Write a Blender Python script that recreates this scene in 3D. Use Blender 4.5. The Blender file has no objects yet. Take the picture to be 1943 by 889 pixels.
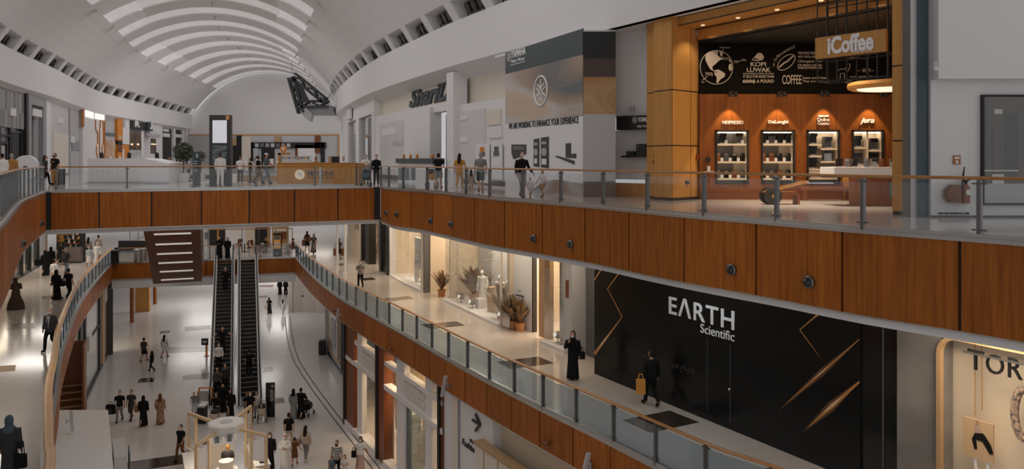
import bpy, bmesh, math, random
from mathutils import Vector, Matrix
random.seed(7)
C = bpy.context.scene.collection
S = bpy.context.scene
# ---------------------------------------------------------------- camera, world, exposure
EYE = 14.8; HZ = 302.0; F = 1450.0; CX = 971.5
L0, L1, L2 = 0.0, 6.93, 13.36
cam = bpy.data.cameras.new('camera'); cam.sensor_width = 36; cam.lens = 36 * F / 1943
cam.shift_y = -(444.5 - HZ) / 1943; cam.clip_end = 600; cam.clip_start = .1
co = bpy.data.objects.new('camera', cam); C.objects.link(co)
co.location = (0, 0, EYE); co.rotation_euler = (math.pi / 2, 0, 0); S.camera = co
w = bpy.data.worlds.new('world'); S.world = w; w.use_nodes = True
bg = w.node_tree.nodes['Background']; bg.inputs[0].default_value = (1.0, .985, .985, 1); bg.inputs[1].default_value = 1.65
S.view_settings.view_transform = 'Standard'; S.view_settings.look = 'None'
S.view_settings.exposure = -1.72; S.view_settings.gamma = 1.0; S.view_settings.use_curve_mapping = False
S.cycles.max_bounces = 8; S.cycles.diffuse_bounces = 4; S.cycles.glossy_bounces = 3
S.cycles.transparent_max_bounces = 16; S.cycles.transmission_bounces = 4
S.cycles.sample_clamp_indirect = 4.0; S.cycles.caustics_reflective = False; S.cycles.caustics_refractive = False

def area(name, loc, size, power, col=(1, 1, 1), rot=(0, 0, 0), sy=None, spread=None):
    l = bpy.data.lights.new(name, 'AREA'); l.energy = power; l.color = col
    l.shape = 'RECTANGLE'; l.size = size; l.size_y = sy or size
    if spread: l.spread = math.radians(spread)
    o = bpy.data.objects.new(name, l); C.objects.link(o); o.location = loc; o.rotation_euler = rot
    return o
def spot(name, loc, target, power, col, ang=50, blend=.3, r=.04):
    l = bpy.data.lights.new(name, 'SPOT'); l.energy = power; l.color = col; l.spot_size = math.radians(ang)
    l.spot_blend = blend; l.shadow_soft_size = r
    o = bpy.data.objects.new(name, l); C.objects.link(o); o.location = loc
    o.rotation_euler = (Vector(target) - Vector(loc)).to_track_quat('-Z', 'Y').to_euler()
    return o
WARM = (1, .72, .42); WARM2 = (1, .83, .62); COOL = (.93, .97, 1)
# added area lamps: skylight fill below the vault bands, then unseen fill under the slabs
for cx_, cy_, sz, pw in ((-8, 28, 13, 1900), (-18, 46, 15, 2700), (-27, 68, 16, 3600), (-35, 95, 17, 4400), (-39, 117, 14, 1700)):
    area('vault_fill', (cx_, cy_, EYE + 13.2), sz, pw, (1, .985, .98), sy=sz)
for x, y, pw in ((2.2, 28.5, 210), (-1.2, 35, 260), (-5.2, 42, 260), (-9, 50, 280), (-13, 58, 280)):
    area('soffit_fill', (x, y, 11.55), 3.0, pw, (1, .84, .64), sy=3.0)
area('soffit_fill', (5.6, 22.5, 11.55), 3.0, 150, (.86, .95, 1), sy=3.0)  # added cool lamp, tints the floor by the black hoarding
for x, y, pw in ((-15.5, 23, 160), (-22, 32, 260), (-29.5, 47, 330), (-33, 55, 330)):
    area('soffit_fill', (x, y, 11.5), 3.0, pw * 1.15, (1, .95, .88), sy=3.0)
area('soffit_fill', (-19, 46, 11.4), 6, 500, (1, .9, .78), sy=5)
for x, y, pw in ((-24, 70, 900), (-32, 78, 1200), (-20, 80, 900), (-27, 92, 1500), (-38, 95, 1300)):
    area('soffit_fill', (x, y, 5.5), 5, pw * .75, (1, .96, .92), sy=5)
for x, y, pw in ((-26, 100, 900), (-36, 88, 900), (-23, 78, 700), (-30, 70, 500)):
    area('soffit_fill', (x, y, 11.5), 5, pw * .6, (1, .9, .78), sy=5)

# ---------------------------------------------------------------- projection helpers (pixel + known plane -> place)
def W(px, py, z):
    s = (py - HZ) / (EYE - z); return Vector(((px - CX) / s, F / s, z))
def D(px, py, Y):
    return Vector(((px - CX) * Y / F, Y, EYE - (py - HZ) * Y / F))
def zat(py, Y): return EYE - (py - HZ) * Y / F

# ---------------------------------------------------------------- materials
MATS = {}
def srgb(c): return tuple(((v / 255 + .055) / 1.055) ** 2.4 if v > 10 else v / 255 / 12.92 for v in c)
def base(name):
    m = bpy.data.materials.new(name); m.use_nodes = True; n = m.node_tree.nodes; MATS[name] = m
    return m, n, m.node_tree.links, n['Principled BSDF']
def mat(name, col, rough=.5, metal=0, emit=0, ecol=None, spec=.5):
    if name in MATS: return MATS[name]
    m, n, l, b = base(name)
    b.inputs['Base Color'].default_value = (*col, 1); b.inputs['Roughness'].default_value = rough
    b.inputs['Metallic'].default_value = metal; b.inputs['Specular IOR Level'].default_value = spec
    if emit:
        b.inputs['Emission Color'].default_value = (*(ecol or col), 1); b.inputs['Emission Strength'].default_value = emit
    return m
def nd(n, t, **k):
    x = n.new(t)
    for a, v in k.items(): setattr(x, a, v)
    return x
def coords(n, l, sc):
    g = nd(n, 'ShaderNodeNewGeometry'); mp = nd(n, 'ShaderNodeMapping'); mp.inputs['Scale'].default_value = sc
    l.new(g.outputs['Position'], mp.inputs['Vector']); return mp.outputs['Vector'], g
def ramp(n, cols):
    r = nd(n, 'ShaderNodeValToRGB'); e = r.color_ramp.elements
    while len(e) < len(cols): e.new(.5)
    for k, (p, c) in enumerate(cols): e[k].position = p; e[k].color = (*c, 1)
    return r
def mat_wood(name, c1, c2, rough=.38, sc=(7, 7, .35), isl=.35):
    m, n, l, b = base(name); v, g = coords(n, l, sc)
    t = nd(n, 'ShaderNodeTexNoise'); t.inputs['Scale'].default_value = 1.6; t.inputs['Detail'].default_value = 6
    t.inputs['Roughness'].default_value = .65; l.new(v, t.inputs['Vector'])
    r = ramp(n, [(.3, c1), (.72, c2)]); l.new(t.outputs['Fac'], r.inputs[0])
    mx = nd(n, 'ShaderNodeMix', data_type='RGBA', blend_type='MULTIPLY'); mx.inputs[0].default_value = 1
    mr = nd(n, 'ShaderNodeMapRange'); mr.inputs[3].default_value = 1 - isl; mr.inputs[4].default_value = 1 + isl * .4
    l.new(g.outputs['Random Per Island'], mr.inputs[0])
    l.new(r.outputs[0], mx.inputs[6]); l.new(mr.outputs[0], mx.inputs[7]); l.new(mx.outputs[2], b.inputs['Base Color'])
    b.inputs['Roughness'].default_value = rough; b.inputs['Specular IOR Level'].default_value = .22
    return m
def mat_noise(name, c1, c2, scale=3, rough=.5, sc=(1, 1, 1), detail=4, metal=0, lo=.35, hi=.65):
    m, n, l, b = base(name); v, g = coords(n, l, sc)
    t = nd(n, 'ShaderNodeTexNoise'); t.inputs['Scale'].default_value = scale; t.inputs['Detail'].default_value = detail
    l.new(v, t.inputs['Vector']); r = ramp(n, [(lo, c1), (hi, c2)]); l.new(t.outputs['Fac'], r.inputs[0])
    l.new(r.outputs[0], b.inputs['Base Color']); b.inputs['Roughness'].default_value = rough; b.inputs['Metallic'].default_value = metal
    return m
def mat_floor(name, c, c2, rough=.13, cell=1.2, seam=.75):
    m, n, l, b = base(name); v, g = coords(n, l, (1, 1, 1))
    rot = nd(n, 'ShaderNodeVectorRotate'); rot.inputs['Angle'].default_value = .52; l.new(v, rot.inputs['Vector'])
    br = nd(n, 'ShaderNodeTexBrick'); br.offset = 0; br.inputs['Scale'].default_value = 1; br.inputs['Mortar Size'].default_value = .006
    br.inputs['Brick Width'].default_value = cell; br.inputs['Row Height'].default_value = cell
    br.inputs['Color1'].default_value = (*c, 1); br.inputs['Color2'].default_value = (*c2, 1)
    br.inputs['Mortar'].default_value = (*[x * seam for x in c], 1); l.new(rot.outputs[0], br.inputs['Vector'])
    l.new(br.outputs['Color'], b.inputs['Base Color'])
    b.inputs['Roughness'].default_value = rough; b.inputs['Specular IOR Level'].default_value = .75
    return m
def mat_glass(name, tint=(.9, .95, .96), refl=.10, cover=.05, ccol=(.75, .78, .8)):
    m, n, l, b = base(name); n.remove(b); out = n['Material Output']
    tr = nd(n, 'ShaderNodeBsdfTransparent'); tr.inputs[0].default_value = (*tint, 1)
    gl = nd(n, 'ShaderNodeBsdfGlossy'); gl.inputs['Roughness'].default_value = .03
    lw = nd(n, 'ShaderNodeLayerWeight'); lw.inputs['Blend'].default_value = .25
    mr = nd(n, 'ShaderNodeMapRange'); mr.inputs[3].default_value = refl; mr.inputs[4].default_value = min(1, refl * 4)
    l.new(lw.outputs['Fresnel'], mr.inputs[0])
    df = nd(n, 'ShaderNodeBsdfDiffuse'); df.inputs[0].default_value = (*ccol, 1)
    m0 = nd(n, 'ShaderNodeMixShader'); m0.inputs[0].default_value = cover; l.new(tr.outputs[0], m0.inputs[1]); l.new(df.outputs[0], m0.inputs[2])
    m1 = nd(n, 'ShaderNodeMixShader'); l.new(mr.outputs[0], m1.inputs[0]); l.new(m0.outputs[0], m1.inputs[1]); l.new(gl.outputs[0], m1.inputs[2])
    l.new(m1.outputs[0], out.inputs['Surface']); return m
def emis(name, col, s):
    m, n, l, b = base(name); b.inputs['Base Color'].default_value = (*[min(1, x) * .8 for x in col], 1)
    b.inputs['Emission Color'].default_value = (*col, 1); b.inputs['Emission Strength'].default_value = s; return m

M_white = mat('white_plaster', (.80, .785, .785), .7)
M_white2 = mat('white_panel', (.82, .80, .80), .45)
M_offw = mat('offwhite_warm', (.78, .70, .60), .5)
M_grey = mat('grey_panel', (.33, .33, .35), .4)
M_lgrey = mat('light_grey', (.52, .51, .52), .45)
M_dgrey = mat('dark_grey', (.10, .10, .105), .45)
M_black = mat('black_matt', (.012, .012, .011), .5)
M_blackg = mat('black_gloss', (.012, .012, .012), .12)
M_steel = mat('brushed_steel', (.55, .54, .52), .32, 1)
M_steeld = mat('dark_steel', (.20, .20, .20), .35, 1)
M_teal = mat('slate_teal', (.045, .062, .068), .5)
M_tealg = mat('teal_grey', (.12, .15, .16), .5)
M_wood = mat_wood('fascia_wood', (.24, .064, .008), (.49, .154, .021), .45, isl=.2)
M_woodl = mat_wood('light_oak', (.50, .235, .060), (.62, .315, .090), isl=.1)
M_woodd = mat_wood('walnut_wall', (.17, .050, .010), (.30, .100, .022), isl=.1)
M_rail = mat_wood('handrail_wood', (.36, .16, .05), (.50, .24, .085), .25, (1, 1, 3), .05)
M_brown = mat('brown_cladding', (.19, .055, .014), .4)
M_orange = mat('orange', (.72, .24, .02), .4)
M_copper = mat('copper', (.62, .22, .04), .3, .6)
M_tan = mat('tan', (.48, .30, .15), .5)
M_floor2 = mat_floor('floor_upper', (.64, .60, .58), (.62, .58, .56), .10)
M_floor1 = mat_floor('floor_middle', (.63, .56, .50), (.60, .53, .47), .10)
M_floor0 = mat_floor('floor_lower', (.69, .665, .655), (.66, .635, .625), .17, 1.6)
M_tile = mat('dark_tile', (.05, .035, .026), .12, 0, 0, None, .7)
M_tileb = mat('brown_tile', (.17, .115, .08), .18)
M_glass = mat_glass('balustrade_glass', (.95, .97, .975), .04, .02)
M_glassb = mat_glass('bluish_glass', (.74, .82, .88), .035, .07, (.42, .52, .60))
M_shopglass = mat_glass('shop_glass', (.95, .96, .96), .06, .03)
M_glow = emis('skylight_panel', (1, .975, .975), .66)
M_light = emis('lamp_white', (1, .95, .88), 2.4)
M_lightw = emis('lamp_warm', (1, .72, .42), 3.0)
M_screen = emis('screen_white', (.92, .95, 1), .75)
M_skin = mat('skin_light', (.50, .27, .17), .5); M_skind = mat('skin_tan', (.30, .14, .075), .5)
M_text = mat('text_white', (.85, .83, .82), .4)
M_textd = mat('text_dark', (.03, .03, .032), .5)
M_leaf = mat_noise('leaf', (.035, .05, .03), (.10, .12, .075), 9, .55)
M_leafd = mat_noise('leaf_dry', (.12, .075, .035), (.30, .19, .10), 9, .6)
M_terra = mat('terracotta', (.42, .19, .07), .6)
def cloth(name, c, r=.85): return mat('cloth_' + name, c, r, 0, 0, None, .15)
K_black = cloth('black', (.012, .012, .012)); K_white = cloth('white', (.78, .75, .72)); K_char = cloth('charcoal', (.055, .052, .055))
K_grey = cloth('grey', (.25, .24, .24)); K_tan = cloth('tan', (.42, .21, .07)); K_jean = cloth('denim', (.13, .17, .21))
K_brown = cloth('brown', (.16, .065, .028)); K_yell = cloth('mustard', (.52, .25, .045)); K_pink = cloth('dusty_pink', (.50, .34, .28))
K_teal = cloth('teal', (.09, .13, .15)); K_hair = cloth('hair', (.02, .014, .01), .5); K_lblue = cloth('pale_blue', (.50, .56, .62))
K_beige = cloth('beige', (.52, .42, .33)); K_gown = cloth('gown', (.075, .05, .04)); K_greyhair = cloth('grey_hair', (.35, .33, .32))
def mat_stripe():
    m, n, l, b = base('cloth_stripes'); t = nd(n, 'ShaderNodeTexCoord'); wv = nd(n, 'ShaderNodeTexWave', bands_direction='Z')
    wv.inputs['Scale'].default_value = 4.2; l.new(t.outputs['Object'], wv.inputs['Vector'])
    r = ramp(n, [(.45, (.02, .02, .02)), (.55, (.75, .72, .7))]); l.new(wv.outputs['Fac'], r.inputs[0]); l.new(r.outputs[0], b.inputs['Base Color'])
    b.inputs['Roughness'].default_value = .9; return m
K_stripe = mat_stripe()
K_print = mat_noise('cloth_print', (.16, .07, .03), (.55, .36, .22), 14, .85)
K_print2 = mat_noise('cloth_print_dark', (.02, .02, .02), (.16, .13, .11), 14, .85)

# ---------------------------------------------------------------- mesh builder
class MB:
    def __init__(s): s.v = []; s.f = []; s.m = []; s.cur = 0
    def add(s, vs, fs):
        o = len(s.v); s.v += [tuple(v) for v in vs]
        for f in fs: s.f.append([i + o for i in f]); s.m.append(s.cur)
        return s
    def quad(s, a, b, c, d): return s.add([a, b, c, d], [(0, 1, 2, 3)])
    def hexa(s, p): # 4 bottom, 4 top
        return s.add(p, [(3, 2, 1, 0), (4, 5, 6, 7), (0, 1, 5, 4), (1, 2, 6, 5), (2, 3, 7, 6), (3, 0, 4, 7)])
    def box(s, c, d, rz=0):
        ca, sa = math.cos(rz), math.sin(rz); P = []
        for z in (-1, 1):
            for x, y in ((-1, -1), (1, -1), (1, 1), (-1, 1)):
                X, Y = x * d[0] / 2, y * d[1] / 2; P.append((c[0] + X * ca - Y * sa, c[1] + X * sa + Y * ca, c[2] + z * d[2] / 2))
        return s.hexa(P)
    def bar(s, a, b, wd, ht=None, up=(0, 0, 1)):
        a, b = Vector(a), Vector(b); d = (b - a).normalized(); u = Vector(up)
        x = d.cross(u)
        if x.length < 1e-4: x = d.cross(Vector((0, 1, 0)))
        x.normalize(); y = x.cross(d); ht = ht or wd; P = []
        for p in (a, b):
            for i, j in ((-1, -1), (1, -1), (1, 1), (-1, 1)): P.append(p + x * i * wd / 2 + y * j * ht / 2)
        return s.hexa(P)
    def tube(s, pts, rad, n=8, cap=True, closed=False):
        pts = [Vector(p) for p in pts]; k = len(pts); rad = rad if isinstance(rad, (list, tuple)) else [rad] * k; o = len(s.v); x = None
        for i, p in enumerate(pts):
            a, b = pts[max(i - 1, 0)], pts[min(i + 1, k - 1)]
            if closed: a, b = pts[i - 1], pts[(i + 1) % k]
            d = (b - a).normalized() if (b - a).length > 1e-9 else Vector((0, 0, 1))
            if x is None:
                x = d.cross(Vector((0, 0, 1)))
                if x.length < .05: x = d.cross(Vector((0, 1, 0)))
            else: x = x - d * x.dot(d)
            x = x.normalized(); y = d.cross(x)
            for j in range(n):
                t = 2 * math.pi * j / n; s.v.append(tuple(p + (x * math.cos(t) + y * math.sin(t)) * rad[i]))
        for i in range(k if closed else k - 1):
            for j in range(n):
                a = o + i * n; b = o + ((i + 1) % k) * n; s.f.append([a + j, a + (j + 1) % n, b + (j + 1) % n, b + j]); s.m.append(s.cur)
        if cap and not closed:
            s.f.append([o + j for j in range(n)][::-1]); s.f.append([o + (k - 1) * n + j for j in range(n)]); s.m += [s.cur] * 2
        return s
    def loft(s, rings, n=16, pw=2.0): # rings (cx,cy,z,rx,ry)
        o = len(s.v); k = len(rings)
        for cx, cy, z, rx, ry in rings:
            for j in range(n):
                t = 2 * math.pi * j / n; c_, s_ = math.cos(t), math.sin(t)
                s.v.append((cx + rx * math.copysign(abs(c_) ** (2 / pw), c_), cy + ry * math.copysign(abs(s_) ** (2 / pw), s_), z))
        for i in range(k - 1):
            for j in range(n):
                a, b = o + i * n, o + (i + 1) * n; s.f.append([a + j, a + (j + 1) % n, b + (j + 1) % n, b + j]); s.m.append(s.cur)
        s.f.append([o + j for j in range(n)][::-1]); s.f.append([o + (k - 1) * n + j for j in range(n)]); s.m += [s.cur] * 2
        return s
    def ball(s, c, r, n=12, k=8):
        r = r if isinstance(r, (list, tuple)) else (r, r, r)
        return s.loft([(c[0], c[1], c[2] - r[2] * math.cos(math.pi * i / k), max(1e-4, r[0] * math.sin(math.pi * i / k)), max(1e-4, r[1] * math.sin(math.pi * i / k))) for i in range(k + 1)], n)
    def cyl(s, c, r, z0, z1, n=16, r2=None): return s.loft([(c[0], c[1], z0, r, r), (c[0], c[1], z1, r2 or r, r2 or r)], n)
    def prism(s, poly, z0, z1):
        k = len(poly); a = sum(poly[i][0] * poly[(i + 1) % k][1] - poly[(i + 1) % k][0] * poly[i][1] for i in range(k))
        if a < 0: poly = poly[::-1]
        return s.add([(p[0], p[1], z0) for p in poly] + [(p[0], p[1], z1) for p in poly],
              [tuple(range(k))[::-1], tuple(range(k, 2 * k))] + [(i, (i + 1) % k, k + (i + 1) % k, k + i) for i in range(k)])
    def plate(s, pts2, org, dx, nrm, th): # 2-D outline (u along dx, v up) standing on a wall, given thickness
        org, dx, nrm = Vector(org), Vector(dx), Vector(nrm); k = len(pts2)
        a = sum(pts2[i][0] * pts2[(i + 1) % k][1] - pts2[(i + 1) % k][0] * pts2[i][1] for i in range(k))
        if a < 0: pts2 = pts2[::-1]
        A = [org + dx * u + Vector((0, 0, v)) for u, v in pts2]; B = [p + nrm * th for p in A]
        return s.add(A + B, [tuple(range(k))[::-1], tuple(range(k, 2 * k))] + [(i, (i + 1) % k, k + (i + 1) % k, k + i) for i in range(k)])
    def mesh(s, name, mats, smooth=False):
        me = bpy.data.meshes.new(name); me.from_pydata(s.v, [], s.f); mats = mats if isinstance(mats, (list, tuple)) else [mats]
        for m in mats: me.materials.append(m)
        if len(mats) > 1: me.polygons.foreach_set('material_index', s.m)
        if smooth:
            me.polygons.foreach_set('use_smooth', [True] * len(me.polygons))
            if smooth != 2: me.set_sharp_from_angle(angle=math.radians(40))
        me.update(); return me
def link(name, data, parent=None):
    o = bpy.data.objects.new(name, data); C.objects.link(o)
    if parent: o.parent = parent
    return o
def obj(name, mb, mats, parent=None, smooth=False, loc=None, rz=0):
    o = link(name, mb.mesh(name, mats, smooth), parent)
    if loc is not None: o.location = loc
    o.rotation_euler.z = rz; return o
def tag(o, label, cat, group=None):
    o['label'] = label; o['category'] = cat
    if group: o['group'] = group
    return o
def thing(name, label, cat, loc=(0, 0, 0), rz=0, group=None):
    o = link(name, None); o.empty_display_size = .2; o.location = loc; o.rotation_euler.z = rz
    return tag(o, label, cat, group)
def struct(name, mb, mats, smooth=False):
    o = obj(name, mb, mats, None, smooth); o['kind'] = 'structure'; return o
def dup(root, loc=None, rz=None, label=None, group=None):
    def cp(o, par):
        c = o.copy(); C.objects.link(c)
        if par: c.parent = par
        for ch in o.children: cp(ch, c)
        return c
    r = cp(root, None)
    if loc is not None: r.location = loc
    if rz is not None: r.rotation_euler.z = rz
    if label: r['label'] = label
    if group: r['group'] = group
    return r
ORD = 'first second third fourth fifth sixth seventh eighth ninth tenth eleventh twelfth thirteenth fourteenth fifteenth sixteenth seventeenth eighteenth nineteenth twentieth'.split()
ORD += ['twenty-' + o for o in ORD[:9]]
# ---------------------------------------------------------------- plan curves
def crom(P, step=.5):
    P = [Vector(p[:2]) for p in P]; Q = [P[0] * 2 - P[1]] + P + [P[-1] * 2 - P[-2]]; out = []
    for i in range(1, len(Q) - 2):
        k = max(1, int((Q[i + 1] - Q[i]).length / step))
        for j in range(k):
            t = j / k; a, b, c, d = Q[i - 1:i + 3]
            out.append(.5 * ((2 * b) + (c - a) * t + (2 * a - 5 * b + 4 * c - d) * t * t + (3 * b - a - 3 * c + d) * t ** 3))
    out.append(P[-1]); return out
class Path: # arclength curve; n(s) points to the right of travel turned to face the atrium when travelling with growing px
    def __init__(s, pts): 
        s.p = pts; s.L = [0]
        for a, b in zip(pts, pts[1:]): s.L.append(s.L[-1] + (b - a).length)
        s.len = s.L[-1]
    def at(s, d):
        d = min(max(d, 0), s.len - 1e-6)
        lo, hi = 0, len(s.L) - 2
        while lo < hi:
            m = (lo + hi + 1) // 2
            if s.L[m] <= d: lo = m
            else: hi = m - 1
        a, b = s.p[lo], s.p[lo + 1]; return a + (b - a) * ((d - s.L[lo]) / max(1e-9, s.L[lo + 1] - s.L[lo]))
    def dir(s, d): return (s.at(min(d + .25, s.len)) - s.at(max(d - .25, 0))).normalized()
    def nrm(s, d): t = s.dir(d); return Vector((t.y, -t.x))
    def px(s, px): # arclength where the view column meets the curve
        k = (px - CX) / F
        for i, (a, b) in enumerate(zip(s.p, s.p[1:])):
            fa, fb = a.x - k * a.y, b.x - k * b.y
            if fa * fb <= 0 and fa != fb: return s.L[i] + (b - a).length * fa / (fa - fb)
        return 0 if abs(s.p[0].x / s.p[0].y - k) < abs(s.p[-1].x / s.p[-1].y - k) else s.len
    def Y(s, px): return s.at(s.px(px)).y
    def z(s, px, py): return zat(py, s.Y(px))
    def off(s, d, o): return s.at(d) + s.nrm(d) * o
    def slab(s, mb, d0, d1, z0, z1, o0, o1, step=1.0, z0b=None, z1b=None): # wall piece between two arclengths, back offset o0, front o1
        k = max(1, int(math.ceil(abs(d1 - d0) / step))); z0b = z0 if z0b is None else z0b; z1b = z1 if z1b is None else z1b; R = []
        for i in range(k + 1):
            t = i / k; d = d0 + (d1 - d0) * t; a, b = s.off(d, o0), s.off(d, o1); za, zb = z0 + (z0b - z0) * t, z1 + (z1b - z1) * t
            R.append([(a.x, a.y, za), (b.x, b.y, za), (b.x, b.y, zb), (a.x, a.y, zb)])
        fs = [(3, 2, 1, 0), tuple(4 * k + j for j in range(4))]
        for i in range(k):
            for j in range(4): fs.append((4 * i + j, 4 * i + (j + 1) % 4, 4 * i + 4 + (j + 1) % 4, 4 * i + 4 + j))
        mb.add([v for r in R for v in r], fs); return mb
    def rect(s, mb, p0, p1, y0, y1, o0=0, o1=.05): # piece given by picture columns and its top/bottom at the first column
        d0, d1 = s.px(p0), s.px(p1); Y = s.at(d0).y; return s.slab(mb, d0, d1, zat(y1, Y), zat(y0, Y), o0, o1)
def text_mesh(body, h=None, wd=None, ext=.012, bold=0, shear=0, spacing=1.0):
    cu = bpy.data.curves.new('lettering', 'FONT'); cu.body = body; cu.extrude = ext; cu.offset = bold; cu.shear = shear; cu.space_character = spacing
    cu.resolution_u = 3
    o = bpy.data.objects.new('lettering', cu); C.objects.link(o); bpy.context.view_layer.update()
    me = bpy.data.meshes.new_from_object(o.evaluated_get(bpy.context.evaluated_depsgraph_get()))
    bpy.data.objects.remove(o); bpy.data.curves.remove(cu)
    xs = [v.co.x for v in me.vertices]; ys = [v.co.y for v in me.vertices]
    if not xs: return me
    x0, x1, y0, y1 = min(xs), max(xs), min(ys), max(ys); sy = h / (y1 - y0) if h else None; sx = wd / (x1 - x0) if wd else sy
    sy = sy or sx
    for v in me.vertices: v.co.x = (v.co.x - x0) * sx; v.co.y = (v.co.y - y0) * sy
    me.materials.clear(); return me
def put_text(name, body, org, dx, m, h=None, wd=None, parent=None, **k): # lettering standing on a wall: org = lower left corner, dx = reading direction in plan
    me = text_mesh(body, h, wd, **k); me.materials.append(m); dx = Vector((dx[0], dx[1], 0)).normalized(); n = Vector((dx.y, -dx.x, 0))
    M = Matrix(((dx.x, 0, n.x, org[0]), (dx.y, 0, n.y, org[1]), (0, 1, 0, org[2]), (0, 0, 0, 1)))
    o = link(name, me, parent)
    if parent: M = parent_matrix(parent).inverted() @ M
    o.matrix_basis = M
    return o
def parent_matrix(p):
    m = p.matrix_basis.copy(); m = Matrix.LocRotScale(p.location, p.rotation_euler, p.scale)
    return m if not p.parent else parent_matrix(p.parent) @ m
def wall_text(path, body, p0, p1, yb, yt, m, name='lettering', parent=None, off=.06, **k):
    d0, d1 = path.px(p0), path.px(p1); a, b = path.off(d0, off), path.off(d1, off); dx = b - a
    return put_text(name, body, (a.x, a.y, zat(yb, path.at(d0).y)), dx, m, zat(yt, path.at(d0).y) - zat(yb, path.at(d0).y), dx.length, parent, **k)
R2 = Path(crom([(-6.95, 40), (-5.55, 36.4), (-3.93, 34.25), (-1.84, 30.2), (-.77, 28.15), (.30, 26.6), (1.5, 24.8), (2.6, 23.1), (3.63, 21.1), (4.74, 19.2), (5.92, 17.45), (7.05, 15.57), (8.34, 13.95), (8.78, 13.35), (10.0, 11.4), (11.6, 8.2)]))
B2 = Path(crom([(-20.8, 34.0), (-6.95, 40)]))
LF2 = Path(crom([(-8.0, 11), (-11.56, 17.26), (-13.5, 20.5), (-16.8, 26.1), (-19.1, 30.6), (-20.8, 34.0)]))
R1 = Path(crom([(-17.4, 61.5), (-13.8, 52.5), (-10, 44), (-7.3, 38.9), (-4.2, 33.3), (-2, 29.2), (.26, 25.3), (2.56, 21.6), (3.7, 19.7), (4.9, 17.8), (5.8, 16.8), (7.4, 14.2), (9.4, 11)]))
LF1 = Path(crom([(-7.6, 11.5), (-10.1, 16.7), (-11.2, 18.5), (-13.8, 22.8), (-15.5, 25.9), (-18.5, 31.3), (-23.05, 40.4), (-25.9, 46.9), (-30.4, 58)]))
B1 = Path(crom([(-30.4, 58), (-17.4, 61.5)]))
F2R = Path(crom([(-28, 130), (-24.5, 112), (-20, 89), (-11.7, 63), (-4.3, 45.7), (-.41, 38), (4.97, 28.2), (9.9, 19.9), (14.5, 12)], 1))
F2L = Path(crom([(-20, 14), (-25.4, 26), (-30, 40), (-34.8, 52), (-39, 64.4), (-44, 77.7), (-47.5, 89), (-51.8, 112), (-55, 130)], 1))
F1R = Path(crom([(-22, 92), (-15, 68), (-11.1, 58.5), (-8.3, 51.9), (-6.5, 47.7), (-3.5, 42), (-.59, 36), (1.3, 32.8), (3.03, 29.6)], .6))
FE = Path([Vector((3.03, 28.1)), Vector((5.0, 24.66)), Vector((8.47, 18.6)), Vector((8.96, 17.76)), Vector((9.44, 16.9)), Vector((10.3, 15.4)), Vector((13.5, 9.8))])
F1L = Path(crom([(-24, 28), (-28, 38), (-30.8, 46), (-32.8, 51), (-34.6, 55.8), (-35.5, 58.5)], .6))
# ================================================================ STRUCTURE
def V2(p): return (p[0], p[1])
g = MB(); g.prism([(-75, 5), (30, 5), (30, 135), (-75, 135)], -.3, 0); struct('floor_ground', g, M_floor0)
far_edge = [V2(p) for p in B1.p]
bl, br = Vector((-20.8, 34.0)), Vector((-6.95, 40)); bn = Vector((-.4, .917))
def slab(name, poly, z, th, m):
    a = MB(); a.prism(poly, z - th, z); a.cur = 1; k = len(a.v)
    o = struct(name, a, [m, M_white])
    for p in o.data.polygons: p.material_index = 0 if p.normal.z > .5 else 1
    return o
slab('floor_upper_right', [V2(p) for p in R2.p] + [(30, 8.2), (30, 60), (-8, 80), (-24, 132), (-33, 132), (-24, 88), (-15.5, 61), (-11, 49.2)], L2, 1.55, M_floor2)
slab('floor_upper_bridge', [V2(bl), V2(br), V2(br + bn * 10), V2(bl + bn * 10)], L2, 1.55, M_floor2)
slab('floor_upper_left', [V2(p) for p in LF2.p] + [(-24.8, 43.2), (-33, 62), (-40, 88), (-50, 132), (-70, 132), (-60, 60), (-40, 11)], L2, 1.55, M_floor2)
slab('floor_upper_far', [(-36, 76), (-20.3, 76), (-33, 132), (-50, 132), (-40, 88)], L2 - .002, 1.55, M_floor2)
slab('floor_middle_right', [V2(p) for p in R1.p] + [(30, 11), (30, 95), (-17.4, 95)], L1, 1.1, M_floor1)
slab('floor_middle_left', [V2(p) for p in LF1.p] + [(-33, 95), (-70, 95), (-70, 40), (-40, 11.5)], L1, 1.1, M_floor1)
slab('floor_middle_far', far_edge + [(-17.4, 95), (-33, 95)], L1 - .002, 1.1, M_floor1)
# wood fascias: panels of one run with dark open joints
def fascia(name, path, z, h, pw, d0=0, d1=None, soff=True):
    d1 = path.len if d1 is None else d1; n = max(1, round((d1 - d0) / pw)); a = MB()
    for i in range(n):
        s0 = d0 + (d1 - d0) * i / n; s1 = d0 + (d1 - d0) * (i + 1) / n
        path.slab(a, s0 + .03, s1 - .03, z - h, z - .05, .03, .10, .8)
    a.cur = 1; path.slab(a, d0, d1, z - h + .01, z - .06, .01, .03, .6)
    a.cur = 2; path.slab(a, d0, d1, z - .055, z + .02, -.2, .12, .6)
    path.slab(a, d0, d1, z - h - .035, z - h, -.3, .10, .6)
    return struct(name, a, [M_wood, M_black, M_steel])
fascia('trim_1', R2, L2, 1.7, 2.2, 1.0); fascia('trim_2', B2, L2, 1.7, 2.32); fascia('trim_3', LF2, L2, 1.7, 2.2, 0, LF2.len - .5)
fascia('trim_4', R1, L1, 1.21, 1.72); fascia('trim_5', LF1, L1, 1.21, 1.8)
fascia('trim_6', B1, L1, 1.21, 3.3)
a = MB(); B1.slab(a, -0, B1.len, L1 - 1.95, L1 - 1.25, -1.2, .0, 2); struct('trim_7', a, M_white)   # pale soffit drop below the far landing
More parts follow.
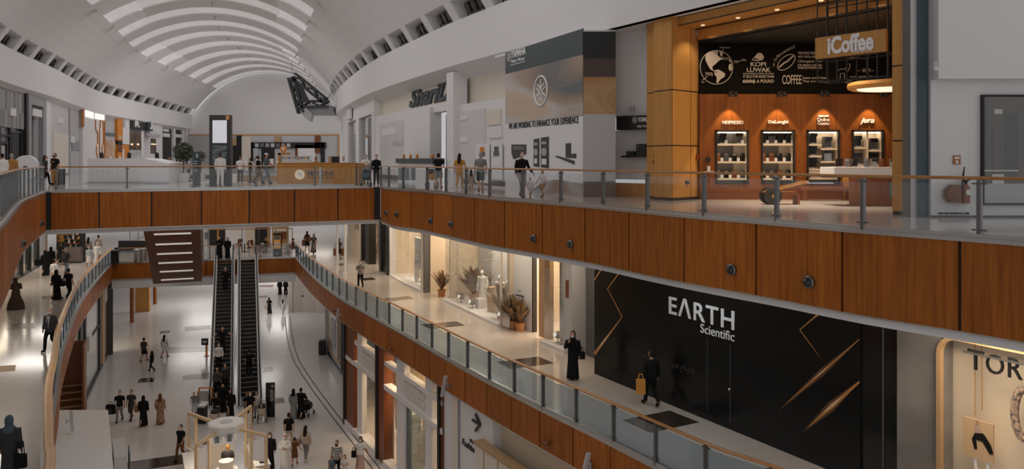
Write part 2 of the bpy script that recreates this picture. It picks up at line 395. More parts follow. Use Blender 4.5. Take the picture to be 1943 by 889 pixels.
for nm, pa, z, h in (('trim_8', B2, L2, 1.7), ('trim_9', R2, L2, 1.7), ('trim_10', LF2, L2, 1.7)):   # white shadow-gap lip under the fascias
    a = MB(); pa.slab(a, 0, pa.len, z - h - .22, z - h - .035, -.75, -.12, .8); struct(nm, a, M_white)
# corner posts where the bridge meets the curved galleries
for nm, (x, y) in (('trim_11', (-6.95, 39.95)), ('trim_12', (-20.75, 34.0))):
    a = MB(); a.box((x, y - .05, L2 - .85), (.5, .3, 1.66), .4); struct(nm, a, M_black)
# ---------------------------------------------------------------- balustrades
def balustrade(name, label, path, z, gap, d0=0, d1=None, pw=.1, group='balustrades of the galleries', rail=M_rail, posts=True, glass=None, rw=.06):
    d1 = path.len if d1 is None else d1; p0 = path.at((d0 + d1) / 2)
    t = thing(name, label, 'balustrade', (0, 0, 0)); n = max(1, round((d1 - d0) / gap)); k = int((d1 - d0) / .35) + 2
    a = MB(); m_ = 12
    for i in range(k):
        d = d0 + (d1 - d0) * i / (k - 1)
        for j in range(m_): q = path.off(d, -.02 + rw * math.cos(2 * math.pi * j / m_)); a.v.append((q.x, q.y, z + 1.1 + .032 * math.sin(2 * math.pi * j / m_)))
    for i in range(k - 1):
        for j in range(m_): a.f.append((i * m_ + j, i * m_ + (j + 1) % m_, (i + 1) * m_ + (j + 1) % m_, (i + 1) * m_ + j)); a.m.append(0)
    a.f += [tuple(range(m_)), tuple(range((k - 1) * m_, k * m_))[::-1]]; a.m += [0, 0]; obj('handrail', a, rail, t, True)
    a = MB(); path.slab(a, d0, d1, z, z + .09, -.06, .03, .5); obj('base_channel', a, M_steel, t)
    for i in range(n + 1):
        d = d0 + (d1 - d0) * i / n; q = path.off(d, -.02); ang = math.atan2(*path.dir(d).yx); a = MB()
        if posts:
            a.box((q.x, q.y, z + .53), (.07, pw, 1.06), ang); a.box((q.x, q.y, z + 1.0), (.26, .03, .03), ang); a.box((q.x, q.y, z + .16), (.26, .03, .03), ang)
            obj('post', a, M_steeld, t)
        if i < n:
            a = MB(); path.slab(a, d + .05, d0 + (d1 - d0) * (i + 1) / n - .05, z + .08, z + .99, -.028, -.012, .7); obj('glass_pane', a, glass or M_glass, t)
    return t
balustrade('balustrade', 'curved glass balustrade with wood handrail along the upper right gallery', R2, L2, 2.2, .4)
balustrade('balustrade', 'straight glass balustrade with thin handrail on the upper bridge', B2, L2, 2.9, .45, B2.len - .45, .03)
balustrade('balustrade', 'curved glass balustrade at the far left of the upper gallery', LF2, L2, 1.35, 0, LF2.len - .25, .07)
balustrade('balustrade', 'long curved glass balustrade of the middle level at right', R1, L1, 1.72, 0, None, .1, glass=M_glassb, rw=.075)
balustrade('balustrade', 'curved glass balustrade with pale wood handrail of the middle level at left', LF1, L1, 1.8, 0, None, .06, glass=M_glassb, rw=.11, rail=mat_wood('pale_rail', (.50, .28, .12), (.62, .38, .18), .3, (1, 1, 3), .05))
kx = B1.px(398); kx2 = B1.px(494)
balustrade('balustrade', 'short glass balustrade left of the escalator landing', B1, L1, 3.2, .5, kx, .04)
balustrade('balustrade', 'short glass balustrade with info totem behind, right of the escalator landing', B1, L1, 3.2, kx2, B1.len - .5, .04)
# ---------------------------------------------------------------- nave vault: light bands, ribs, side bands with spotlight niches
PR = [(-.41, 38), (-4.3, 45.7), (-8, 54), (-11.7, 63), (-16, 76), (-20, 89), (-24.5, 112), (-28, 130)]
PL = [(-25.4, 26), (-30, 40), (-34.8, 52), (-39, 64.4), (-44, 77.7), (-47.5, 89), (-51.8, 112), (-55, 130)]
cr, cl = Path(crom(PR, 1)), Path(crom(PL, 1))
ZB, ZT = EYE + 7.55, EYE + 8.45; OFFB, OFFT = .6, 1.2
def vsec(t, n=28, off=0):
    r = cr.off(cr.len * t, 0); l = cl.at(cl.len * t)
    rn = (l - r).normalized(); R = r + rn * OFFT; L = l - rn * OFFT; c = (R + L) / 2; hw = (R - L).length / 2; th = math.radians(54); rad = hw / math.sin(th); P = []
    for i in range(n + 1):
        ang = -th + 2 * th * i / n; u = (rad + off) * math.sin(ang); z = ZT - rad * math.cos(th) + (rad + off) * math.cos(ang); q = c + rn * (-u)
        P.append((q.x, q.y, z))
    return P
NV = 26; vault = MB(); bands = MB()
for k in range(NV):
    half = k % 2
    for m_ in (0, 1):
        t0, t1 = (k + .5 * m_) / NV, (k + .5 * m_ + .5) / NV; A, Bq = vsec(t0), vsec(t1); lo, hi = 5, 23
        for i in range(28):
            if half and lo <= i < hi: continue
            vault.quad(A[i], A[i + 1], Bq[i + 1], Bq[i])
        if half: # luminous band set 12 cm up into the vault, with side cheeks
            A2, B2_ = vsec(t0, 28, .12), vsec(t1, 28, .12)
            for i in range(lo, hi):
                bands.quad(A2[i], A2[i + 1], B2_[i + 1], B2_[i])
                if m_ == 0: vault.quad(A[i], A[i + 1], A2[i + 1], A2[i])
                else: vault.quad(B2_[i], B2_[i + 1], Bq[i + 1], Bq[i])
            for i in (lo, hi): vault.quad(A[i], A2[i], B2_[i], Bq[i])
struct('ceiling_vault', vault, M_white, 1)
struct('window_1', bands, M_glow)
# small linear lamps and square vents on the ribs
q = 0
for k in range(6, NV, 2):
    P = vsec((k + .25) / NV, 28, -.04); P2 = vsec((k + .62) / NV, 28, -.04)
    for i, nm in ((14, 'lamp'), (5, 'vent'), (23, 'vent')):
        a = MB(); p, p2 = Vector(P[i]), Vector(P2[i]); dn = (p2 - p).normalized()
        if nm == 'lamp': a.bar(p, p + dn * 2.0, .12, .08)
        else: a.bar(p, p + dn * .9, .8, .06, Vector(P[i + 1]) - p)
        o = obj('ceiling_' + ('lamp' if nm == 'lamp' else 'vent'), a, M_lgrey if nm == 'lamp' else mat('vent_tint', (.60, .53, .52), .6))
        side = {14: 'crest', 5: 'right flank', 23: 'left flank'}[i]
        tag(o, ('slim grey linear lamp' if nm == 'lamp' else 'small square vent') + ' on the vault %s, %s from the near end' % (side, ORD[(k - 6) // 2]), nm, 'fittings on the vault ribs')
# end wall closing the nave
ew = vsec(1.0); a = MB(); pts = [(p[0], p[2]) for p in ew]; x0 = ew[0]; x1 = ew[-1]
y_e = 131.0; poly = [(x0[0] - 8, EYE + 4.2), (x1[0] + 8, EYE + 4.2), (x1[0] + 8, ZT)] + pts[::-1] + [(x0[0] - 8, ZT)]
a.plate([(px_ - poly[0][0], z) for px_, z in poly], (poly[0][0], y_e, 0), (1, 0, 0), (0, -1, 0), .4); struct('wall_end', a, M_white)
a = MB(); a.box((-41, 130.6, EYE + 3.95), (36, .8, .55)); struct('trim_13', a, M_woodl)
# side bands
def band(nm, path, s0, s1, pitch, opn, flip, groupname):
    a = MB(); n = int((s1 - s0) / pitch); sp = []
    path.slab(a, s0, s1, EYE + 5.15, ZB, OFFB - .3, OFFB, 2)                      # smooth white face
    k_ = int((s1 - s0) / 2)
    for i in range(k_): # underside back to the shop fronts, slanted to catch light instead of going dark
        u0, u1 = s0 + (s1 - s0) * i / k_, s0 + (s1 - s0) * (i + 1) / k_; A, Bq, c_, d_ = path.off(u0, OFFB), path.off(u1, OFFB), path.off(u1, -.55), path.off(u0, -.55)
        a.quad((A.x, A.y, EYE + 5.16), (Bq.x, Bq.y, EYE + 5.16), (c_.x, c_.y, EYE + 4.55), (d_.x, d_.y, EYE + 4.55))
    for k in range(n):
        a0 = s0 + pitch * k; e0, e1 = a0 + (pitch - opn) / 2, a0 + (pitch + opn) / 2
        def P(s, o, z): q = path.off(s, o); return (q.x, q.y, z)
        for u0, u1 in ((a0, e0), (e1, a0 + pitch)): a.quad(P(u0, OFFB, ZB), P(u1, OFFB, ZB), P(u1, OFFT, ZT), P(u0, OFFT, ZT))
        bk = OFFB - 1.3
        a.quad(P(e0, OFFB, ZB), P(e1, OFFB, ZB), P(e1, bk, ZB), P(e0, bk, ZB)); a.quad(P(e0, OFFT, ZT), P(e1, OFFT, ZT), P(e1, bk, ZT), P(e0, bk, ZT))
        a.quad(P(e0, bk, ZB), P(e1, bk, ZB), P(e1, bk, ZT), P(e0, bk, ZT))
        for e in (e0, e1): a.quad(P(e, OFFB, ZB), P(e, OFFT, ZT), P(e, bk, ZT), P(e, bk, ZB))
        sp.append(((e0 + e1) / 2, opn))
    struct(nm, a, M_white); return sp
spr = band('wall_right_band', F2R, F2R.px(652), F2R.px(1085), 4.06, 3.15, 0, '')
spl = band('wall_left_band', F2L, F2L.px(-60), F2L.px(378), 4.3, 3.3, 0, '')
def cluster(loc, ang):
    t = thing('spotlight_cluster', '', 'spotlight', loc, ang)
    b = MB(); b.bar((-1.15, .1, .28), (1.15, .1, .28), .05); [b.bar((x, .1, 0), (x, .1, .3), .05) for x in (-1.0, 1.0)]; obj('mounting_rail', b, M_black, t)
    for x in (-.8, -.05, .7):
        b = MB(); b.tube([(x, -.3, .72), (x, .0, .58), (x, .26, .44)], [.24, .31, .32], 12); b.tube([(x, .26, .44), (x, .28, .43)], [.24, .24], 12); b.bar((x - .28, .05, .3), (x - .28, .05, .55), .05); b.bar((x + .28, .05, .3), (x + .28, .05, .55), .05)
        obj('lamp_head', b, M_blackg, t, True)
    return t
proto = None
for sp, path, side in ((spr, F2R, 'right'), (spl, F2L, 'left')):
    m = len(sp)
    for i, (s, w_) in enumerate(sp):
        q = path.off(s, .28); ang = math.atan2(*path.dir(s).yx) + math.pi; no = (m - 1 - i) if side == 'right' else i
        lab = 'trio of black spotlights in %s vault niches, %s from the near end' % (side, ORD[no])
        if proto is None: proto = cluster((q.x, q.y, ZB + .01), ang); proto['label'] = lab; proto['group'] = 'spotlight niches under the vault'
        else: dup(proto, (q.x, q.y, ZB + .01), ang, lab)
# upper side walls behind the shop fronts (kept plain; the shops stand in front of or in them)
def wall(nm, path, p0, p1, z0, z1, m=M_white, o0=-.5, o1=-.15):
    a = MB(); path.slab(a, path.px(p0), path.px(p1), z0, z1, o0, o1, 2); return struct(nm, a, m)

# the nave goes on behind the camera: side walls and a plain roof
for nm, p, q in (('wall_left_rear', (-20, 14), (-12, -8)), ('wall_right_rear', (15.2, 11), (21, -8))):
    a = MB(); P, Q = Vector(p), Vector(q); n = (Q - P).normalized(); n = Vector((-n.y, n.x)) * .3; a.prism([P, Q, Q + n, P + n], 0, EYE + 14); struct(nm, a, M_white)
a = MB(); a.prism([(-32, 40), (-14, -8), (23, -8), (14, 14), (1, 40)], EYE + 14, EYE + 14.3); struct('ceiling_rear', a, M_white)
# ================================================================ UPPER LEVEL, RIGHT: shop fronts from far to near
SOF = EYE + 4.9
def uwall(d): return Vector((d.x, d.y, 0))
# -- far grey shops
t = thing('storefront', 'far grey shop front with three tall draped windows, right of the phone kiosk', 'shop')
a = MB(); F2R.slab(a, F2R.px(648.5), F2R.px(709), EYE + 3.7, SOF, -.6, 0, 2)
for p0, p1 in ((648.5, 650.5), (656, 660.5), (675, 681), (705, 709)): F2R.slab(a, F2R.px(p0), F2R.px(p1), L2, EYE + 3.7, -.6, 0, 2)
obj('portal', a, M_white, t)
m, n_, l_, b_ = base('curtain_grey'); v_, g_ = coords(n_, l_, (1, 1, 0)); wv = nd(n_, 'ShaderNodeTexNoise'); wv.inputs['Scale'].default_value = 1.6; l_.new(v_, wv.inputs['Vector'])
r_ = ramp(n_, [(.3, (.16, .15, .15)), (.7, (.55, .50, .47))]); l_.new(wv.outputs['Fac'], r_.inputs[0]); l_.new(r_.outputs[0], b_.inputs['Base Color'])
for p0, p1 in ((650.5, 656), (660.5, 675), (681, 705)):
    a = MB(); F2R.slab(a, F2R.px(p0), F2R.px(p1), L2, EYE + 3.7, -.9, -.8, 1.5); obj('draped_window', a, m, t)
    a = MB(); F2R.slab(a, F2R.px(p0), F2R.px(p1), L2 + .1, EYE + 3.7, -.3, -.27, 1.5); obj('glass_pane', a, M_shopglass, t)
a = MB(); F2R.rect(a, 663, 670, 209, 228, .1, .3); tag(obj('shop_sign', a, M_white2), 'small square white projecting sign on far grey shop front', 'sign')
# -- white shop with dark script lettering
t = thing('storefront', 'white shop front with dark slanted script sign over a grey doorway', 'shop')
dA, dB, dC, dD = F2R.px(709.5), F2R.px(823), F2R.px(858), F2R.px(957)
a = MB(); F2R.slab(a, dA, dB, L2, EYE + 3.35, -.5, 0, 2); F2R.slab(a, dB, dC, EYE + 2.85, EYE + 3.35, -.5, 0, 2)
F2R.slab(a, dA, dA + .5, L2, SOF, -.6, .12, 2); F2R.slab(a, F2R.px(811), dB, L2, EYE + 3.2, 0, .25, 2)
obj('white_wall', a, M_white2, t)
a = MB(); F2R.slab(a, dA, dC, EYE + 3.3, SOF, -.7, -.5, 2); F2R.slab(a, dA, dC, EYE + 3.33, EYE + 3.4, -.6, 0, 2); obj('recessed_header', a, M_offw, t)
a = MB(); F2R.slab(a, dB - 2, dC + 3, L2, EYE + 2.85, -1.6, -1.5, 2); obj('doorway_back', a, mat('blue_grey', (.16, .17, .18), .5), t)
a = MB(); F2R.slab(a, dB, dC + 2, EYE + 2.35, EYE + 2.85, -1.5, -1.35, 2); obj('doorway_panel', a, M_offw, t)
for p0, p1, y0, y1 in ((722, 766, 236, 330),):
    a = MB(); F2R.rect(a, p0, p1, y0, y1, 0, .05); obj('shallow_panel', a, mat('pale_panel', (.70, .68, .68), .25), t)
for p0, p1, y0, y1 in ((726, 752, 244, 258), (748, 766, 268, 276)):
    a = MB(); F2R.rect(a, p0, p1, y0, y1, .05, .08); obj('display_graphic', a, M_white2 if y0 < 260 else M_lgrey, t)
a = MB(); F2R.slab(a, dA, F2R.px(800), L2, L2 + .3, 0, .06, 2); obj('plinth', a, M_dgrey, t)
a = MB(); wall_text(F2R, 'ShariDo', 766, 862, 205, 169, M_teal, 'script_lettering', t, -.42, bold=.03, shear=.45, ext=.06)
for i, s_ in enumerate(('Sketches', 'Shari Do.co')): wall_text(F2R, s_, 826, 840 + 5 * i, 254 + 6.5 * i, 249 + 6.5 * i, M_textd, 'door_lettering', t, -1.45, bold=.01)
t = thing('storefront', 'white shop front with pale windows and two posters beside the tall hoarding', 'shop')
a = MB(); F2R.slab(a, dC, F2R.px(871), L2, SOF, -.5, .35, 2); obj('white_column', a, M_white2, t)
a = MB(); F2R.slab(a, F2R.px(871), dD + 1, L2, EYE + 3.05, -.5, 0, 2); obj('white_wall', a, M_white2, t)
a = MB(); F2R.slab(a, dC - 1, dD + 1, EYE + 3.0, SOF, -.9, -.7, 2); obj('recessed_header', a, M_offw, t)
for p0, p1, y0, y1, m in ((874, 922, 212, 336, mat('pale_panel', (0, 0, 0))), (926, 952, 210, 238, M_offw), (929, 954, 240, 262, M_white2), (874, 890, 260, 270, M_white2), (876, 889, 220, 228, M_white2)):
    a = MB(); F2R.rect(a, p0, p1, y0, y1, 0, .05 if p1 - p0 > 30 else .09); obj('window_panel', a, m, t)
a = MB(); F2R.slab(a, F2R.px(879), dD + .5, L2 + .12, L2 + .34, 0, .06, 2); obj('plinth', a, M_dgrey, t)
for p0, p1, y0, y1, lab, m1 in ((906, 932, 273, 346, 'tall white poster with a small amber bottle picture, left of the hoarding', M_orange), (936, 956, 272, 340, 'tall white poster with a dark figure picture, close to the hoarding', M_dgrey)):
    t = thing('poster', lab, 'poster'); a = MB(); F2R.rect(a, p0, p1, y0, y1, .06, .12); obj('board', a, M_white2, t)
    a = MB(); k = (p0 + p1) / 2; F2R.rect(a, k - 4, k + 4, y0 + 6, y0 + 15, .12, .14); obj('picture', a, m1, t)
    a = MB(); F2R.rect(a, k - 5, k + 5, y0 + 15, y0 + 24, .12, .14); obj('picture', a, M_tealg, t)
t = thing('display_counter', 'white counter with slate top and glass cases outside the white shop', 'counter')
a = MB(); F2R.rect(a, 786, 856, 309, 345, .55, 1.1); obj('body', a, M_white, t); a = MB(); F2R.rect(a, 784, 858, 300.5, 309, .45, 1.2); obj('worktop', a, M_teal, t)
for p in (787, 800, 812): a = MB(); F2R.rect(a, p, p + 9, 318, 340, 1.1, 1.13); obj('front_graphic', a, M_tealg, t)
for i, p in enumerate((789, 802, 815, 845)):
    q = F2R.off(F2R.px(p), .8); a = MB(); z = EYE + .03; a.loft([(q.x, q.y, z, .09, .09), (q.x, q.y, z + .2, .09, .09), (q.x, q.y, z + .3, .04, .04)], 10)
    tag(obj('bottle', a, M_orange), 'small orange bottle on the slate topped counter, %s from left' % ORD[i], 'bottle', 'bottles on the slate counter')
# -- the tall hoarding box with printed waves
YA, YB, YC = W(960, 360, L2), W(1107, 373.4, L2), W(1168, 373.4, L2)
HP = Path([Vector((YA.x, YA.y)), Vector((YB.x, YB.y))]); HS = Path([Vector((YB.x, YB.y)), Vector((YC.x, YC.y))])
def waves(name, cols, sc=.5, rot=.5, dist=6):
    m, n, l, b = base(name); v, g = coords(n, l, (sc * .42, sc * .42, sc * 1.7)); r0 = nd(n, 'ShaderNodeVectorRotate', rotation_type='Y_AXIS'); r0.inputs['Angle'].default_value = rot; l.new(v, r0.inputs['Vector'])
    t1 = nd(n, 'ShaderNodeTexNoise'); t1.inputs['Scale'].default_value = 1; t1.inputs['Detail'].default_value = 0; t1.inputs['Distortion'].default_value = .35; l.new(r0.outputs[0], t1.inputs['Vector'])
    r = ramp(n, cols); l.new(t1.outputs['Fac'], r.inputs[0])
    m1 = nd(n, 'ShaderNodeMath', operation='MULTIPLY'); m1.inputs[1].default_value = dist * 60; l.new(t1.outputs['Fac'], m1.inputs[0])
    m2 = nd(n, 'ShaderNodeMath', operation='SINE'); l.new(m1.outputs[0], m2.inputs[0])
    mr = nd(n, 'ShaderNodeMapRange'); mr.inputs[1].default_value = -1; mr.inputs[3].default_value = .93; mr.inputs[4].default_value = 1.04; l.new(m2.outputs[0], mr.inputs[0])
    mx = nd(n, 'ShaderNodeMix', data_type='RGBA', blend_type='MULTIPLY'); mx.inputs[0].default_value = 1; l.new(r.outputs[0], mx.inputs[6]); l.new(mr.outputs[0], mx.inputs[7]); l.new(mx.outputs[2], b.inputs['Base Color']); b.inputs['Roughness'].default_value = .45; return m
M_wave = waves('printed_waves_pale', [(.25, (.14, .15, .15)), (.38, (.34, .24, .18)), (.48, (.40, .29, .22)), (.6, (.58, .53, .50)), (.72, (.60, .46, .34))], .34, .7, 4)
M_wave2 = waves('printed_waves_amber', [(.3, (.20, .075, .02)), (.5, (.38, .16, .035)), (.68, (.52, .33, .16))], .4, .1, 3)
M_wave3 = waves('printed_waves_low', [(.3, (.20, .22, .23)), (.5, (.48, .46, .44)), (.7, (.30, .22, .17))], .8, .4, 4)
t = thing('hoarding', 'tall printed hoarding box with dark top band, wave picture and loudspeaker pictures', 'hoarding', (0, 0, 0))
TOP, B1_, B2h, LOW = EYE + 5.0, EYE + 3.95, EYE + 1.62, L2
zs = [(M_teal, EYE + 4.0, TOP), (M_wave, EYE + 1.66, EYE + 4.0), (M_white2, L2, EYE + 1.66)]
core = MB(); dv = Vector((YB.x - YA.x, YB.y - YA.y, 0)); nb = Vector((.9, .42, 0))
core.prism([(YA.x, YA.y), (YB.x, YB.y), (YC.x, YC.y), (YC.x, YC.y + 3), (YA.x + 2, YA.y + 3)], L2, TOP - .05); obj('box_core', core, M_white2, t)
for nm, m, z0, z1 in (('top_band', M_teal, EYE + 4.0, TOP), ('wave_picture', M_wave, EYE + 1.66, EYE + 4.0), ('white_panel', M_white2, L2, EYE + 1.66)):
    a = MB(); HP.slab(a, 0, HP.len, z0, z1, -.02, .03, 9); obj(nm, a, m, t)
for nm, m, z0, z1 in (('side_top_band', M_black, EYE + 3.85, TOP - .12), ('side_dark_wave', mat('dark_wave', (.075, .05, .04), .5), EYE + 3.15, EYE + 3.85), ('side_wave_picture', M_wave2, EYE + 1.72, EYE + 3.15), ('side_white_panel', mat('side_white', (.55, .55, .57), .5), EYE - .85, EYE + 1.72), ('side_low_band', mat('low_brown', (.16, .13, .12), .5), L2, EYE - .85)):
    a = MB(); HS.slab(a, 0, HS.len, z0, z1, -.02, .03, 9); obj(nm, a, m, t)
def curve_top(p, pts, z0, o, m, nm, par): # a printed patch with a curved upper edge
    a = MB(); d = p.dir(1); q = p.off(0, o); a.plate([(u, v) for u, v in pts], (q.x, q.y, 0), (d.x, d.y, 0), (p.nrm(1).x, p.nrm(1).y, 0), .012); obj(nm, a, m, par)
ll = HP.len; curve_top(HP, [(ll * .36, L2)] + [(ll * (.36 + .64 * i / 12), L2 + .75 * math.sin(min(1, i / 7) * math.pi / 2) - .02 * i) for i in range(1, 13)] + [(ll, L2)], 0, .03, M_wave3, 'low_wave_picture', t)
def fork_emblem(c, d, n, r, m, par, nm='emblem'): # ring with three crossed tuning forks
    c, d, n = Vector(c), Vector(d), Vector(n); U = Vector((0, 0, 1)); a = MB(); k = 28
    a.tube([c + (d * math.cos(2 * math.pi * i / k) + U * math.sin(2 * math.pi * i / k)) * r for i in range(k)], r * .07, 6, closed=True)
    for ang in (math.pi / 2, math.pi / 2 + 2.094, math.pi / 2 - 2.094):
        e = d * math.cos(ang) + U * math.sin(ang); f = d * -math.sin(ang) + U * math.cos(ang)
        a.bar(c - e * r * .1, c + e * r * .82, r * .09, r * .06, n)
        for s_ in (-1, 1): a.bar(c + f * s_ * r * .14 - e * r * .72, c + f * s_ * r * .14 + e * r * .02, r * .08, r * .06, n)
        a.bar(c - f * r * .18 - e * r * .0, c + f * r * .18, r * .08, r * .06, n)
    return obj(nm, a, m, par)
def on(path, p, py, off=.05):
    d = path.px(p); q = path.off(d, off); return Vector((q.x, q.y, zat(py, path.at(d).y))), uwall(path.dir(d)), uwall(path.nrm(d))
c, d, n = on(HP, 1028, 172); fork_emblem(c, d, n, .62, M_text, t)
c, d, n = on(HP, 968.5, 106); fork_emblem(c, d, n, .25, M_text, t)
wall_text(HP, 'YAMAHA', 973, 999, 110.5, 96, M_text, 'lettering', t, .04, bold=.025)
wall_text(HP, 'Make Waves', 971, 997, 120.5, 114, M_text, 'lettering', t, .04, shear=.35)
a = MB(); HP.rect(a, 970, 998, 123.5, 124.6, .03, .05); obj('underline', a, M_text, t)
wall_text(HP, 'WE ARE WORKING TO ENHANCE YOUR EXPERIENCE', 967, 1099.5, 245, 234, M_textd, 'lettering', t, .04, spacing=1.0)
def prnt(p, pts, m, nm='loudspeaker_picture', o=.035): # flat printed picture on the hoarding, pixel outline
    d0 = p.px(pts[0][0]); q0 = p.off(0, o); dd = p.dir(1); out = []
    for x, y in pts: d = p.px(x); out.append((d, zat(y, p.at(d).y)))
    a = MB(); a.plate(out, (q0.x, q0.y, 0), (dd.x, dd.y, 0), (p.nrm(1).x, p.nrm(1).y, 0), .01); return obj(nm, a, m, t)
M_prn, M_prn2, M_prn3 = mat('print_charcoal', (.055, .052, .052), .5), mat('print_grey', (.17, .165, .165), .5), mat('print_pale', (.45, .43, .42), .5)
prnt(HP, [(972, 274), (1000, 274), (1000, 292), (978, 302), (975, 300), (972, 290)], M_prn); prnt(HP, [(975, 277), (997, 277), (997, 284), (975, 284)], M_prn2, o=.047)
for x0, x1, y0, y1 in ((1014, 1025, 262, 317), (1028, 1043, 259, 319)):
    prnt(HP, [(x0, y0 + 2), (x1, y0), (x1, y1), (x0, y1 - 2)], M_prn)
    for cy_, ry in ((.2, .05), (.48, .13)):
        k = 14; cx_ = x0 + (x1 - x0) * .42; prnt(HP, [(cx_ + (x1 - x0) * .34 * math.cos(2 * math.pi * i / k), y0 + (y1 - y0) * cy_ + (y1 - y0) * ry * math.sin(2 * math.pi * i / k)) for i in range(k)], M_prn3, o=.047)
    prnt(HP, [(x0 + 2, y0 + (y1 - y0) * .7), (x1 - 4, y0 + (y1 - y0) * .7), (x1 - 4, y1 - 7), (x0 + 2, y1 - 7)], M_white2, o=.047)
prnt(HP, [(1075, 272), (1085, 271), (1085, 292), (1095, 291), (1095, 300), (1075, 299)], M_prn); prnt(HP, [(1055, 297), (1058, 295), (1092, 305), (1092, 312)], M_prn)
# -- white return and black sign band of the shop behind the hoarding
SB = Path([Vector((D(1150, 300, 30.6).x, 30.6)), Vector((D(1262, 300, 28.9).x, 28.9))])
a = MB(); SB.slab(a, 0, SB.len, EYE + 1.68, SOF + .3, -.4, -.05, 3); SB.slab(a, 0, SB.len, L2 + .65, EYE + 1.15, -.4, -.1, 3); struct('wall_right_white', a, M_white)
t = thing('shop_sign', 'black sign band with pale round emblem between hoarding and oak pillar', 'sign')
a = MB(); SB.rect(a, 1177, 1238, 221, 247, -.05, .3); ob = obj('sign_board', a, M_black, t)
c, d, n = on(SB, 1212.5, 228, .32); fork_emblem(c, d, n, .11, M_text, ob)
wall_text(SB, 'YAMAHA', 1219, 1250, 232, 223, M_text, 'lettering', ob, .32, bold=.02); wall_text(SB, 'Make Waves', 1217, 1240, 242, 238, M_text, 'lettering', ob, .32, shear=.3)
t = thing('wall_shelf', 'black shelf below the black sign band', 'shelf'); a = MB(); SB.rect(a, 1187, 1245, 295, 298.5, -.1, .35); obj('board', a, M_black, t)
for i, (p0, p1, y0, lab) in enumerate(((1195, 1210, 287, 'low black amplifier on the black wall shelf'), (1214, 1232, 273, 'tall black loudspeaker on the black wall shelf'))):
    t = thing('loudspeaker' if i else 'amplifier', lab, 'loudspeaker' if i else 'amplifier'); a = MB(); SB.rect(a, p0, p1, y0, 295, -.02, .28); obj('cabinet', a, M_black, t); a = MB(); SB.rect(a, p0 + 2, p0 + 6, y0 + 2, y0 + 6, .28, .3); obj('cone' if i else 'knob', a, M_dgrey, t)
a = MB(); SB.rect(a, 1152, 1248, 346, 375, -.1, .25); tag(obj('sales_counter', a, M_woodl), 'low oak counter between the hoarding and the oak pillar', 'counter')
t = thing('emergency_light', 'small white emergency light on the white return wall', 'lamp'); a = MB(); SB.rect(a, 1193, 1204, 203, 209, -.05, .03); obj('base_plate', a, M_lgrey, t)
for p in (1194.5, 1199.5): a = MB(); SB.rect(a, p, p + 3.5, 199, 203, -.04, .06); obj('lamp_head', a, M_white2, t)
# ================================================================ COFFEE SHOP
A_, C_, D_, B_ = Vector((4.97, 28.2)), Vector((5.55, 26.5)), Vector((6.8, 27.7)), Vector((9.9, 19.9))
fd = (B_ - A_).normalized(); fn = Vector((fd.y, -fd.x)); bk = -fn
t = thing('shop_portal', 'light oak portal framing the coffee shop with black joints', 'shop front')
def pil(poly, name):
    zz = [L2 + .1, EYE + .46, EYE + .5, EYE + 2.4, EYE + 2.44, EYE + 4.97]; a = MB()
    for z0, z1 in ((zz[0], zz[1]), (zz[2], zz[3]), (zz[4], zz[5])): a.prism(poly, z0, z1)
    obj(name, a, M_woodl, t); c = sum(poly, Vector((0, 0))) / len(poly); p2 = [c + (p - c) * .97 for p in poly]; a = MB(); a.prism(p2, L2, EYE + 4.9); obj(name + '_core', a, M_black, t)
pil([A_, C_ - (C_ - A_).normalized() * .03, C_ + (D_ - C_) * .0 + Vector((.0, .04)), Vector((6.15, 29.4))], 'pillar_front')
q1, q2 = C_ + (D_ - C_) * .02, C_ + (D_ - C_) * .66
pil([q1, q2, q2 + Vector((-.5, .8)), q1 + Vector((-.5, .8))], 'pillar_side'); q1, q2 = C_ + (D_ - C_) * .68, D_ + Vector((.15, .15)); pil([q1, q2, q2 + Vector((-.5, .8)), q1 + Vector((-.5, .8))], 'pillar_reveal')
pil([B_, B_ + fd * .42, B_ + fd * .42 + bk * 1.1, B_ + bk * 1.1], 'pillar_right')
P_ = Path([A_, C_ * .5 + (A_ + fd * 1.9) * .5, B_ + fd * .42]); P_ = Path([A_, B_ + fd * .42])
a = MB(); P_.slab(a, 0, P_.len, EYE + 4.68, EYE + 4.97, -.3, .0, 20); P_.slab(a, 1.2, P_.len, EYE + 4.68, EYE + 4.74, -1.1, -.3, 20); P_.slab(a, 1.5, P_.len, EYE + 4.26, EYE + 4.68, -1.2, -1.1, 20); obj('lintel', a, M_woodl, t)
a = MB()
for z in (4.66, 4.96): P_.slab(a, 1.0 if z < 4.9 else 0, P_.len, EYE + z, EYE + z + .03, -.02, .02, 20)
P_.slab(a, 1.5, P_.len, EYE + 4.24, EYE + 4.27, -1.25, -1.08, 20); P_.slab(a, 1.3, P_.len, EYE + 4.655, EYE + 4.675, -1.12, -1.0, 20); obj('joint_strip', a, M_black, t)
for i in range(5):
    q = P_.off(2.2 + 1.6 * i, -.65); a = MB(); a.cyl((q.x, q.y), .07, EYE + 4.655, EYE + 4.68, 12); obj('recessed_lamp', a, M_lightw, t)
    spot('portal_lamp', (q.x, q.y, EYE + 4.6), (q.x, q.y, 0), 160, WARM2, 120, .6)
wall_text(Path([A_, C_]), 'iCoffee', 1240, 1262, 311, 303, M_textd, 'lettering', t, .02, bold=.012); wall_text(Path([A_, C_]), 'آي كوفي'[::-1], 1240, 1262, 297, 289, M_textd, 'lettering', t, .02, bold=.012)
a = MB(); cs = Path([C_, D_]); cs.rect(a, 1300, 1306, 343, 349, 0, .05); obj('socket_plate', a, M_black, t)
a = MB(); cs.rect(a, 1320, 1327, 293, 302, .0, .08); obj('alarm_box', a, mat('alarm_red', (.25, .05, .02), .4), t)
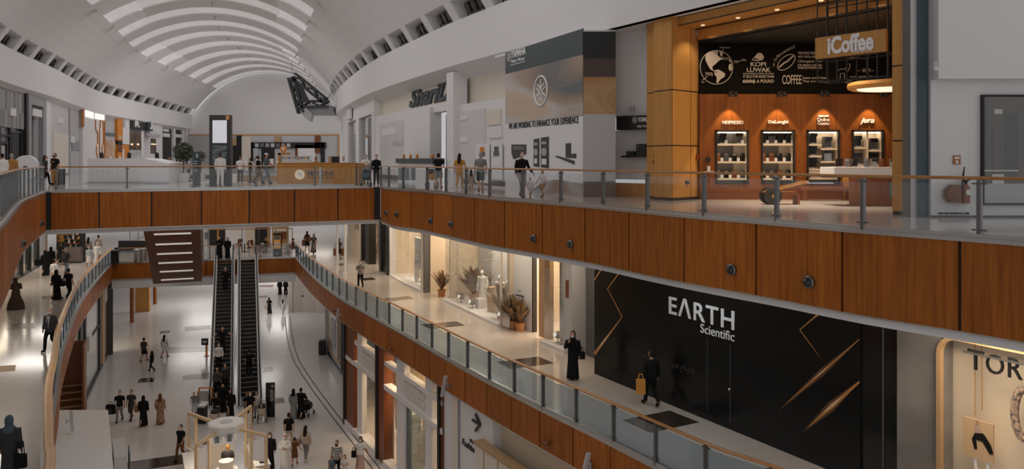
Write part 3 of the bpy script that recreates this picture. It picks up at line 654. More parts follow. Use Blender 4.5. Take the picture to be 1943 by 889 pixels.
# interior shell
YW = 27.5; XL, XR = 6.75, 15.6; SW = YW / F
a = MB(); a.box(((XL + XR) / 2, YW + .75, (L2 + EYE + 2.35) / 2 - .35), (XR - XL, .1, 0.01)); 
openings = [(1357.5, 1420, 246.5, 348.5), (1444, 1507.5, 246.5, 348.5), (1530.5, 1592.5, 246.5, 346), (1616, 1676, 246.5, 346)]
a = MB(); xs = [XL] + [D(o, 0, YW).x for op in openings for o in op[:2]] + [XR]; zt, zb = zat(246.5, YW), zat(348.5, YW)
for i in range(0, len(xs), 2): a.box(((xs[i] + xs[i + 1]) / 2, YW + .25, (L2 + EYE + 2.35) / 2), (xs[i + 1] - xs[i], .5, EYE + 2.35 - L2))
for op in openings:
    x0, x1 = D(op[0], 0, YW).x, D(op[1], 0, YW).x
    a.box(((x0 + x1) / 2, YW + .25, (zt + EYE + 2.35) / 2), (x1 - x0, .5, EYE + 2.35 - zt)); a.box(((x0 + x1) / 2, YW + .25, (zb + L2) / 2), (x1 - x0, .5, zb - L2))
struct('wall_coffee_back', a, M_woodd)
a = MB(); a.box(((XL + XR) / 2, YW + .3, EYE + 3.4), (XR - XL, .5, 2.1)); struct('wall_coffee_mural', a, mat('mural_black', (.009, .007, .0055), .9, 0, 0, None, .1))
a = MB(); a.prism([(A_ + bk * 1.3 + fd * 1.6), (B_ + bk * 1.3), Vector((XR, 22)), Vector((XR, YW + .5)), Vector((XL - .2, YW + .5))], EYE + 4.2, EYE + 4.35); struct('ceiling_coffee', a, M_black)
a = MB(); a.box((XR, 24.6, EYE + 1.3), (.2, 7, 5.6)); struct('wall_coffee_side', a, M_woodd)
a = MB(); a.box(((XL + XR) / 2, YW - .02, L2 + .12), (XR - XL - .1, .05, .24)); struct('baseboard_coffee', a, M_brown)
spot('wall_washer', (D(1383, 0, YW).x, YW - .36, EYE + 2.3), (D(1383, 0, YW).x, YW - .34, L2), 560, WARM, 70, .25)
spot('wall_washer', (D(1475, 0, YW).x, YW - .36, EYE + 2.3), (D(1475, 0, YW).x, YW - .34, L2), 560, WARM, 70, .25)
spot('wall_washer', (D(1562, 0, YW).x, YW - .36, EYE + 2.3), (D(1562, 0, YW).x, YW - .34, L2), 560, WARM, 70, .25)
spot('wall_washer', (D(1647, 0, YW).x, YW - .36, EYE + 2.3), (D(1647, 0, YW).x, YW - .34, L2), 560, WARM, 70, .25)
area('coffee_fill', (9.2, 24.2, EYE + 4.05), 2.5, 420, WARM2, sy=2.5, spread=70)  # added narrow lamp, throws warm light on the floor only
area('coffee_fill', (9.6, 24.6, EYE + 4.0), 3, 330, WARM, sy=2)  # added warm fill for the shop, no fitting of its own
for i, p in enumerate((1390, 1483, 1564, 1676)):
    c = D(p, 177, YW - .5); t = thing('track_spotlight', 'small black track spotlight under the chalk mural, %s from left' % ORD[i], 'spotlight', c, 0, 'spotlights under the chalk mural')
    a = MB(); a.box((0, .28, .06), (.05, .62, .05)); obj('arm', a, M_black, t); a = MB(); a.cyl((-.09, -.02), .07, -.12, .06, 12); a.cyl((.1, -.02), .07, -.12, .06, 12); obj('lamp_head', a, M_black, t)
# lit display niches with shelves and machines
def prop(kind, x, z, y, s, lab, grp): # small coffee-corner goods, each with its own parts
    t = thing(kind, lab, {'coffee_machine': 'coffee machine', 'capsule_box': 'box', 'coffee_bag': 'bag', 'price_card': 'card'}[kind], (x, y, z), 0, grp); a = MB()
    if kind == 'coffee_machine':
        a.box((0, .05, .5 * s), (.62 * s, .5 * s, 1.0 * s)); obj('body', a, random.choice([M_blackg, M_dgrey, M_blackg, M_steel]), t)
        a = MB(); a.box((0, -.24 * s, .82 * s), (.6 * s, .25 * s, .3 * s)); obj('brew_head', a, M_blackg, t); a = MB(); a.box((0, -.25 * s, .06 * s), (.55 * s, .3 * s, .1 * s)); obj('drip_tray', a, M_steel, t)
    elif kind == 'capsule_box': a.box((0, 0, s * .5), (s * .8, s * .5, s)); obj('carton', a, random.choice([M_white2, M_tan, M_brown, M_dgrey]), t)
    elif kind == 'coffee_bag': a.loft([(0, 0, 0, .3 * s, .18 * s), (0, 0, .7 * s, .3 * s, .2 * s), (0, 0, 1.0 * s, .26 * s, .03 * s)], 10, 4); obj('pouch', a, random.choice([M_blackg, M_brown, M_dgrey]), t)
    else: a.box((0, 0, s * .5), (s * .8, .02, s)); obj('card', a, M_white2, t)
names = ['first', 'second', 'third', 'fourth']; M_niche = mat('niche_white', (.80, .70, .56), .6); M_nichb = mat('niche_grey', (.16, .15, .14), .35)
shelves = [[(272.5, 0, 1), (306, 0, 1), (338, 0, 1)], [(272.5, 0, 1), (306, 0, 1), (338, 0, 1)], [(273, 0, .5), (281, .42, 1), (295, 0, .5), (305.5, .42, 1), (320, 0, .5), (325, 0, 1), (337, 0, 1)], [(279, 0, .5), (284, .52, 1), (312, 0, .5), (312.5, .52, 1)]]
words_ = ['left end', 'second from left', 'second from right', 'right end']
for k, op in enumerate(openings):
    x0, x1 = D(op[0], 0, YW).x, D(op[1], 0, YW).x; w_ = x1 - x0; z0, z1 = zat(op[3], YW), zt; xc = (x0 + x1) / 2
    t = thing('display_niche', 'lit display niche in the walnut coffee shop wall, %s' % words_[k], 'display case', (xc, YW, z0), 0, 'lit niches of the coffee shop')
    a = MB(); h = z1 - z0
    for p, d in (((-w_ / 2 + .03, 0, h / 2), (.06, .12, h)), ((w_ / 2 - .03, 0, h / 2), (.06, .12, h)), ((0, 0, .03), (w_, .12, .06)), ((0, 0, h - .03), (w_, .12, .06))): a.box(p, d)
    obj('frame', a, M_black, t); a = MB(); a.box((0, .47, h / 2), (w_ - .1, .04, h - .1)); a.box((w_ / 2 - .06, .25, h / 2), (.02, .44, h - .1)); a.box((-w_ / 2 + .06, .25, h / 2), (.02, .44, h - .1)); obj('back_panel', a, M_niche, t)
    if k < 2: a = MB(); a.box((-w_ * .13, .44, h / 2), (w_ * .56, .03, h - .2)); obj('grey_panel', a, M_nichb, t)
    if k == 3: a = MB(); a.box((0, .2, h / 2), (.06, .4, h - .1)); obj('divider', a, M_niche, t)
    for py, u0, u1 in shelves[k]:
        a = MB(); zz = zat(py, YW) - z0; a.box((-w_ / 2 + w_ * (u0 + u1) / 2, .22, zz - .03), (w_ * (u1 - u0) - .08, .42, .07)); obj('shelf', a, M_niche, t)
    a = MB(); a.box((0, .2, h - .09), (w_ - .2, .3, .03)); obj('light_strip', a, emis('niche_light', (1, .82, .60), 10), t)
    a = MB(); a.box((-w_ / 2 + .085, .1, h / 2), (.02, .03, h - .15)); obj('light_strip', a, MATS['niche_light'], t)
    i = 0
    for py, u0, u1 in shelves[k]:
        if k == 2 and py >= 325:
            for j in range(11): prop('capsule_box', x0 + .1 + w_ * .085 * (j + .5), zat(py, YW), YW + .12, .15, 'capsule carton in the %s bottom row, second niche from right, %s from left' % ('upper' if py < 330 else 'lower', ORD[j]), 'capsule cartons in the niche')
            continue
        m = (2 if k == 0 else 4) if u1 - u0 > .9 else 1
        if py > 300 and k < 2: m = 4
        for j in range(m):
            x = x0 + w_ * (u0 + (u1 - u0) * (j + .5) / m); zz = zat(py, YW); kd = 'coffee_machine' if (py < 290 or k > 1) else 'coffee_bag'
            rw = {0: 'top', 1: 'middle', 2: 'bottom'}.get(shelves[k].index((py, u0, u1)), 'lower')
            sd = 'right' if u0 > .3 else 'left'; rr = rw if k < 2 else {273: 'upper', 279: 'upper', 281: 'upper', 284: 'upper', 295: 'middle', 305.5: 'middle'}.get(py, 'lower') + ' ' + sd
            prop(kd, x, zz, YW + .22, .42 if kd == 'coffee_machine' else .3, '%s on the %s shelf, %s niche, %s from left' % (kd.replace('_', ' ').replace('bag', 'pouch'), rr, words_[k], ORD[j]), 'goods in the lit niches')
            if k < 2: prop('price_card', x + .1, zz, YW + .05, .13, 'white price card on the %s shelf, %s niche, %s from left' % (rr, words_[k], ORD[j]), 'price cards in the niches')
BW = Path([Vector((XL, YW)), Vector((XR, YW))])
def signs(nm, lab, rows):
    t = thing(nm, lab, 'sign')
    for body, p0, p1, yb, yt, k in rows: wall_text(BW, body, p0, p1, yb, yt, M_text, 'lettering', t, .04, ext=.02, **k)
signs('wall_lettering', 'white capital lettering above the first lit niche from left', [('NESPRESSO', 1370, 1409.5, 235.5, 229, dict(bold=.015))])
signs('wall_lettering', 'white bold lettering above the second lit niche from left', [('DeLonghi', 1457, 1494.5, 236, 228, dict(bold=.03))])
signs('wall_lettering', 'three small lines of white lettering above the third lit niche', [('NESCAFÉ', 1551.5, 1571, 222, 217.5, dict(bold=.02)), ('Dolce', 1550, 1572.5, 230, 223.5, {}), ('Gusto', 1550, 1572.5, 237, 231, {})])
signs('wall_lettering', 'slanted white script lettering above the rightmost lit niche', [('jura', 1631, 1658, 236.5, 223.5, dict(shear=.4, bold=.03))])
# chalk mural: globe, civet, bean, goat and slogans
M_chalk = mat('chalk', (.62, .52, .43), .9); t = thing('chalk_mural', 'chalk drawn coffee mural with globe and slogans on black wall band', 'mural')
def ch(body, p0, p1, yb, yt, **k): wall_text(BW, body, p0, p1, yb, yt, M_chalk, 'chalk_lettering', t, .07, ext=.006, **k)
def chl(pts, wd=.012, closed=False, nm='chalk_line'):
    a = MB(); P = [D(x, y, YW - .06) for x, y in pts]; a.tube(P, wd, 5, closed=closed); obj(nm, a, M_chalk, t)
def chp(pts, nm='chalk_shape'):
    a = MB(); P = [D(x, y, YW - .05) for x, y in pts]; a.plate([(p.x - P[0].x, p.z) for p in P], (P[0].x, YW - .05, 0), (1, 0, 0), (0, -1, 0), .02); obj(nm, a, M_chalk, t)
G = (1359.5, 127.5); chl([(G[0] + 31 * math.cos(i * math.pi / 20), G[1] + 32 * math.sin(i * math.pi / 20)) for i in range(40)], .014, True, 'globe_outline')
chp([(1339, 104), (1346, 98), (1355, 96), (1363, 97), (1361, 104), (1366, 109), (1371, 111), (1363, 116), (1358, 121), (1351, 127), (1353, 133), (1362, 138), (1357, 137), (1347, 131), (1342, 122), (1338, 112)], 'north_continent')
chp([(1356, 133), (1363, 132), (1369, 135), (1376, 140), (1374, 146), (1366, 151), (1362, 158), (1359, 156), (1360, 147), (1355, 140)], 'south_continent')
chp([(1383, 122), (1388, 120), (1389, 132), (1385, 135), (1382, 130)], 'east_continent'); chp([(1381, 109), (1386, 115), (1388, 119), (1384, 117)], 'east_islands')
chp([(1365, 97), (1371, 99), (1371, 105), (1367, 107)], 'arctic_island')
ch('70%', 1337, 1352, 144, 137.5); ch('25%', 1368, 1380, 114, 109); ch('5%', 1391.5, 1399, 120, 115); ch('Etc.', 1407, 1416, 116, 112); ch('Arabica', 1330, 1336, 157, 154); ch('Robusta', 1365, 1384, 92, 89); chl([(1372, 93), (1370, 108)]); chl([(1400, 117), (1406, 115)]); chl([(1333, 152), (1342, 145)])
chp([(1427, 112), (1432, 107), (1438, 100), (1445, 101), (1449, 107), (1449, 110), (1443, 114), (1436, 112), (1431, 110)], 'civet'); chl([(1427, 113), (1438, 115), (1448, 112)], .02)
ch('KOPI', 1423, 1452, 126.5, 118, bold=.02); ch('LUWAK', 1416, 1461, 137, 128.5, bold=.02); ch('MOST EXPENSIVE COFFEE IN THE WORLD', 1409, 1467, 141.5, 138.5); ch('IT SELLS FOR MORE THAN', 1409, 1467, 148, 143, bold=.01); ch('600$', 1408, 1432, 158.5, 151, bold=.03); ch('A POUND', 1434, 1467, 157.5, 151, shear=.2, bold=.015)
for i, c_ in enumerate('Antioxidant'):
    u = i / 10; x, y = 1467 + 38 * u ** 1.15, 126 - 34 * u ** .55; ch(c_, x - 1.4, x + 1.8, y, y - (7 if c_ in 'Atd' else 5))
chl([(1492 + 17 * math.cos(a_) * .98 - 8 * math.sin(a_) * .1, 118 - 14 * math.cos(a_) * .55 + 13 * math.sin(a_)) for a_ in [i * math.pi / 14 for i in range(28)]], .016, True, 'bean_outline'); chl([(1478, 128), (1488, 119), (1494, 116), (1505, 106)], .03, nm='bean_crease'); chl([(1483, 112), (1490, 106), (1500, 103)], .012)
ch('TREATING WEEK', 1512.5, 1548, 103.5, 98.5, bold=.01); ch('WITH TOPICAL APPLE', 1512.5, 1548, 110, 106); ch('Chlorogenic Acid', 1512.5, 1558, 120, 114, shear=.35); ch('FOR WEIGHT LOSS AND', 1512.5, 1558, 126, 122); ch('DIABETES PREVENTION', 1512.5, 1558, 131, 127)
ch('COFFEE', 1483, 1519.5, 160, 142.5, bold=.006); ch("beans aren't beans.", 1521.5, 1572, 150, 145, shear=.2); ch('They are fruit pits', 1521.5, 1572, 157.5, 152, shear=.3)
chl([(1590, 148), (1588, 136), (1594, 131), (1604, 131), (1607, 122), (1613, 121), (1612, 129), (1608, 136), (1606, 148), (1602, 148), (1602, 139), (1595, 139), (1594, 149)], .012, False, 'goat'); ch('GOAT', 1634.5, 1650, 137, 130.5, bold=.02); chl([(1626, 134), (1632, 134)]); chl([(1652, 134), (1658, 134)])
ch('energetic live', 1611, 1660, 148, 143.5); ch('shows we find their', 1604, 1642, 154.5, 151.5); ch('energy & endurance', 1602, 1642, 158.5, 155.5); ch('Think', 1607, 1622, 162, 159); ch('Coffee beans', 1606, 1640, 112, 108)
# hanging cage with the shop name
HC0, HC1 = Vector((8.63, 21.7)), Vector((9.86, 20.1)); HPc = Path([HC0, HC1]); hn = HPc.nrm(1)
t = thing('hanging_sign', 'oak board with large white shop name in a black hanging cage', 'sign')
a = MB(); HPc.slab(a, 0, HPc.len, EYE + 2.84, EYE + 3.43, -.06, .04, 9); ob = obj('oak_board', a, M_woodl, t)
wall_text(HPc, 'iCoffee', 1573, 1660, 104, 71, M_text, 'lettering', ob, .05, bold=.035, ext=.03)
for i in range(5):
    c, d, n = on(HPc, 1622 + 7.8 * i, 97 - .9 * i, .05); a = MB(); k = 14
    a.tube([c + (d * math.cos(2 * math.pi * j / k) + Vector((0, 0, 1)) * math.sin(2 * math.pi * j / k)) * .045 for j in range(k)], .012, 6, closed=True); a.bar(c - d * .02, c + d * .02, .02, .04, n); obj('badge', a, M_text, ob)
a = MB()
for row in (0, -.55):
    for i in range(8):
        q = HPc.off(HPc.len * i / 7, row - .08); a.bar((q.x, q.y, EYE + 2.2), (q.x, q.y, EYE + 4.9), .028)
    for z in (2.2, 2.82, 3.46, 4.35): p, q = HPc.off(0, row - .08), HPc.off(HPc.len, row - .08); a.bar((p.x, p.y, EYE + z), (q.x, q.y, EYE + z), .03)
for e in (0, HPc.len):
    for z in (2.2, 2.82, 3.46): p, q = HPc.off(e, -.08), HPc.off(e, -.63); a.bar((p.x, p.y, EYE + z), (q.x, q.y, EYE + z), .028)
obj('cage', a, M_black, t)
# drum lamp, counter, chair, bench, cart
c = D(1690, 168, 24.0); t = thing('pendant_lamp', 'wide round oak drum lamp glowing underneath beside the right pillar', 'lamp', c)
a = MB(); a.tube([(1.15 * math.cos(i * math.pi / 20), 1.15 * math.sin(i * math.pi / 20), .09) for i in range(40)], .12, 8, closed=True); a.loft([(0, 0, .12, 1.12, 1.12), (0, 0, .17, 1.12, 1.12)], 40); obj('oak_ring', a, M_woodl, t, True)
a = MB(); a.loft([(0, 0, -.03, .95, .95), (0, 0, .1, 1.05, 1.05)], 40); obj('diffuser', a, emis('drum_glow', (1, .86, .66), 3.2), t)
a = MB(); [a.bar((x, 0, .15), (x, 0, 2.0), .02) for x in (-.7, .7)]; obj('suspension_rod', a, M_black, t)
c = W(1650, 391, L2); t = thing('sales_counter', 'white topped counter with dark front at the right of the coffee shop', 'counter', (c.x, c.y, L2))
a = MB(); a.box((.55, .5, .45), (1.5, 1.0, .9)); obj('body', a, M_brown, t); a = MB(); a.box((.2, .5, 1.05), (2.6, 1.1, .3)); obj('worktop', a, M_white2, t)
a = MB(); a.box((1.0, -.02, .5), (.8, .04, .5)); obj('front_panel', a, M_tealg, t)
for i in range(8): prop('coffee_bag' if i % 2 else 'coffee_machine', c.x - .75 + .28 * i, L2 + 1.2, c.y + .4 + .1 * (i % 3), .26, '%s on the white counter, %s from left' % ('small pouch' if i % 2 else 'small machine', ORD[i]), 'goods on the white counter')
def chair(loc, rz, lab, m=M_woodl, grp=None):
    t = thing('chair', lab, 'chair', loc, rz, grp); a = MB(); a.loft([(0, 0, .43, .22, .22), (0, 0, .47, .23, .23)], 14, 3); obj('seat', a, m, t)
    a = MB(); a.loft([(0, .2, .47, .2, .03), (0, .24, .7, .23, .03), (0, .26, .88, .18, .025)], 14, 3); obj('backrest', a, m, t)
    for x in (-1, 1):
        for y in (-1, 1): a = MB(); a.tube([(x * .16, y * .16, .44), (x * .21, y * .21, 0)], [.02, .014], 6); obj('leg', a, m, t)
    return t
c = W(1613, 379, L2); chair((c.x, c.y, L2), 2.6, 'rounded oak shell chair beside the white coffee counter')
c = W(1572, 379, L2); t = thing('bench', 'long low dark bench against the walnut wall', 'bench', (c.x, 26.9, L2)); a = MB(); a.box((0, 0, .42), (2.3, .5, .1)); obj('seat', a, M_brown, t)
for x in (-1, 1): a = MB(); a.box((x, 0, .19), (.1, .45, .38)); obj('leg', a, M_brown, t)
c = W(1466, 388, L2); t = thing('hand_cart', 'two wheeled wooden hand cart with long handle standing in the coffee shop', 'cart', (c.x, c.y, L2)); 
for y in (0, .55):
    a = MB(); a.tube([(.02, y - .04, .27), (.02, y + .04, .27)], [.27, .27], 20); obj('wheel', a, M_black, t); a = MB(); a.tube([(.02, y - .06, .27), (.02, y + .06, .27)], [.06, .06], 10); obj('hub', a, M_woodl, t)
a = MB(); a.box((.3, .27, .38), (1.0, .5, .06)); a.box((.85, .27, .16), (.08, .4, .32)); obj('platform', a, M_brown, t)
a = MB(); [a.bar((-.2, y, .38), (1.15, y, .72 if y else .74), .04) for y in (.02, .5)]; a.bar((1.15, .02, .74), (1.15, .5, .72), .04); obj('handle', a, M_woodl, t)
c = D(1343, 322, YW - .02); t = thing('wall_dispenser', 'small white dispenser shelf on the walnut wall left of the niches', 'dispenser', c); a = MB(); a.box((0, -.1, -.06), (.34, .2, .03)); obj('shelf', a, M_white2, t); a = MB(); a.cyl((0, -.1), .06, -.04, .14, 12); obj('bottle', a, M_white2, t); a = MB(); a.box((0, -.03, .36), (.16, .05, .16)); obj('black_plate', a, M_black, t)
# ================================================================ SHOP AT THE RIGHT EDGE
YR = 19.0; RP = Path([Vector((D(1716, 0, YR).x, YR)), Vector((D(2060, 0, YR).x, YR))])
a = MB(); RP.rect(a, 1766, 2060, -200, 152, -.3, .35); RP.rect(a, 1766, 2060, 152, 415, -.5, 0); struct('wall_right_near', a, M_white)
t = thing('glass_fin', 'tall slate blue glass strip with steel edge beside the oak pillar', 'glazing'); a = MB(); RP.rect(a, 1735, 1766, -200, 415, -.3, -.1); obj('blue_glass', a, mat('slate_glass', (.085, .12, .14), .12), t)
for p0, p1, m, nm in ((1720, 1723.5, M_dgrey, 'dark_edge'), (1723.5, 1731, M_lgrey, 'steel_edge'), (1731, 1735, M_grey, 'steel_edge')): a = MB(); RP.rect(a, p0, p1, -200, 415, -.2, .1); obj(nm, a, m, t)
t = thing('shop_window', 'black framed shop window at the right edge with dim interior', 'window'); a = MB()
for p0, p1, y0, y1 in ((1860, 1863.5, 180, 388), (1863.5, 2000, 180, 183), (1863.5, 2000, 385, 388)): RP.rect(a, p0, p1, y0, y1, 0, .1)
obj('frame', a, M_black, t); a = MB(); RP.rect(a, 1863.5, 2000, 183, 350, 0, .03); obj('interior_backdrop', a, mat('dim_interior', (.10, .07, .05), .6), t)
a = MB(); RP.rect(a, 1863.5, 2000, 348, 385, 0, .06); obj('lower_panel', a, mat('pale_base', (.62, .60, .58), .4), t); a = MB(); RP.rect(a, 1864, 2000, 184, 384, .07, .09); obj('glass_pane', a, M_shopglass, t)
a = MB(); RP.rect(a, 1866, 1872, 200, 345, .035, .05); RP.rect(a, 1880, 1884, 240, 345, .035, .05); RP.rect(a, 1905, 1930, 215, 345, .035, .05); obj('dark_panel', a, M_black, t)
a = MB(); RP.rect(a, 1866, 1930, 322, 325, .04, .06); RP.rect(a, 1884, 1899, 207, 216, .04, .06); obj('light_panel', a, M_offw, t)
a = MB(); RP.rect(a, 1880, 1902, 330, 348, .05, .065); obj('pale_box', a, M_white2, t)
a = MB(); RP.rect(a, 1766, 2000, 408.5, 411, 0, .03); struct('baseboard_right', a, M_dgrey)
wall_text(RP, 'BASE TBD TRADING LLC (BR)', 1780, 1838, 407, 402.5, M_textd, 'wall_lettering', None, .02)
for o in list(bpy.data.objects):
    if o.name.startswith('wall_lettering') and 'category' not in o: tag(o, 'tiny dark company lettering low on the white wall', 'sign')
c = D(1815, 385, YR - .12); t = thing('fire_extinguisher_cover', 'copper coloured fire hose drum on white wall', 'hose reel', c); a = MB(); a.loft([(-.05, 0, .02, .17, .1), (-.1, 0, .15, .2, .12), (-.1, 0, .32, .2, .12), (-.05, 0, .45, .12, .1)], 14, 3); obj('drum', a, mat('bronze', (.20, .085, .035), .35, .3), t, True)
t = thing('fire_extinguisher', 'fire extinguisher with black hose on the white wall beside the hose drum', 'extinguisher', D(1832, 385, YR - .12)); a = MB(); a.loft([(0, 0, 0, .1, .1), (0, 0, .38, .1, .1), (0, 0, .46, .05, .05)], 14); obj('cylinder', a, mat('rust_red', (.28, .07, .025), .35), t, True)
a = MB(); a.box((.02, -.1, .27), (.12, .02, .13)); obj('label_plate', a, M_white2, t); a = MB(); a.bar((0, 0, .45), (.02, 0, .56), .05); a.bar((-.03, 0, .54), (.12, 0, .58), .03); obj('valve', a, M_black, t); a = MB(); a.tube([(0, 0, .5), (-.08, -.02, .62), (-.05, -.04, .9), (-.1, -.03, .45), (-.1, -.04, .3)], [.02, .03, .012, .02, .02], 6); obj('hose', a, M_black, t)
t = thing('wall_sign', 'small square orange fire sign above the extinguisher', 'sign', D(1815.5, 303, YR - .02)); a = MB(); a.box((0, 0, 0), (.18, .02, .22)); obj('plate', a, mat('sign_orange', (.42, .17, .05), .5), t); a = MB(); a.box((0, -.012, .05), (.12, .006, .05)); a.box((0, -.012, -.05), (.06, .006, .08)); obj('pictogram', a, M_text, t)
t = thing('security_camera', 'small white camera on the upper white wall at right', 'camera', D(1775, 124, YR - .4)); a = MB(); a.box((0, 0, 0), (.12, .1, .2)); obj('bracket', a, M_lgrey, t); a = MB(); a.tube([(-.02, -.02, -.06), (-.08, -.2, -.1)], [.05, .05], 8); obj('body', a, M_white2, t)
# bright wall above the right galleries from band to portal
a = MB(); F2R.slab(a, F2R.px(957), F2R.px(1230) + 7, EYE + 4.98, EYE + 5.12, -2.5, .55, 2); struct('ceiling_right_soffit', a, M_white)
a = MB(); F2R.slab(a, F2R.px(1075), F2R.px(1230) + 7, EYE + 4.98, EYE + 9, .25, .6, 2); struct('wall_right_upper', a, M_white)
# ================================================================ UPPER LEVEL, LEFT: shop fronts near to far
a = MB(); F2L.slab(a, F2L.px(-300), F2L.px(379), L2, SOF, -.8, -.5, 3); struct('wall_left', a, M_white)
def R_(t, nm, p0, p1, y0, y1, m, o0=-.5, o1=.0, path=F2L):
    a = MB(); path.rect(a, p0, p1, y0, y1, o0, o1); return obj(nm, a, m, t)
m, n_, l_, b_ = base('tile_weave'); v_, g_ = coords(n_, l_, (1, 1, 1)); tc = nd(n_, 'ShaderNodeTexChecker'); tc.inputs['Scale'].default_value = 1.3; mp_ = nd(n_, 'ShaderNodeMapping'); mp_.inputs['Scale'].default_value = (1.2, 1.2, .55); l_.new(v_, mp_.inputs['Vector']); l_.new(mp_.outputs[0], tc.inputs['Vector'])
tc.inputs['Color1'].default_value = (.36, .34, .335, 1); tc.inputs['Color2'].default_value = (.20, .20, .20, 1); l_.new(tc.outputs['Color'], b_.inputs['Base Color']); M_weave = m
t = thing('storefront', 'shop front with grey woven tile wall over dark glass doors, far left', 'shop')
R_(t, 'tile_wall', -60, 43, 145, 230, M_weave, -.5, .1); R_(t, 'glass_wall', -60, 43, 230, 345, mat('smoke_glass', (.23, .24, .26), .1), -.5, -.1)
for p0, p1, y0, y1 in ((-2, 0.5, 230, 345), (17.5, 19.5, 226, 345), (39.5, 43, 226, 345), (-40, 18, 249, 253), (0, 14, 268, 273), (11.5, 14, 268, 345)): R_(t, 'black_frame', p0, p1, y0, y1, M_black, -.1, .06)
R_(t, 'dark_opening', 24, 38, 250, 345, M_black, -.1, -.05); R_(t, 'grey_soffit_panel', 22, 39, 247, 251, M_teal, -.1, .02); R_(t, 'bright_interior', 3, 11, 275, 345, M_lgrey, -.1, -.04)
t = thing('shop_sign', 'small blank white square sign on the woven tile wall', 'sign'); R_(t, 'plate', 15, 25, 204, 219, M_white2, .1, .2)
t = thing('storefront', 'narrow grey portal shop front with striped warm shelves inside, beside black pillar', 'shop')
R_(t, 'black_pillar', 43, 47.5, 175, 345, M_black, -.5, .25); R_(t, 'lintel', 47.5, 83, 178, 196, M_grey, -.5, .2); R_(t, 'pier', 47.5, 54.5, 196, 345, M_grey, -.5, .2); R_(t, 'pier', 77, 83, 200, 345, M_grey, -.5, .2)
R_(t, 'warm_interior', 54.5, 67, 196, 345, M_tan, -.5, -.3); R_(t, 'side_wall', 67, 77, 196, 345, M_grey, -.5, -.1)
for k in range(5): R_(t, 'shelf', 54.5, 63, 281 + 10 * k, 286 + 10 * k, M_white2, -.3, -.15)
R_(t, 'dark_sign', 56, 67, 193, 207, M_black, -.1, .1); R_(t, 'white_sign', 54.5, 72, 205, 219, M_white2, .0, .3); R_(t, 'dark_panel', 55, 63, 217, 223, M_black, -.3, .05)
t = thing('storefront', 'pale white shop front with faint framed panels between grey portal and copper lines', 'shop')
R_(t, 'white_wall', 83, 94, 183, 345, M_white2, -.5, .1); R_(t, 'framed_panel', 94, 130, 189, 300, mat('pale_panel', (0, 0, 0)), -.5, 0); R_(t, 'grey_pier', 131, 148, 200, 345, M_lgrey, -.5, .1); R_(t, 'tan_panel', 101, 129, 251, 330, M_offw, .0, .06); R_(t, 'white_panel', 108, 120, 222, 232, M_white2, 0, .06)
for p0, p1, y0, y1, m in ((131, 138, 258, 270, M_white2), (133, 148, 268, 284, M_grey)): R_(t, 'small_sign', p0, p1, y0, y1, m, .1, .2)
c = W(128, 346, L2); t = thing('round_display', 'round white display disc in front of the pale shop front', 'display', (c.x, c.y - 4, L2)); a = MB(); a.tube([(0, .1, .95), (0, -.1, .95)], [.72, .72], 28); obj('disc', a, M_white, t); a = MB(); a.box((0, 0, .12), (.7, .5, .25)); obj('foot', a, M_white2, t); a = MB(); a.tube([(0, -.1, .95), (0, -.16, .95)], [.14, .1], 12); obj('hub', a, M_tealg, t)
t = thing('storefront', 'white shop pillar with three winding copper lines', 'shop')
R_(t, 'white_body', 149, 192, 200, 340, M_white2, -.5, .4); R_(t, 'lamp_panel', 153, 169, 208, 221, M_light, .4, .46); R_(t, 'lamp_panel', 172, 190, 212, 225, M_light, .4, .46); R_(t, 'copper_edge', 148, 150.5, 205, 240, M_copper, .3, .45); R_(t, 'copper_edge', 190, 192, 226, 304, M_copper, .3, .45)
for k, pts in enumerate((((172.6, 227), (172.6, 244), (176.8, 253), (176.8, 273), (174.3, 279), (174.3, 290), (179, 304)), ((182, 227), (182, 242), (180.5, 246), (180.5, 292), (184, 304)), ((186, 227), (188, 234), (188, 274), (185.5, 278), (185.5, 287), (190, 304)))):
    a = MB(); P = [on(F2L, x, y, .44)[0] for x, y in pts]; a.tube(P, .075, 6); obj('copper_line', a, M_copper, t)
t = thing('storefront', 'shop front with orange goods shelves and a tall orange pillar', 'shop')
R_(t, 'grey_wall', 192, 217, 215, 340, M_lgrey, -.5, .05); R_(t, 'dark_beam', 197, 216, 251, 256, M_tealg, .05, .2); R_(t, 'shelf_wall', 198, 217, 266, 304, mat_noise('goods_orange', (.60, .50, .42), (.55, .20, .03), 1.2, .6), .05, .12); R_(t, 'orange_pillar', 217, 227.5, 222, 266, M_orange, -.4, .35); R_(t, 'amber_block', 218, 227, 256, 264, mat('amber_pale', (.60, .42, .24), .5), .35, .4); R_(t, 'dark_block', 219, 227, 266, 274, M_black, -.4, .3); R_(t, 'orange_block', 219, 241, 273, 304, M_orange, -.4, .25); R_(t, 'brown_block', 219, 227, 273, 288, M_brown, .25, .3)
R_(t, 'white_slot', 228, 231, 282, 300, M_white2, .25, .3); R_(t, 'white_column', 228, 241, 224, 273, M_white2, -.4, .3); R_(t, 'pale_sign', 227, 232, 226, 240, M_lgrey, .3, .4)
t = thing('storefront', 'shop front with dark sign board carrying white letter and Arabic mark', 'shop')
R_(t, 'white_body', 241, 272, 240, 330, M_white2, -.5, .1); R_(t, 'sign_board', 241.5, 273, 223, 243, M_black, -.4, .35); R_(t, 'sign_plate', 246, 262, 226, 241.5, M_teal, .35, .4); wall_text(F2L, 'R', 249, 259, 240, 228, M_text, 'lettering', t, .45, bold=.06); R_(t, 'arabic_board', 273, 281, 223, 248, M_teal, .2, .6); wall_text(F2L, 'J', 275, 280, 245, 226, M_text, 'lettering', t, .65, bold=.05)
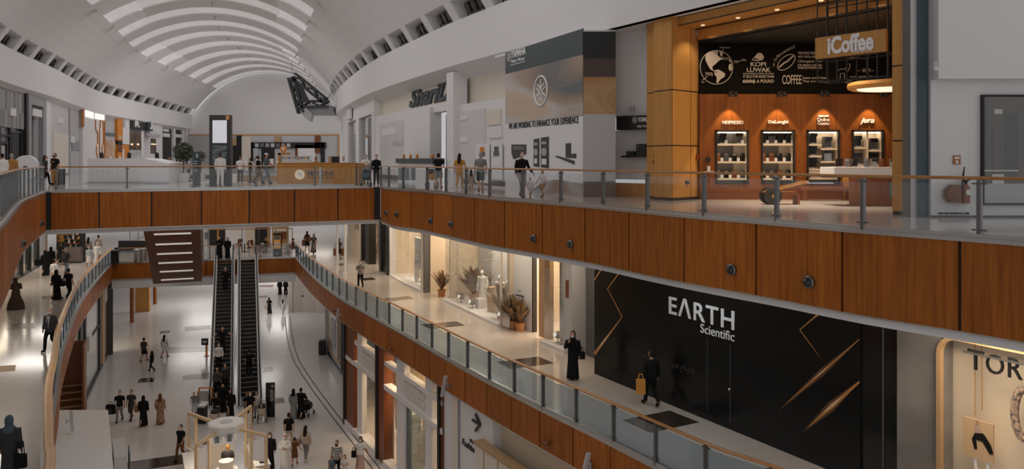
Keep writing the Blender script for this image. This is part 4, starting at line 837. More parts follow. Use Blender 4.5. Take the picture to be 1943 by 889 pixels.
R_(t, 'dark_window', 242.5, 266, 246, 300, mat_noise('window_dark_warm', (.03, .025, .02), (.20, .12, .07), .8, .2), .1, .14); R_(t, 'lit_shelf', 243, 265, 284, 302, M_lgrey, .14, .2); R_(t, 'window_frame', 242, 266, 244, 246.5, M_dgrey, .1, .2)
for p in (246, 258): R_(t, 'lamp', p, p + 3, 272, 275, M_lightw, .14, .22)
t = thing('storefront', 'white shop front with classical window and pale sign next to dark shops', 'shop')
R_(t, 'white_body', 281, 303, 232, 330, M_white2, -.5, .2); R_(t, 'cornice', 274, 299, 252, 257, M_lgrey, .2, .4); R_(t, 'pale_sign', 282, 293, 238, 247, M_white, .2, .3); R_(t, 'window', 282.5, 293, 262, 291, MATS['window_dark_warm'], .2, .24); R_(t, 'lit_shelf', 283, 292.5, 272, 274, M_lightw, .24, .28)
t = thing('storefront', 'row of dark shop openings with white posts and white signs left of the totem', 'shop')
for p0, p1, m in ((307, 328, M_black), (332, 346, M_black), (349, 352, M_black), (355, 366, M_tealg), (368, 372, M_black), (372, 378.5, M_grey)): R_(t, 'opening', p0, p1, 243, 330, m, -.5, -.2)
for p0, p1 in ((303, 307), (328, 332), (346, 349), (352, 355), (366, 368)): R_(t, 'white_post', p0, p1, 240, 330, M_white2, -.5, .1)
for p0, p1, y0, y1 in ((308, 320, 252, 259), (332, 342, 254, 260), (343, 345.5, 256, 260), (308, 318, 244, 249)): R_(t, 'white_sign', p0, p1, y0, y1, M_white2, -.2, .2)
# far end below the arch
YE = 128.5; EP = Path([Vector((D(340, 0, YE).x, YE)), Vector((D(690, 0, YE).x, YE))])
a = MB(); EP.rect(a, 345, 690, 257, 330, -.3, 0); struct('wall_end_lower', a, M_lgrey)
a = MB(); EP.rect(a, 455, 642, 259, 330, 0, .3); struct('wall_end_panel', a, mat('end_panel', (.56, .55, .56), .4))
t = thing('storefront', 'distant food shop front with black sign beam under the timber beam', 'shop')
for p0, p1, y0, y1, m, nm in ((480, 620, 270, 281, M_black, 'sign_beam'), (498, 522, 281, 320, M_black, 'dark_opening'), (562, 567, 274, 310, M_brown, 'brown_post'), (567, 600, 275, 310, M_white, 'white_screen'), (483, 492, 274, 300, M_lgrey, 'screen'), (599, 609, 257, 290, M_brown, 'hanging_banner'), (522, 535, 259, 269, M_tan, 'tan_panel'), (610, 617, 270, 310, M_black, 'black_post'), (478, 482, 270, 310, M_black, 'black_post'), (437, 451, 262, 276, M_tan, 'tan_panel'), (451, 461, 257, 320, M_black, 'dark_column'), (444, 451, 276, 320, M_black, 'dark_opening'), (461, 478, 259, 320, M_offw, 'pale_wall'), (642, 647, 257, 300, M_tan, 'tan_post')):
    R_(t, nm, p0, p1, y0, y1, m, .3, .6, EP)
for k in range(7): R_(t, 'menu_board', 486 + 10 * k, 493 + 10 * k, 272, 279, (M_lgrey, M_tealg, M_grey)[k % 3], .6, .65, EP)
# hanging triangular truss
t = thing('hanging_truss', 'dark triangular steel truss with grey box hanging below the vault near the end wall', 'truss'); YT = 86.0
def T3(x, y, dy=0): return D(x, y, YT + dy)
def beam(nm, p, q, m=M_dgrey, r=.3, dy=0):
    P, Q = T3(*p, dy), T3(*q, dy); a = MB(); up = (Q - P).normalized().cross(Vector((0, 1, 0)))
    for i in (-1, 1):
        for j in (-1, 1): a.bar(P + up * i * r + Vector((0, j * r, 0)), Q + up * i * r + Vector((0, j * r, 0)), .24)
    k = max(2, int((Q - P).length / .8))
    for i in range(k):
        u, v = P + (Q - P) * (i / k), P + (Q - P) * ((i + 1) / k); s_ = 1 if i % 2 else -1
        for j in (-1, 1): a.bar(u + up * r * s_ + Vector((0, j * r, 0)), v - up * r * s_ + Vector((0, j * r, 0)), .17)
    a.bar(P + Vector((0, r, 0)), Q + Vector((0, r, 0)), r * 1.3, .06, up)
    obj(nm, a, m, t)
beam('left_chord', (553, 147), (572, 214), mat('truss_dark', (.045, .05, .052), .5)); beam('upper_chord', (557, 143), (618, 192), MATS['truss_dark']); beam('lower_chord', (572, 197), (624, 197), MATS['truss_dark']); beam('brace', (566, 160), (582, 192), MATS['truss_dark'], .14)
a = MB(); P = [T3(578, 201), T3(628, 200), T3(636, 217), T3(588, 217)]; a.add([p for p in P] + [p + Vector((0, 2.6, 0)) for p in P], [(0, 1, 2, 3), (7, 6, 5, 4), (0, 4, 5, 1), (1, 5, 6, 2), (2, 6, 7, 3), (3, 7, 4, 0)]); obj('grey_housing', a, M_grey, t)
a = MB(); P = [T3(570, 214, -.3), T3(580, 203, -.3), T3(592, 215, -.3), T3(588, 230, -.3), T3(584, 228, -.3)]; a.add(P + [p + Vector((0, 1.2, 0)) for p in P], [(0, 1, 2, 3, 4), (9, 8, 7, 6, 5)] + [(i, (i + 1) % 5, 5 + (i + 1) % 5, 5 + i) for i in range(5)]); obj('end_box', a, M_lgrey, t)
a = MB(); a.bar(T3(555, 141, .3), T3(553, 118, .3), .06); a.bar(T3(620, 190, .3), T3(632, 170, .3), .08); obj('suspension_rod', a, M_grey, t)
# ================================================================ BRIDGE: kiosks, totems, planting
c0, c1 = W(166, 348.5, L2), W(320, 348.5, L2)
t = thing('sales_counter', 'long white curved ended counter on the bridge behind the glass', 'counter', (c0.x, c0.y, L2)); a = MB(); ln = c1.x - c0.x; k = ln * .68
a.add([(0, 0, 0), (ln, 0, 0), (ln, 0, 1.2), (k, 0, 1.5), (0, 0, 1.5), (0, 2.2, 0), (ln, 2.2, 0), (ln, 2.2, 1.2), (k, 2.2, 1.5), (0, 2.2, 1.5)], [(0, 1, 2, 3, 4), (9, 8, 7, 6, 5), (0, 5, 6, 1), (1, 6, 7, 2), (2, 7, 8, 3), (3, 8, 9, 4), (4, 9, 5, 0)]); obj('body', a, M_white, t)
a = MB(); a.box((ln / 2, -.01, .08), (ln, .06, .12)); obj('plinth', a, M_lgrey, t)
for i in range(7):
    p = 150 + 18 * i; c = D(p + 8, 301, 45.2)
    q = thing('coffee_grinder' if i % 3 == 0 else 'takeaway_cup', ('dark grinder' if i % 3 == 0 else 'small white cup') + ' on top of the long white counter, %s from left' % ORD[i], 'grinder' if i % 3 == 0 else 'cup', (c0.x + .5 + i * .55, c0.y + .6, L2 + 1.5), 0, 'things on the long white counter')
    a = MB(); h = .34 if i % 3 == 0 else .14; a.loft([(0, 0, 0, h * .3, h * .3), (0, 0, h * .7, h * .35, h * .35), (0, 0, h, h * .25, h * .25)], 10); obj('body', a, M_black if i % 3 == 0 else M_white2, q)
c = W(417, 353, L2); hT = zat(218, c.y) - L2; wT = 40 * c.y / F
t = thing('information_totem', 'tall black information totem with white screen on the bridge', 'totem', c); a = MB(); a.box((0, .15, hT / 2), (wT, .3, hT)); obj('housing', a, mat('totem_black', (.035, .03, .028), .3), t)
def tz(py): return zat(py, c.y) - L2
def tx(px): return (px - 417) * c.y / F
a = MB(); a.box((0, -.01, (tz(228) + tz(271)) / 2), (tx(430.5) - tx(403.5), .03, tz(228) - tz(271))); obj('upper_screen', a, emis('totem_screen', (.92, .95, 1), .95), t)
a = MB(); a.box((0, -.01, (tz(275) + tz(315)) / 2), (tx(430.5) - tx(403.5), .03, tz(275) - tz(315))); obj('lower_screen', a, mat_noise('map_screen', (.03, .035, .04), (.20, .23, .25), 2.5, .2, (1, 1, 4)), t)
a = MB(); a.box((tx(432), -.01, tz(223)), (.2, .03, .22)); obj('orange_mark', a, M_orange, t); put_text('lettering', 'i', (c.x + tx(431), c.y - .03, L2 + tz(226.5)), (1, 0), M_text, .17, None, t, bold=.05)
a = MB(); a.box((0, -.01, tz(334)), (tx(430) - tx(404), .03, .3)); obj('base_panel', a, M_black, t)
c = W(371.5, 352, L2); t = thing('direction_totem', 'slim dark direction totem with white numeral beside the round tree', 'totem', c); h = zat(288, c.y) - L2; a = MB(); a.box((0, .1, h / 2), (13 * c.y / F, .16, h)); obj('housing', a, M_teal, t)
put_text('lettering', '2', (c.x + .0, c.y + .01, L2 + h - .3), (1, 0), M_text, .2, None, t, bold=.03)
for i in range(5): a = MB(); a.box((-.02 - .02 * (i % 2), .01, h * .72 - i * .13), (.2, .02, .035)); obj('text_line', a, M_text, t)
def ball_tree(loc, h, r, lab, n=900, seed=1):
    rn = random.Random(seed); t = thing('topiary_tree', lab, 'tree', loc); a = MB(); a.tube([(0, 0, 0.5), (.02, 0, h - r)], [.05, .04], 8); obj('trunk', a, M_brown, t)
    a = MB(); a.loft([(0, 0, 0, .3, .3), (0, 0, .6, .38, .38), (0, 0, .55, .33, .33)], 14); obj('planter', a, M_white2, t)
    a = MB()
    for i in range(n):
        d = Vector((rn.gauss(0, 1), rn.gauss(0, 1), rn.gauss(0, 1))).normalized(); p = Vector((0, 0, h)) + d * r * (rn.random() ** .4) * (1 + .12 * rn.random()); u = Vector((rn.gauss(0, 1), rn.gauss(0, 1), rn.gauss(0, 1))).normalized(); v = u.cross(d).normalized(); s_ = r * .13
        a.quad(p - u * s_ - v * s_ * .5, p + u * s_ - v * s_ * .5, p + u * s_ + v * s_ * .5, p - u * s_ + v * s_ * .5)
    obj('foliage', a, M_leaf, t); return t
c = W(348, 347, L2); ball_tree(c, zat(288, c.y) - L2, 18 * c.y / F, 'round clipped olive tree in white planter on the bridge')
c = W(380, 344, L2); ball_tree(c, zat(296, c.y) - L2, 10 * c.y / F, 'small clipped tree behind the slim direction totem', 400, 2)
for p, lab in ((326, 'wood edged white service counter below the round tree'),):
    c = W(p, 345, L2); ln = (395 - p) * c.y / F; t = thing('service_counter', lab, 'counter', (c.x, c.y + 1.2, L2)); a = MB(); a.box((ln / 2, .4, .5), (ln, .8, 1.0)); obj('body', a, M_white2, t); a = MB(); a.box((ln / 2, .35, 1.04), (ln + .1, 1.0, .08)); obj('worktop', a, M_tan, t); a = MB(); a.box((ln / 2, -.01, .3), (ln * .9, .02, .25)); obj('dark_panel', a, M_tealg, t)
# glass display counter left of the phone kiosk
c = W(440, 346, L2); c1 = W(524, 346, L2); ln = c1.x - c.x; t = thing('display_counter', 'glass fronted display counter with wood edge between totem and phone kiosk', 'counter', (c.x, c.y + .8, L2))
a = MB(); a.box((ln / 2, .4, .22), (ln, .8, .44)); obj('base', a, M_tan, t); a = MB(); a.box((ln / 2, .4, .72), (ln - .05, .75, .5)); obj('glass_case', a, M_shopglass, t); a = MB(); a.box((ln / 2, .4, 1.0), (ln, .85, .06)); obj('wood_edge', a, M_woodl, t); a = MB(); a.box((ln / 2, .55, .62), (ln - .2, .3, .25)); obj('white_tray', a, M_white2, t)
for i in range(6):
    q = thing('jar' if i % 2 else 'display_stand', ('pale jar' if i % 2 else 'white stand') + ' on the glass display counter, %s from left' % ORD[i], 'jar' if i % 2 else 'stand', (c.x + .4 + i * .42, c.y + 1.2, L2 + 1.03), 0, 'things on the glass display counter'); a = MB()
    if i % 2: a.loft([(0, 0, 0, .1, .1), (0, 0, .2, .11, .11), (0, 0, .28, .06, .06)], 10)
    else: a.box((0, 0, .03), (.3, .2, .06)); a.box((0, .04, .25), (.26, .04, .4))
    obj('body', a, M_white2, q)
# phone kiosk
c = W(525.5, 352, L2); c1 = W(674, 352, L2); ln = c1.x - c.x; YK = c.y; t = thing('phone_kiosk', 'wood fronted phone kiosk with round logo and dark lettering on the bridge', 'kiosk', (c.x, c.y, L2)); hk = zat(310, YK) - L2
a = MB(); a.box((ln / 2, .2, hk / 2), (ln, .4, hk)); a.box((.2, 1.6, hk / 2), (.4, 2.8, hk)); a.box((ln - .2, 1.6, hk / 2), (.4, 2.8, hk)); obj('counter_body', a, mat_wood('kiosk_wood', (.46, .19, .030), (.58, .27, .055), isl=0), t)
a = MB(); a.box((ln / 2, .25, hk + .02), (ln + .06, .6, .05)); obj('worktop', a, M_woodl, t); a = MB(); a.box((ln / 2, -.01, .05), (ln, .03, .1)); obj('plinth', a, M_lgrey, t)
def kx_(p): return (p - 525.5) * YK / F
def kz(p): return zat(p, YK) - L2
a = MB(); a.box((kx_(528), .3, (hk + kz(290)) / 2), (.14, .2, kz(290) - hk)); a.box((kx_(536), .3, kz(291.5)), (.66, .2, .12)); obj('wood_frame', a, M_woodl, t)
a = MB(); a.tube([(kx_(569), .0, kz(331)), (kx_(569), -.03, kz(331))], [.27, .27], 28); ob = obj('logo_disc', a, emis('logo_glow', (1, .80, .55), .7), t); put_text('lettering', 'hp', (c.x + kx_(564.5), YK - .035, L2 + kz(336.5)), (1, 0), M_text, .36, .28, ob, bold=.05, shear=-.1)
put_text('lettering', 'Hi', (c.x + kx_(584), YK - .01, L2 + kz(333)), (1, 0), M_textd, .27, .3, t, bold=.05); put_text('lettering', 'PHONE', (c.x + kx_(596), YK - .01, L2 + kz(333)), (1, 0), M_textd, .27, 1.06, t); put_text('lettering', 'TELECOM', (c.x + kx_(584), YK - .01, L2 + kz(339)), (1, 0), M_textd, .11, 1.4, t, spacing=1.4)
a = MB(); a.tube([(kx_(536), .22, kz(282)), (kx_(536), .16, kz(282))], [.19, .19], 20); obj('round_sign', a, M_orange, t); put_text('lettering', 'hp', (c.x + kx_(533), YK + .15, L2 + kz(286)), (1, 0), M_text, .24, .18, t, bold=.05); a = MB(); a.bar((kx_(536), .28, kz(284)), (kx_(536), .28, kz(292)), .06); obj('sign_stem', a, M_tan, t)
a = MB(); a.box((kx_(560), .3, hk + .24), (kx_(588) - kx_(532), .4, .4)); obj('glass_case', a, M_shopglass, t); a = MB(); a.box((kx_(560), .34, hk + .12), (kx_(586) - kx_(534), .24, .18)); obj('display_tray', a, M_white2, t)
for i in range(9):
    p = 534 + 6 * i; q = thing('phone_box', 'small pale phone box on the kiosk counter, %s from left' % ORD[i], 'box', (c.x + kx_(p), YK + (.32 if i < 9 else .2), L2 + hk + (.21 if p < 585 else .05)), 0, 'phone boxes on the kiosk'); a = MB(); a.box((0, 0, .09), (.12, .08, .18)); obj('carton', a, (M_white2, M_offw, M_lgrey)[i % 3], q); a = MB(); a.box((0, -.042, .1), (.08, .005, .1)); obj('print', a, (M_tealg, M_orange)[i % 2], q)
t2 = thing('leather_bag', 'dark box with tan side on the phone kiosk counter', 'box', (c.x + kx_(631), YK + .3, L2 + hk + .045)); a = MB(); a.box((.1, 0, .17), (.38, .25, .34)); obj('dark_case', a, M_black, t2); a = MB(); a.box((-.19, 0, .17), (.18, .25, .36)); obj('tan_case', a, M_tan, t2)
a = MB(); q = thing('steel_post', 'short steel post in front of the phone kiosk on the bridge', 'post', W(608, 353.5, L2)); a.cyl((0, 0), .07, 0, 1.05, 12); obj('tube', a, M_steel, q); a = MB(); a.cyl((0, 0), .1, 0, .03, 12); obj('foot', a, M_steel, q)
c = W(222, 348, L2) - Vector((6.0, 0, 0)); q = thing('waste_bin', 'black square bin behind the rail beside the orange logo man', 'bin', W(113, 350, L2)); a = MB(); a.box((0, 0, .42), (.42, .4, .84)); obj('body', a, M_black, q); a = MB(); a.box((0, 0, .87), (.44, .42, .06)); obj('lid', a, M_dgrey, q)
# ================================================================ MIDDLE LEVEL, RIGHT
CE1 = 11.78
M_cream = mat('cream_wall', (.74, .62, .47), .6); M_creaml = emis('warm_ceiling', (1, .82, .60), 4.0)
def R1_(t, nm, p0, p1, z0, z1, m, o0=-.3, o1=0, path=F1R):
    a = MB(); path.slab(a, path.px(p0), path.px(p1), z0, z1, o0, o1, .8); return obj(nm, a, m, t)
ZA, ZB1 = L1, CE1
# shop interior shells
for p0, p1, dep, nm in ((741, 1089, -4.0, 'wall_boutique_back'), (640, 739, -3.5, 'wall_far_boutique_back')):
    a = MB(); F1R.slab(a, F1R.px(p0), F1R.px(p1), ZA, ZB1, dep - .2, dep, 2); struct(nm, a, M_cream)
    a = MB(); F1R.slab(a, F1R.px(p0), F1R.px(p1), ZB1 - .16, ZB1 - .1, dep, -.35, 2); struct('ceiling_' + nm[5:], a, M_white)
a = MB(); F1R.slab(a, F1R.px(744), F1R.px(1086), ZB1 - .2, ZB1 - .165, -2.6, -1.2, 2); tag(obj('ceiling_light', a, M_creaml), 'long warm light field in the ceiling of the cream boutique', 'lamp')
for d in range(5):
    q = F1R.off(F1R.px(770 + d * 70), -1.9); area('boutique_lamp', (q.x, q.y, ZB1 - .4), 2.2, 620, WARM2, sy=2.2)
for p_ in (766, 790, 880, 915, 945, 1052):
    q = F1R.off(F1R.px(p_), -.75); area('window_fill', (q.x, q.y, ZB1 - .4), .7, 150, WARM2, sy=.7)  # added lamps that brighten the window displays
q = F1R.off(F1R.px(712), -1.6); area('boutique_lamp', (q.x, q.y, ZB1 - .4), 2.2, 420, WARM2, sy=2.2)
a = MB()
for p in (740, 806, 843, 952, 1072): F1R.slab(a, F1R.px(p), F1R.px(p) + .15, ZA, ZB1, -4, -.3, 2)
struct('partition_boutique', a, M_cream)
t = thing('storefront', 'black framed boutique with open doorway at the far end of the middle level', 'shop')
for p0, p1 in ((688, 690), (697, 703.5), (723, 726.5), (736.5, 739.5)): R1_(t, 'black_post', p0, p1, ZA, ZB1, M_black, -.4, .15)
R1_(t, 'black_threshold', 690, 697, ZA, ZA + .35, M_black); R1_(t, 'black_threshold', 726.5, 736.5, ZA, ZA + .5, M_black)
for p0, p1 in ((690, 697), (726.5, 736.5)): R1_(t, 'glass_pane', p0, p1, ZA + .3, ZB1, M_shopglass, -.1, -.07); R1_(t, 'display_panel', p0 + 1, p1 - 1, ZA + .4, ZB1 - .6, mat_noise('display_bits', (.20, .12, .07), (.60, .50, .40), 1.6, .4) if p0 == 690 else MATS['display_bits'], -.8, -.7)
R1_(t, 'tan_wall', 660, 688, ZA, ZB1, M_cream, -.3, 0); R1_(t, 'picture', 674, 681, ZA + 2.2, ZB1 - .7, MATS['display_bits'], 0, .05)
t = thing('storefront', 'cream boutique window with round mirror and white displays, left of the doorway', 'shop')
R1_(t, 'glass_pane', 742, 800, ZA + .1, ZB1, M_shopglass, -.05, -.02); R1_(t, 'base', 741, 806, ZA, ZA + .12, M_white2, -1.4, .1); R1_(t, 'post', 805.5, 807, ZA, ZB1, M_dgrey, -.3, .08); R1_(t, 'pier', 800, 805.5, ZA, ZB1, M_offw, -.35, .05); R1_(t, 'pier', 739.5, 742, ZA, ZB1, M_white2, -.35, .05)
R1_(t, 'sign_panel', 748, 786, ZB1 - 1.2, ZB1 - .3, M_white, -.6, -.5)
R1_(t, 'display_board', 764, 781, ZA + 1.0, ZA + 2.9, M_white2, -.9, -.8); R1_(t, 'display_board', 784, 796, ZA + .3, ZA + 2.0, M_white2, -.7, -.5)
q = F1R.off(F1R.px(790), -.8); a = MB(); a.tube([(q.x, q.y, ZA + 2.9), (q.x - .1, q.y - .06, ZA + 2.9)], [.75, .75], 24); obj('round_mirror', a, M_white2, t)
R1_(t, 'ochre_panel', 789, 796, ZA + .9, ZA + 2.4, M_tan, -1.3, -1.2)
t = thing('storefront', 'cream boutique with open doorway, clothes racks inside and long lit window', 'shop')
R1_(t, 'door_glass', 843, 866, ZA, ZB1, M_shopglass, -.1, -.07); R1_(t, 'window_glass', 866, 966, ZA + .1, ZB1, M_shopglass, -.05, -.02); R1_(t, 'lit_plinth', 843, 948, ZA, ZA + .14, M_white2, -1.6, .12)
R1_(t, 'back_screen', 880, 946, ZA + .14, ZB1 - .6, M_white2, -1.8, -1.7); R1_(t, 'grey_pillar', 846, 868, ZA, ZB1, M_lgrey, -2.2, -2.0); R1_(t, 'blue_picture', 907, 930, ZA + 2.3, ZA + 3.9, M_tealg, -1.69, -1.62); R1_(t, 'post', 949, 950, ZA, ZB1, M_offw, -.1, .02)
R1_(t, 'doorway_rail', 818, 838, ZA + 2.95, ZA + 3.02, M_dgrey, -2.5, -2.4); R1_(t, 'doorway_header', 807, 843, ZB1 - .5, ZB1, M_offw, -.3, 0)
R1_(t, 'low_table', 814, 842, ZA + .7, ZA + .8, M_tan, -3.4, -2.8)
for k in range(9):
    q = F1R.off(F1R.px(818 + 2.0 * k), -2.45); a = MB(); a.loft([(0, 0, -1.1, .2, .05), (0, 0, -.15, .2, .06), (0, 0, 0, .05, .03)], 8)
    tag(obj('garment', a, (K_black, K_white, K_black, K_grey)[k % 4], None, False, (q.x, q.y, ZA + 2.93), .5), 'hanging garment on the boutique doorway rail, %s from left' % ORD[k], 'garment', 'garments on the doorway rail')
t = thing('storefront', 'white wall with small lettering and black joint beside tall tan curtains', 'shop')
FW2 = Path([W(966, 617, L1).to_2d(), W(1012.5, 630, L1).to_2d()]); R1_(t, 'white_wall', 966, 1010.5, ZA, ZB1, M_white, -.3, .02, FW2); R1_(t, 'black_joint', 1010.5, 1012.5, ZA, ZB1, M_black, -.2, .03, FW2); R1_(t, 'tan_curtain', 1011.5, 1032, ZA + .1, ZB1, M_tan, -.5, -.3); R1_(t, 'tan_panel', 1032, 1054, ZA, ZB1, M_cream, -.9, -.8); R1_(t, 'glass_pane', 1032, 1075, ZA + .1, ZB1, M_shopglass, -.05, -.02); R1_(t, 'lit_plinth', 1030, 1076, ZA, ZA + .13, M_white2, -1.5, .15); R1_(t, 'tan_screen', 1058, 1074, ZA + .2, ZB1 - .3, M_cream, -1.4, -1.3); R1_(t, 'white_cube', 1064, 1076, ZA + .1, ZA + 1.7, M_white2, -.9, -.3)
R1_(t, 'socket', 1002, 1003.5, ZA + .8, ZA + 1.0, M_brown, .02, .05, FW2); R1_(t, 'curtain_edge', 1054, 1058, ZA, ZB1, M_grey, -.4, -.2)
wall_text(FW2, 'a new hope', 979, 995, 561, 556, M_textd, 'lettering', t, .03); wall_text(FW2, '—', 984, 989, 551, 550.4, M_textd, 'lettering', t, .03)
t = thing('service_door', 'tall grey service door between white column and black hoarding', 'door')
R1_(t, 'white_column', 1075, 1090, ZA, ZB1, M_lgrey, -.6, .12); R1_(t, 'grey_leaf', 1092, 1117, ZA, ZB1 - .95, mat('door_grey', (.12, .115, .115), .35), -.6, -.5); R1_(t, 'white_header', 1090, 1128, ZB1 - .95, ZB1, M_white, -.6, -.5); R1_(t, 'keypad', 1079.5, 1084, ZA + 2.3, ZA + 3.0, M_brown, .12, .16)
a = MB(); p, q = F1R.off(F1R.px(1117), -.55), FE.at(0) ; a.prism([(p.x, p.y), (q.x + .1, q.y + .1), (q.x + .5, q.y + .6), (p.x + .5, p.y + .5)], ZA, ZB1 - .95); obj('lit_reveal', a, M_cream, t)
# the black hoarding
t = thing('hoarding', 'huge black gloss hoarding with two lines of white lettering and amber light streaks', 'hoarding')
a = MB(); FE.slab(a, 0, FE.px(1632), ZA, ZB1, -.4, 0, 20); obj('black_panel', a, mat('hoarding_black', (.008, .008, .0075), .22, 0, 0, None, .3), t)
a = MB(); FE.slab(a, FE.px(1632), FE.px(1703), ZA, ZB1, -.4, -.06, 20); obj('side_panel', a, M_blackg, t); a = MB(); FE.slab(a, FE.px(1672), FE.px(1674), ZA, ZB1, -.1, -.04, 20); obj('edge_strip', a, M_dgrey, t)
wall_text(FE, 'EΛRTH', 1270, 1394, 594, 559.5, M_text, 'lettering', t, .015, bold=.012, spacing=1.12); wall_text(FE, 'Scientific', 1330, 1394, 630, 613, M_text, 'lettering', t, .015)
M_faint = mat('faint_print', (.055, .05, .045), .5); wall_text(FE, 'Opening Soon', 1189, 1233, 668, 656, M_faint, 'lettering', t, .01); wall_text(FE, 'ﺐﻳﺮﻗ حﺎﺘﺘﻓﻻا', 1268, 1318, 697, 682, M_faint, 'lettering', t, .01)
M_gold = mat('amber_print', (.55, .25, .07), .45); M_gold2 = mat('amber_print_pale', (.80, .55, .30), .45); M_gold3 = mat('amber_print_dark', (.13, .055, .02), .5)
def streak(p, q, w0, w1, w2, m, o=.008, mid=.5):
    def uv(x, y): d = FE.px(x); return Vector((d, zat(y, FE.at(d).y)))
    P, Q = uv(*p), uv(*q); e = (Q - P).normalized(); f = Vector((-e.y, e.x)); M_ = P + (Q - P) * mid; b = FE.off(0, o); dd = FE.dir(1)
    a = MB(); a.plate([tuple(P + f * w0), tuple(M_ + f * w1), tuple(Q + f * w2), tuple(Q - f * w2), tuple(M_ - f * w1), tuple(P - f * w0)], (b.x, b.y, 0), (dd.x, dd.y, 0), (FE.nrm(1).x, FE.nrm(1).y, 0), .004); obj('light_streak', a, m, t)
streak((1127.8, 531), (1143, 508), .02, .02, .02, M_gold); streak((1152, 549), (1178, 513), .012, .02, .03, M_gold); streak((1154, 549), (1181, 600.6), .012, .016, .02, M_gold); streak((1181, 600.6), (1128.5, 671), .012, .05, .07, M_gold, mid=.7); streak((1160, 629), (1133, 664), .0, .04, .0, M_gold2, .013)
streak((1568.7, 582), (1518, 625), .06, .02, .012, M_gold); streak((1568, 581), (1548, 600), .10, .03, .0, M_gold2, .013); streak((1518, 625), (1557, 678), .014, .012, .002, M_gold)
streak((1631, 643), (1479, 777), .005, .09, .004, M_gold3, .005, .45); streak((1631, 643), (1490, 767), .01, .026, .002, M_gold, .009, .5); streak((1580, 688), (1540, 722), .0, .02, .0, M_gold2, .013)
streak((1631, 722), (1525, 818), .01, .12, .004, M_gold3, .005); streak((1631, 724), (1530, 813), .02, .05, .002, M_gold, .009); streak((1600, 750), (1560, 785), .0, .04, .0, M_gold2, .013)
a = MB(); c, d, n = on(FE, 1385.5, 738, .03); a.ball(c, .045, 10, 6); obj('door_knob', a, M_steel, t, True); a = MB(); FE.rect(a, 1385, 1386, 652, 800, 0, .004); FE.rect(a, 1342, 1342.6, 640, 780, 0, .004); obj('door_joint', a, M_dgrey, t)
a = MB(); FE.slab(a, FE.px(1703), FE.px(1783), ZA, ZB1, -.5, .02, 20); struct('wall_stone', a, mat_noise('stone_grey', (.20, .185, .175), (.30, .27, .25), .8, .35))
t = thing('storefront', 'cream shop window with rounded corner and large black letters at the lower right', 'shop')
a = MB(); d0 = FE.px(1783); b = FE.off(0, 0); dd = FE.dir(d0 + 1); w_ = 5.6; zt_ = zat(632, FE.at(FE.px(1800)).y) ; r_ = .45
def rr(g_, rad): return [(d0 + g_ + rad - rad * math.sin(k * math.pi / 12), zt_ - g_ - rad + rad * math.cos(k * math.pi / 12)) for k in range(7)]
qd = FE.off(d0, 0)
def rel(L): return [(u - d0, v) for u, v in L]
a.plate(rel([(d0 + w_, zt_)] + rr(0, r_) + [(d0, ZA), (d0 + .09, ZA)] + rr(.09, r_ - .09)[::-1] + [(d0 + w_, zt_ - .09)]), (qd.x, qd.y, 0), (dd.x, dd.y, 0), (FE.nrm(d0 + 1).x, FE.nrm(d0 + 1).y, 0), .14); obj('rounded_frame', a, M_tan, t)
a = MB(); a.plate(rel([(d0 + w_, zt_ - .09)] + [(d0 - .9, zt_ - .09), (d0 - .9, ZA), (d0 + w_, ZA)]), (qd.x + .5, qd.y + .3, 0), (dd.x, dd.y, 0), (FE.nrm(d0 + 1).x, FE.nrm(d0 + 1).y, 0), .02); obj('cream_backdrop', a, mat('cream_bright', (.85, .72, .55), .6), t)
a = MB(); FE.slab(a, d0, d0 + w_, zt_ - .1, ZB1, -.4, .0, 20); obj('header', a, M_offw, t)
for ch_, p0, p1, yb, yt in (('T', 1842, 1873, 696, 659), ('O', 1877, 1911, 704, 667), ('R', 1919, 1946, 713, 675), ('Y', 1950, 1980, 720, 680)): wall_text(FE, ch_, p0, p1, yb, yt, K_black, 'lettering', t, .12, ext=.02)
a = MB(); FE.rect(a, 1840, 1990, 662, 665, .22, .26); obj('letter_rail', a, M_steel, t)
for p, y1 in ((1840, 789), (1853, 780), (1885, 660)): a = MB(); FE.rect(a, p, p + 1.5, 638, y1, -.2, -.17); obj('hanging_rod', a, M_tan, t)
t = thing('easel_poster', 'tan poster of a person in dark trousers on a white easel in the cream window', 'poster'); a = MB(); FE.rect(a, 1824, 1882, 789, 861, -.1, -.05); obj('poster_board', a, mat('poster_tan', (.62, .42, .24), .6), t)
def uvp(pts, o, m, nm):
    q0 = FE.off(d0, o); a = MB(); a.plate([(FE.px(x) - d0, zat(y, FE.at(FE.px(x)).y)) for x, y in pts], (q0.x, q0.y, 0), (dd.x, dd.y, 0), (FE.nrm(d0 + 1).x, FE.nrm(d0 + 1).y, 0), .008); obj(nm, a, m, t)
uvp([(1848, 821), (1862, 822), (1866, 826), (1878, 845), (1883, 862), (1876, 862), (1862, 838), (1850, 834), (1852, 852), (1847, 852), (1842, 832)], -.045, K_black, 'dark_trousers'); uvp([(1848, 806), (1857, 806), (1860, 822), (1848, 822)], -.045, K_pink, 'pale_top'); uvp([(1850, 798), (1854, 797), (1856, 802), (1853, 806), (1849, 804)], -.045, M_skin, 'pictured_head')
a = MB(); c = FE.off(FE.px(1865), -.2)
for p in (1845, 1868): q = FE.off(FE.px(p), -.1); a.bar((q.x, q.y, zat(861, q.y)), (q.x + .08, q.y - .1, L1 + .02), .05)
obj('easel_leg', a, M_white2, t)
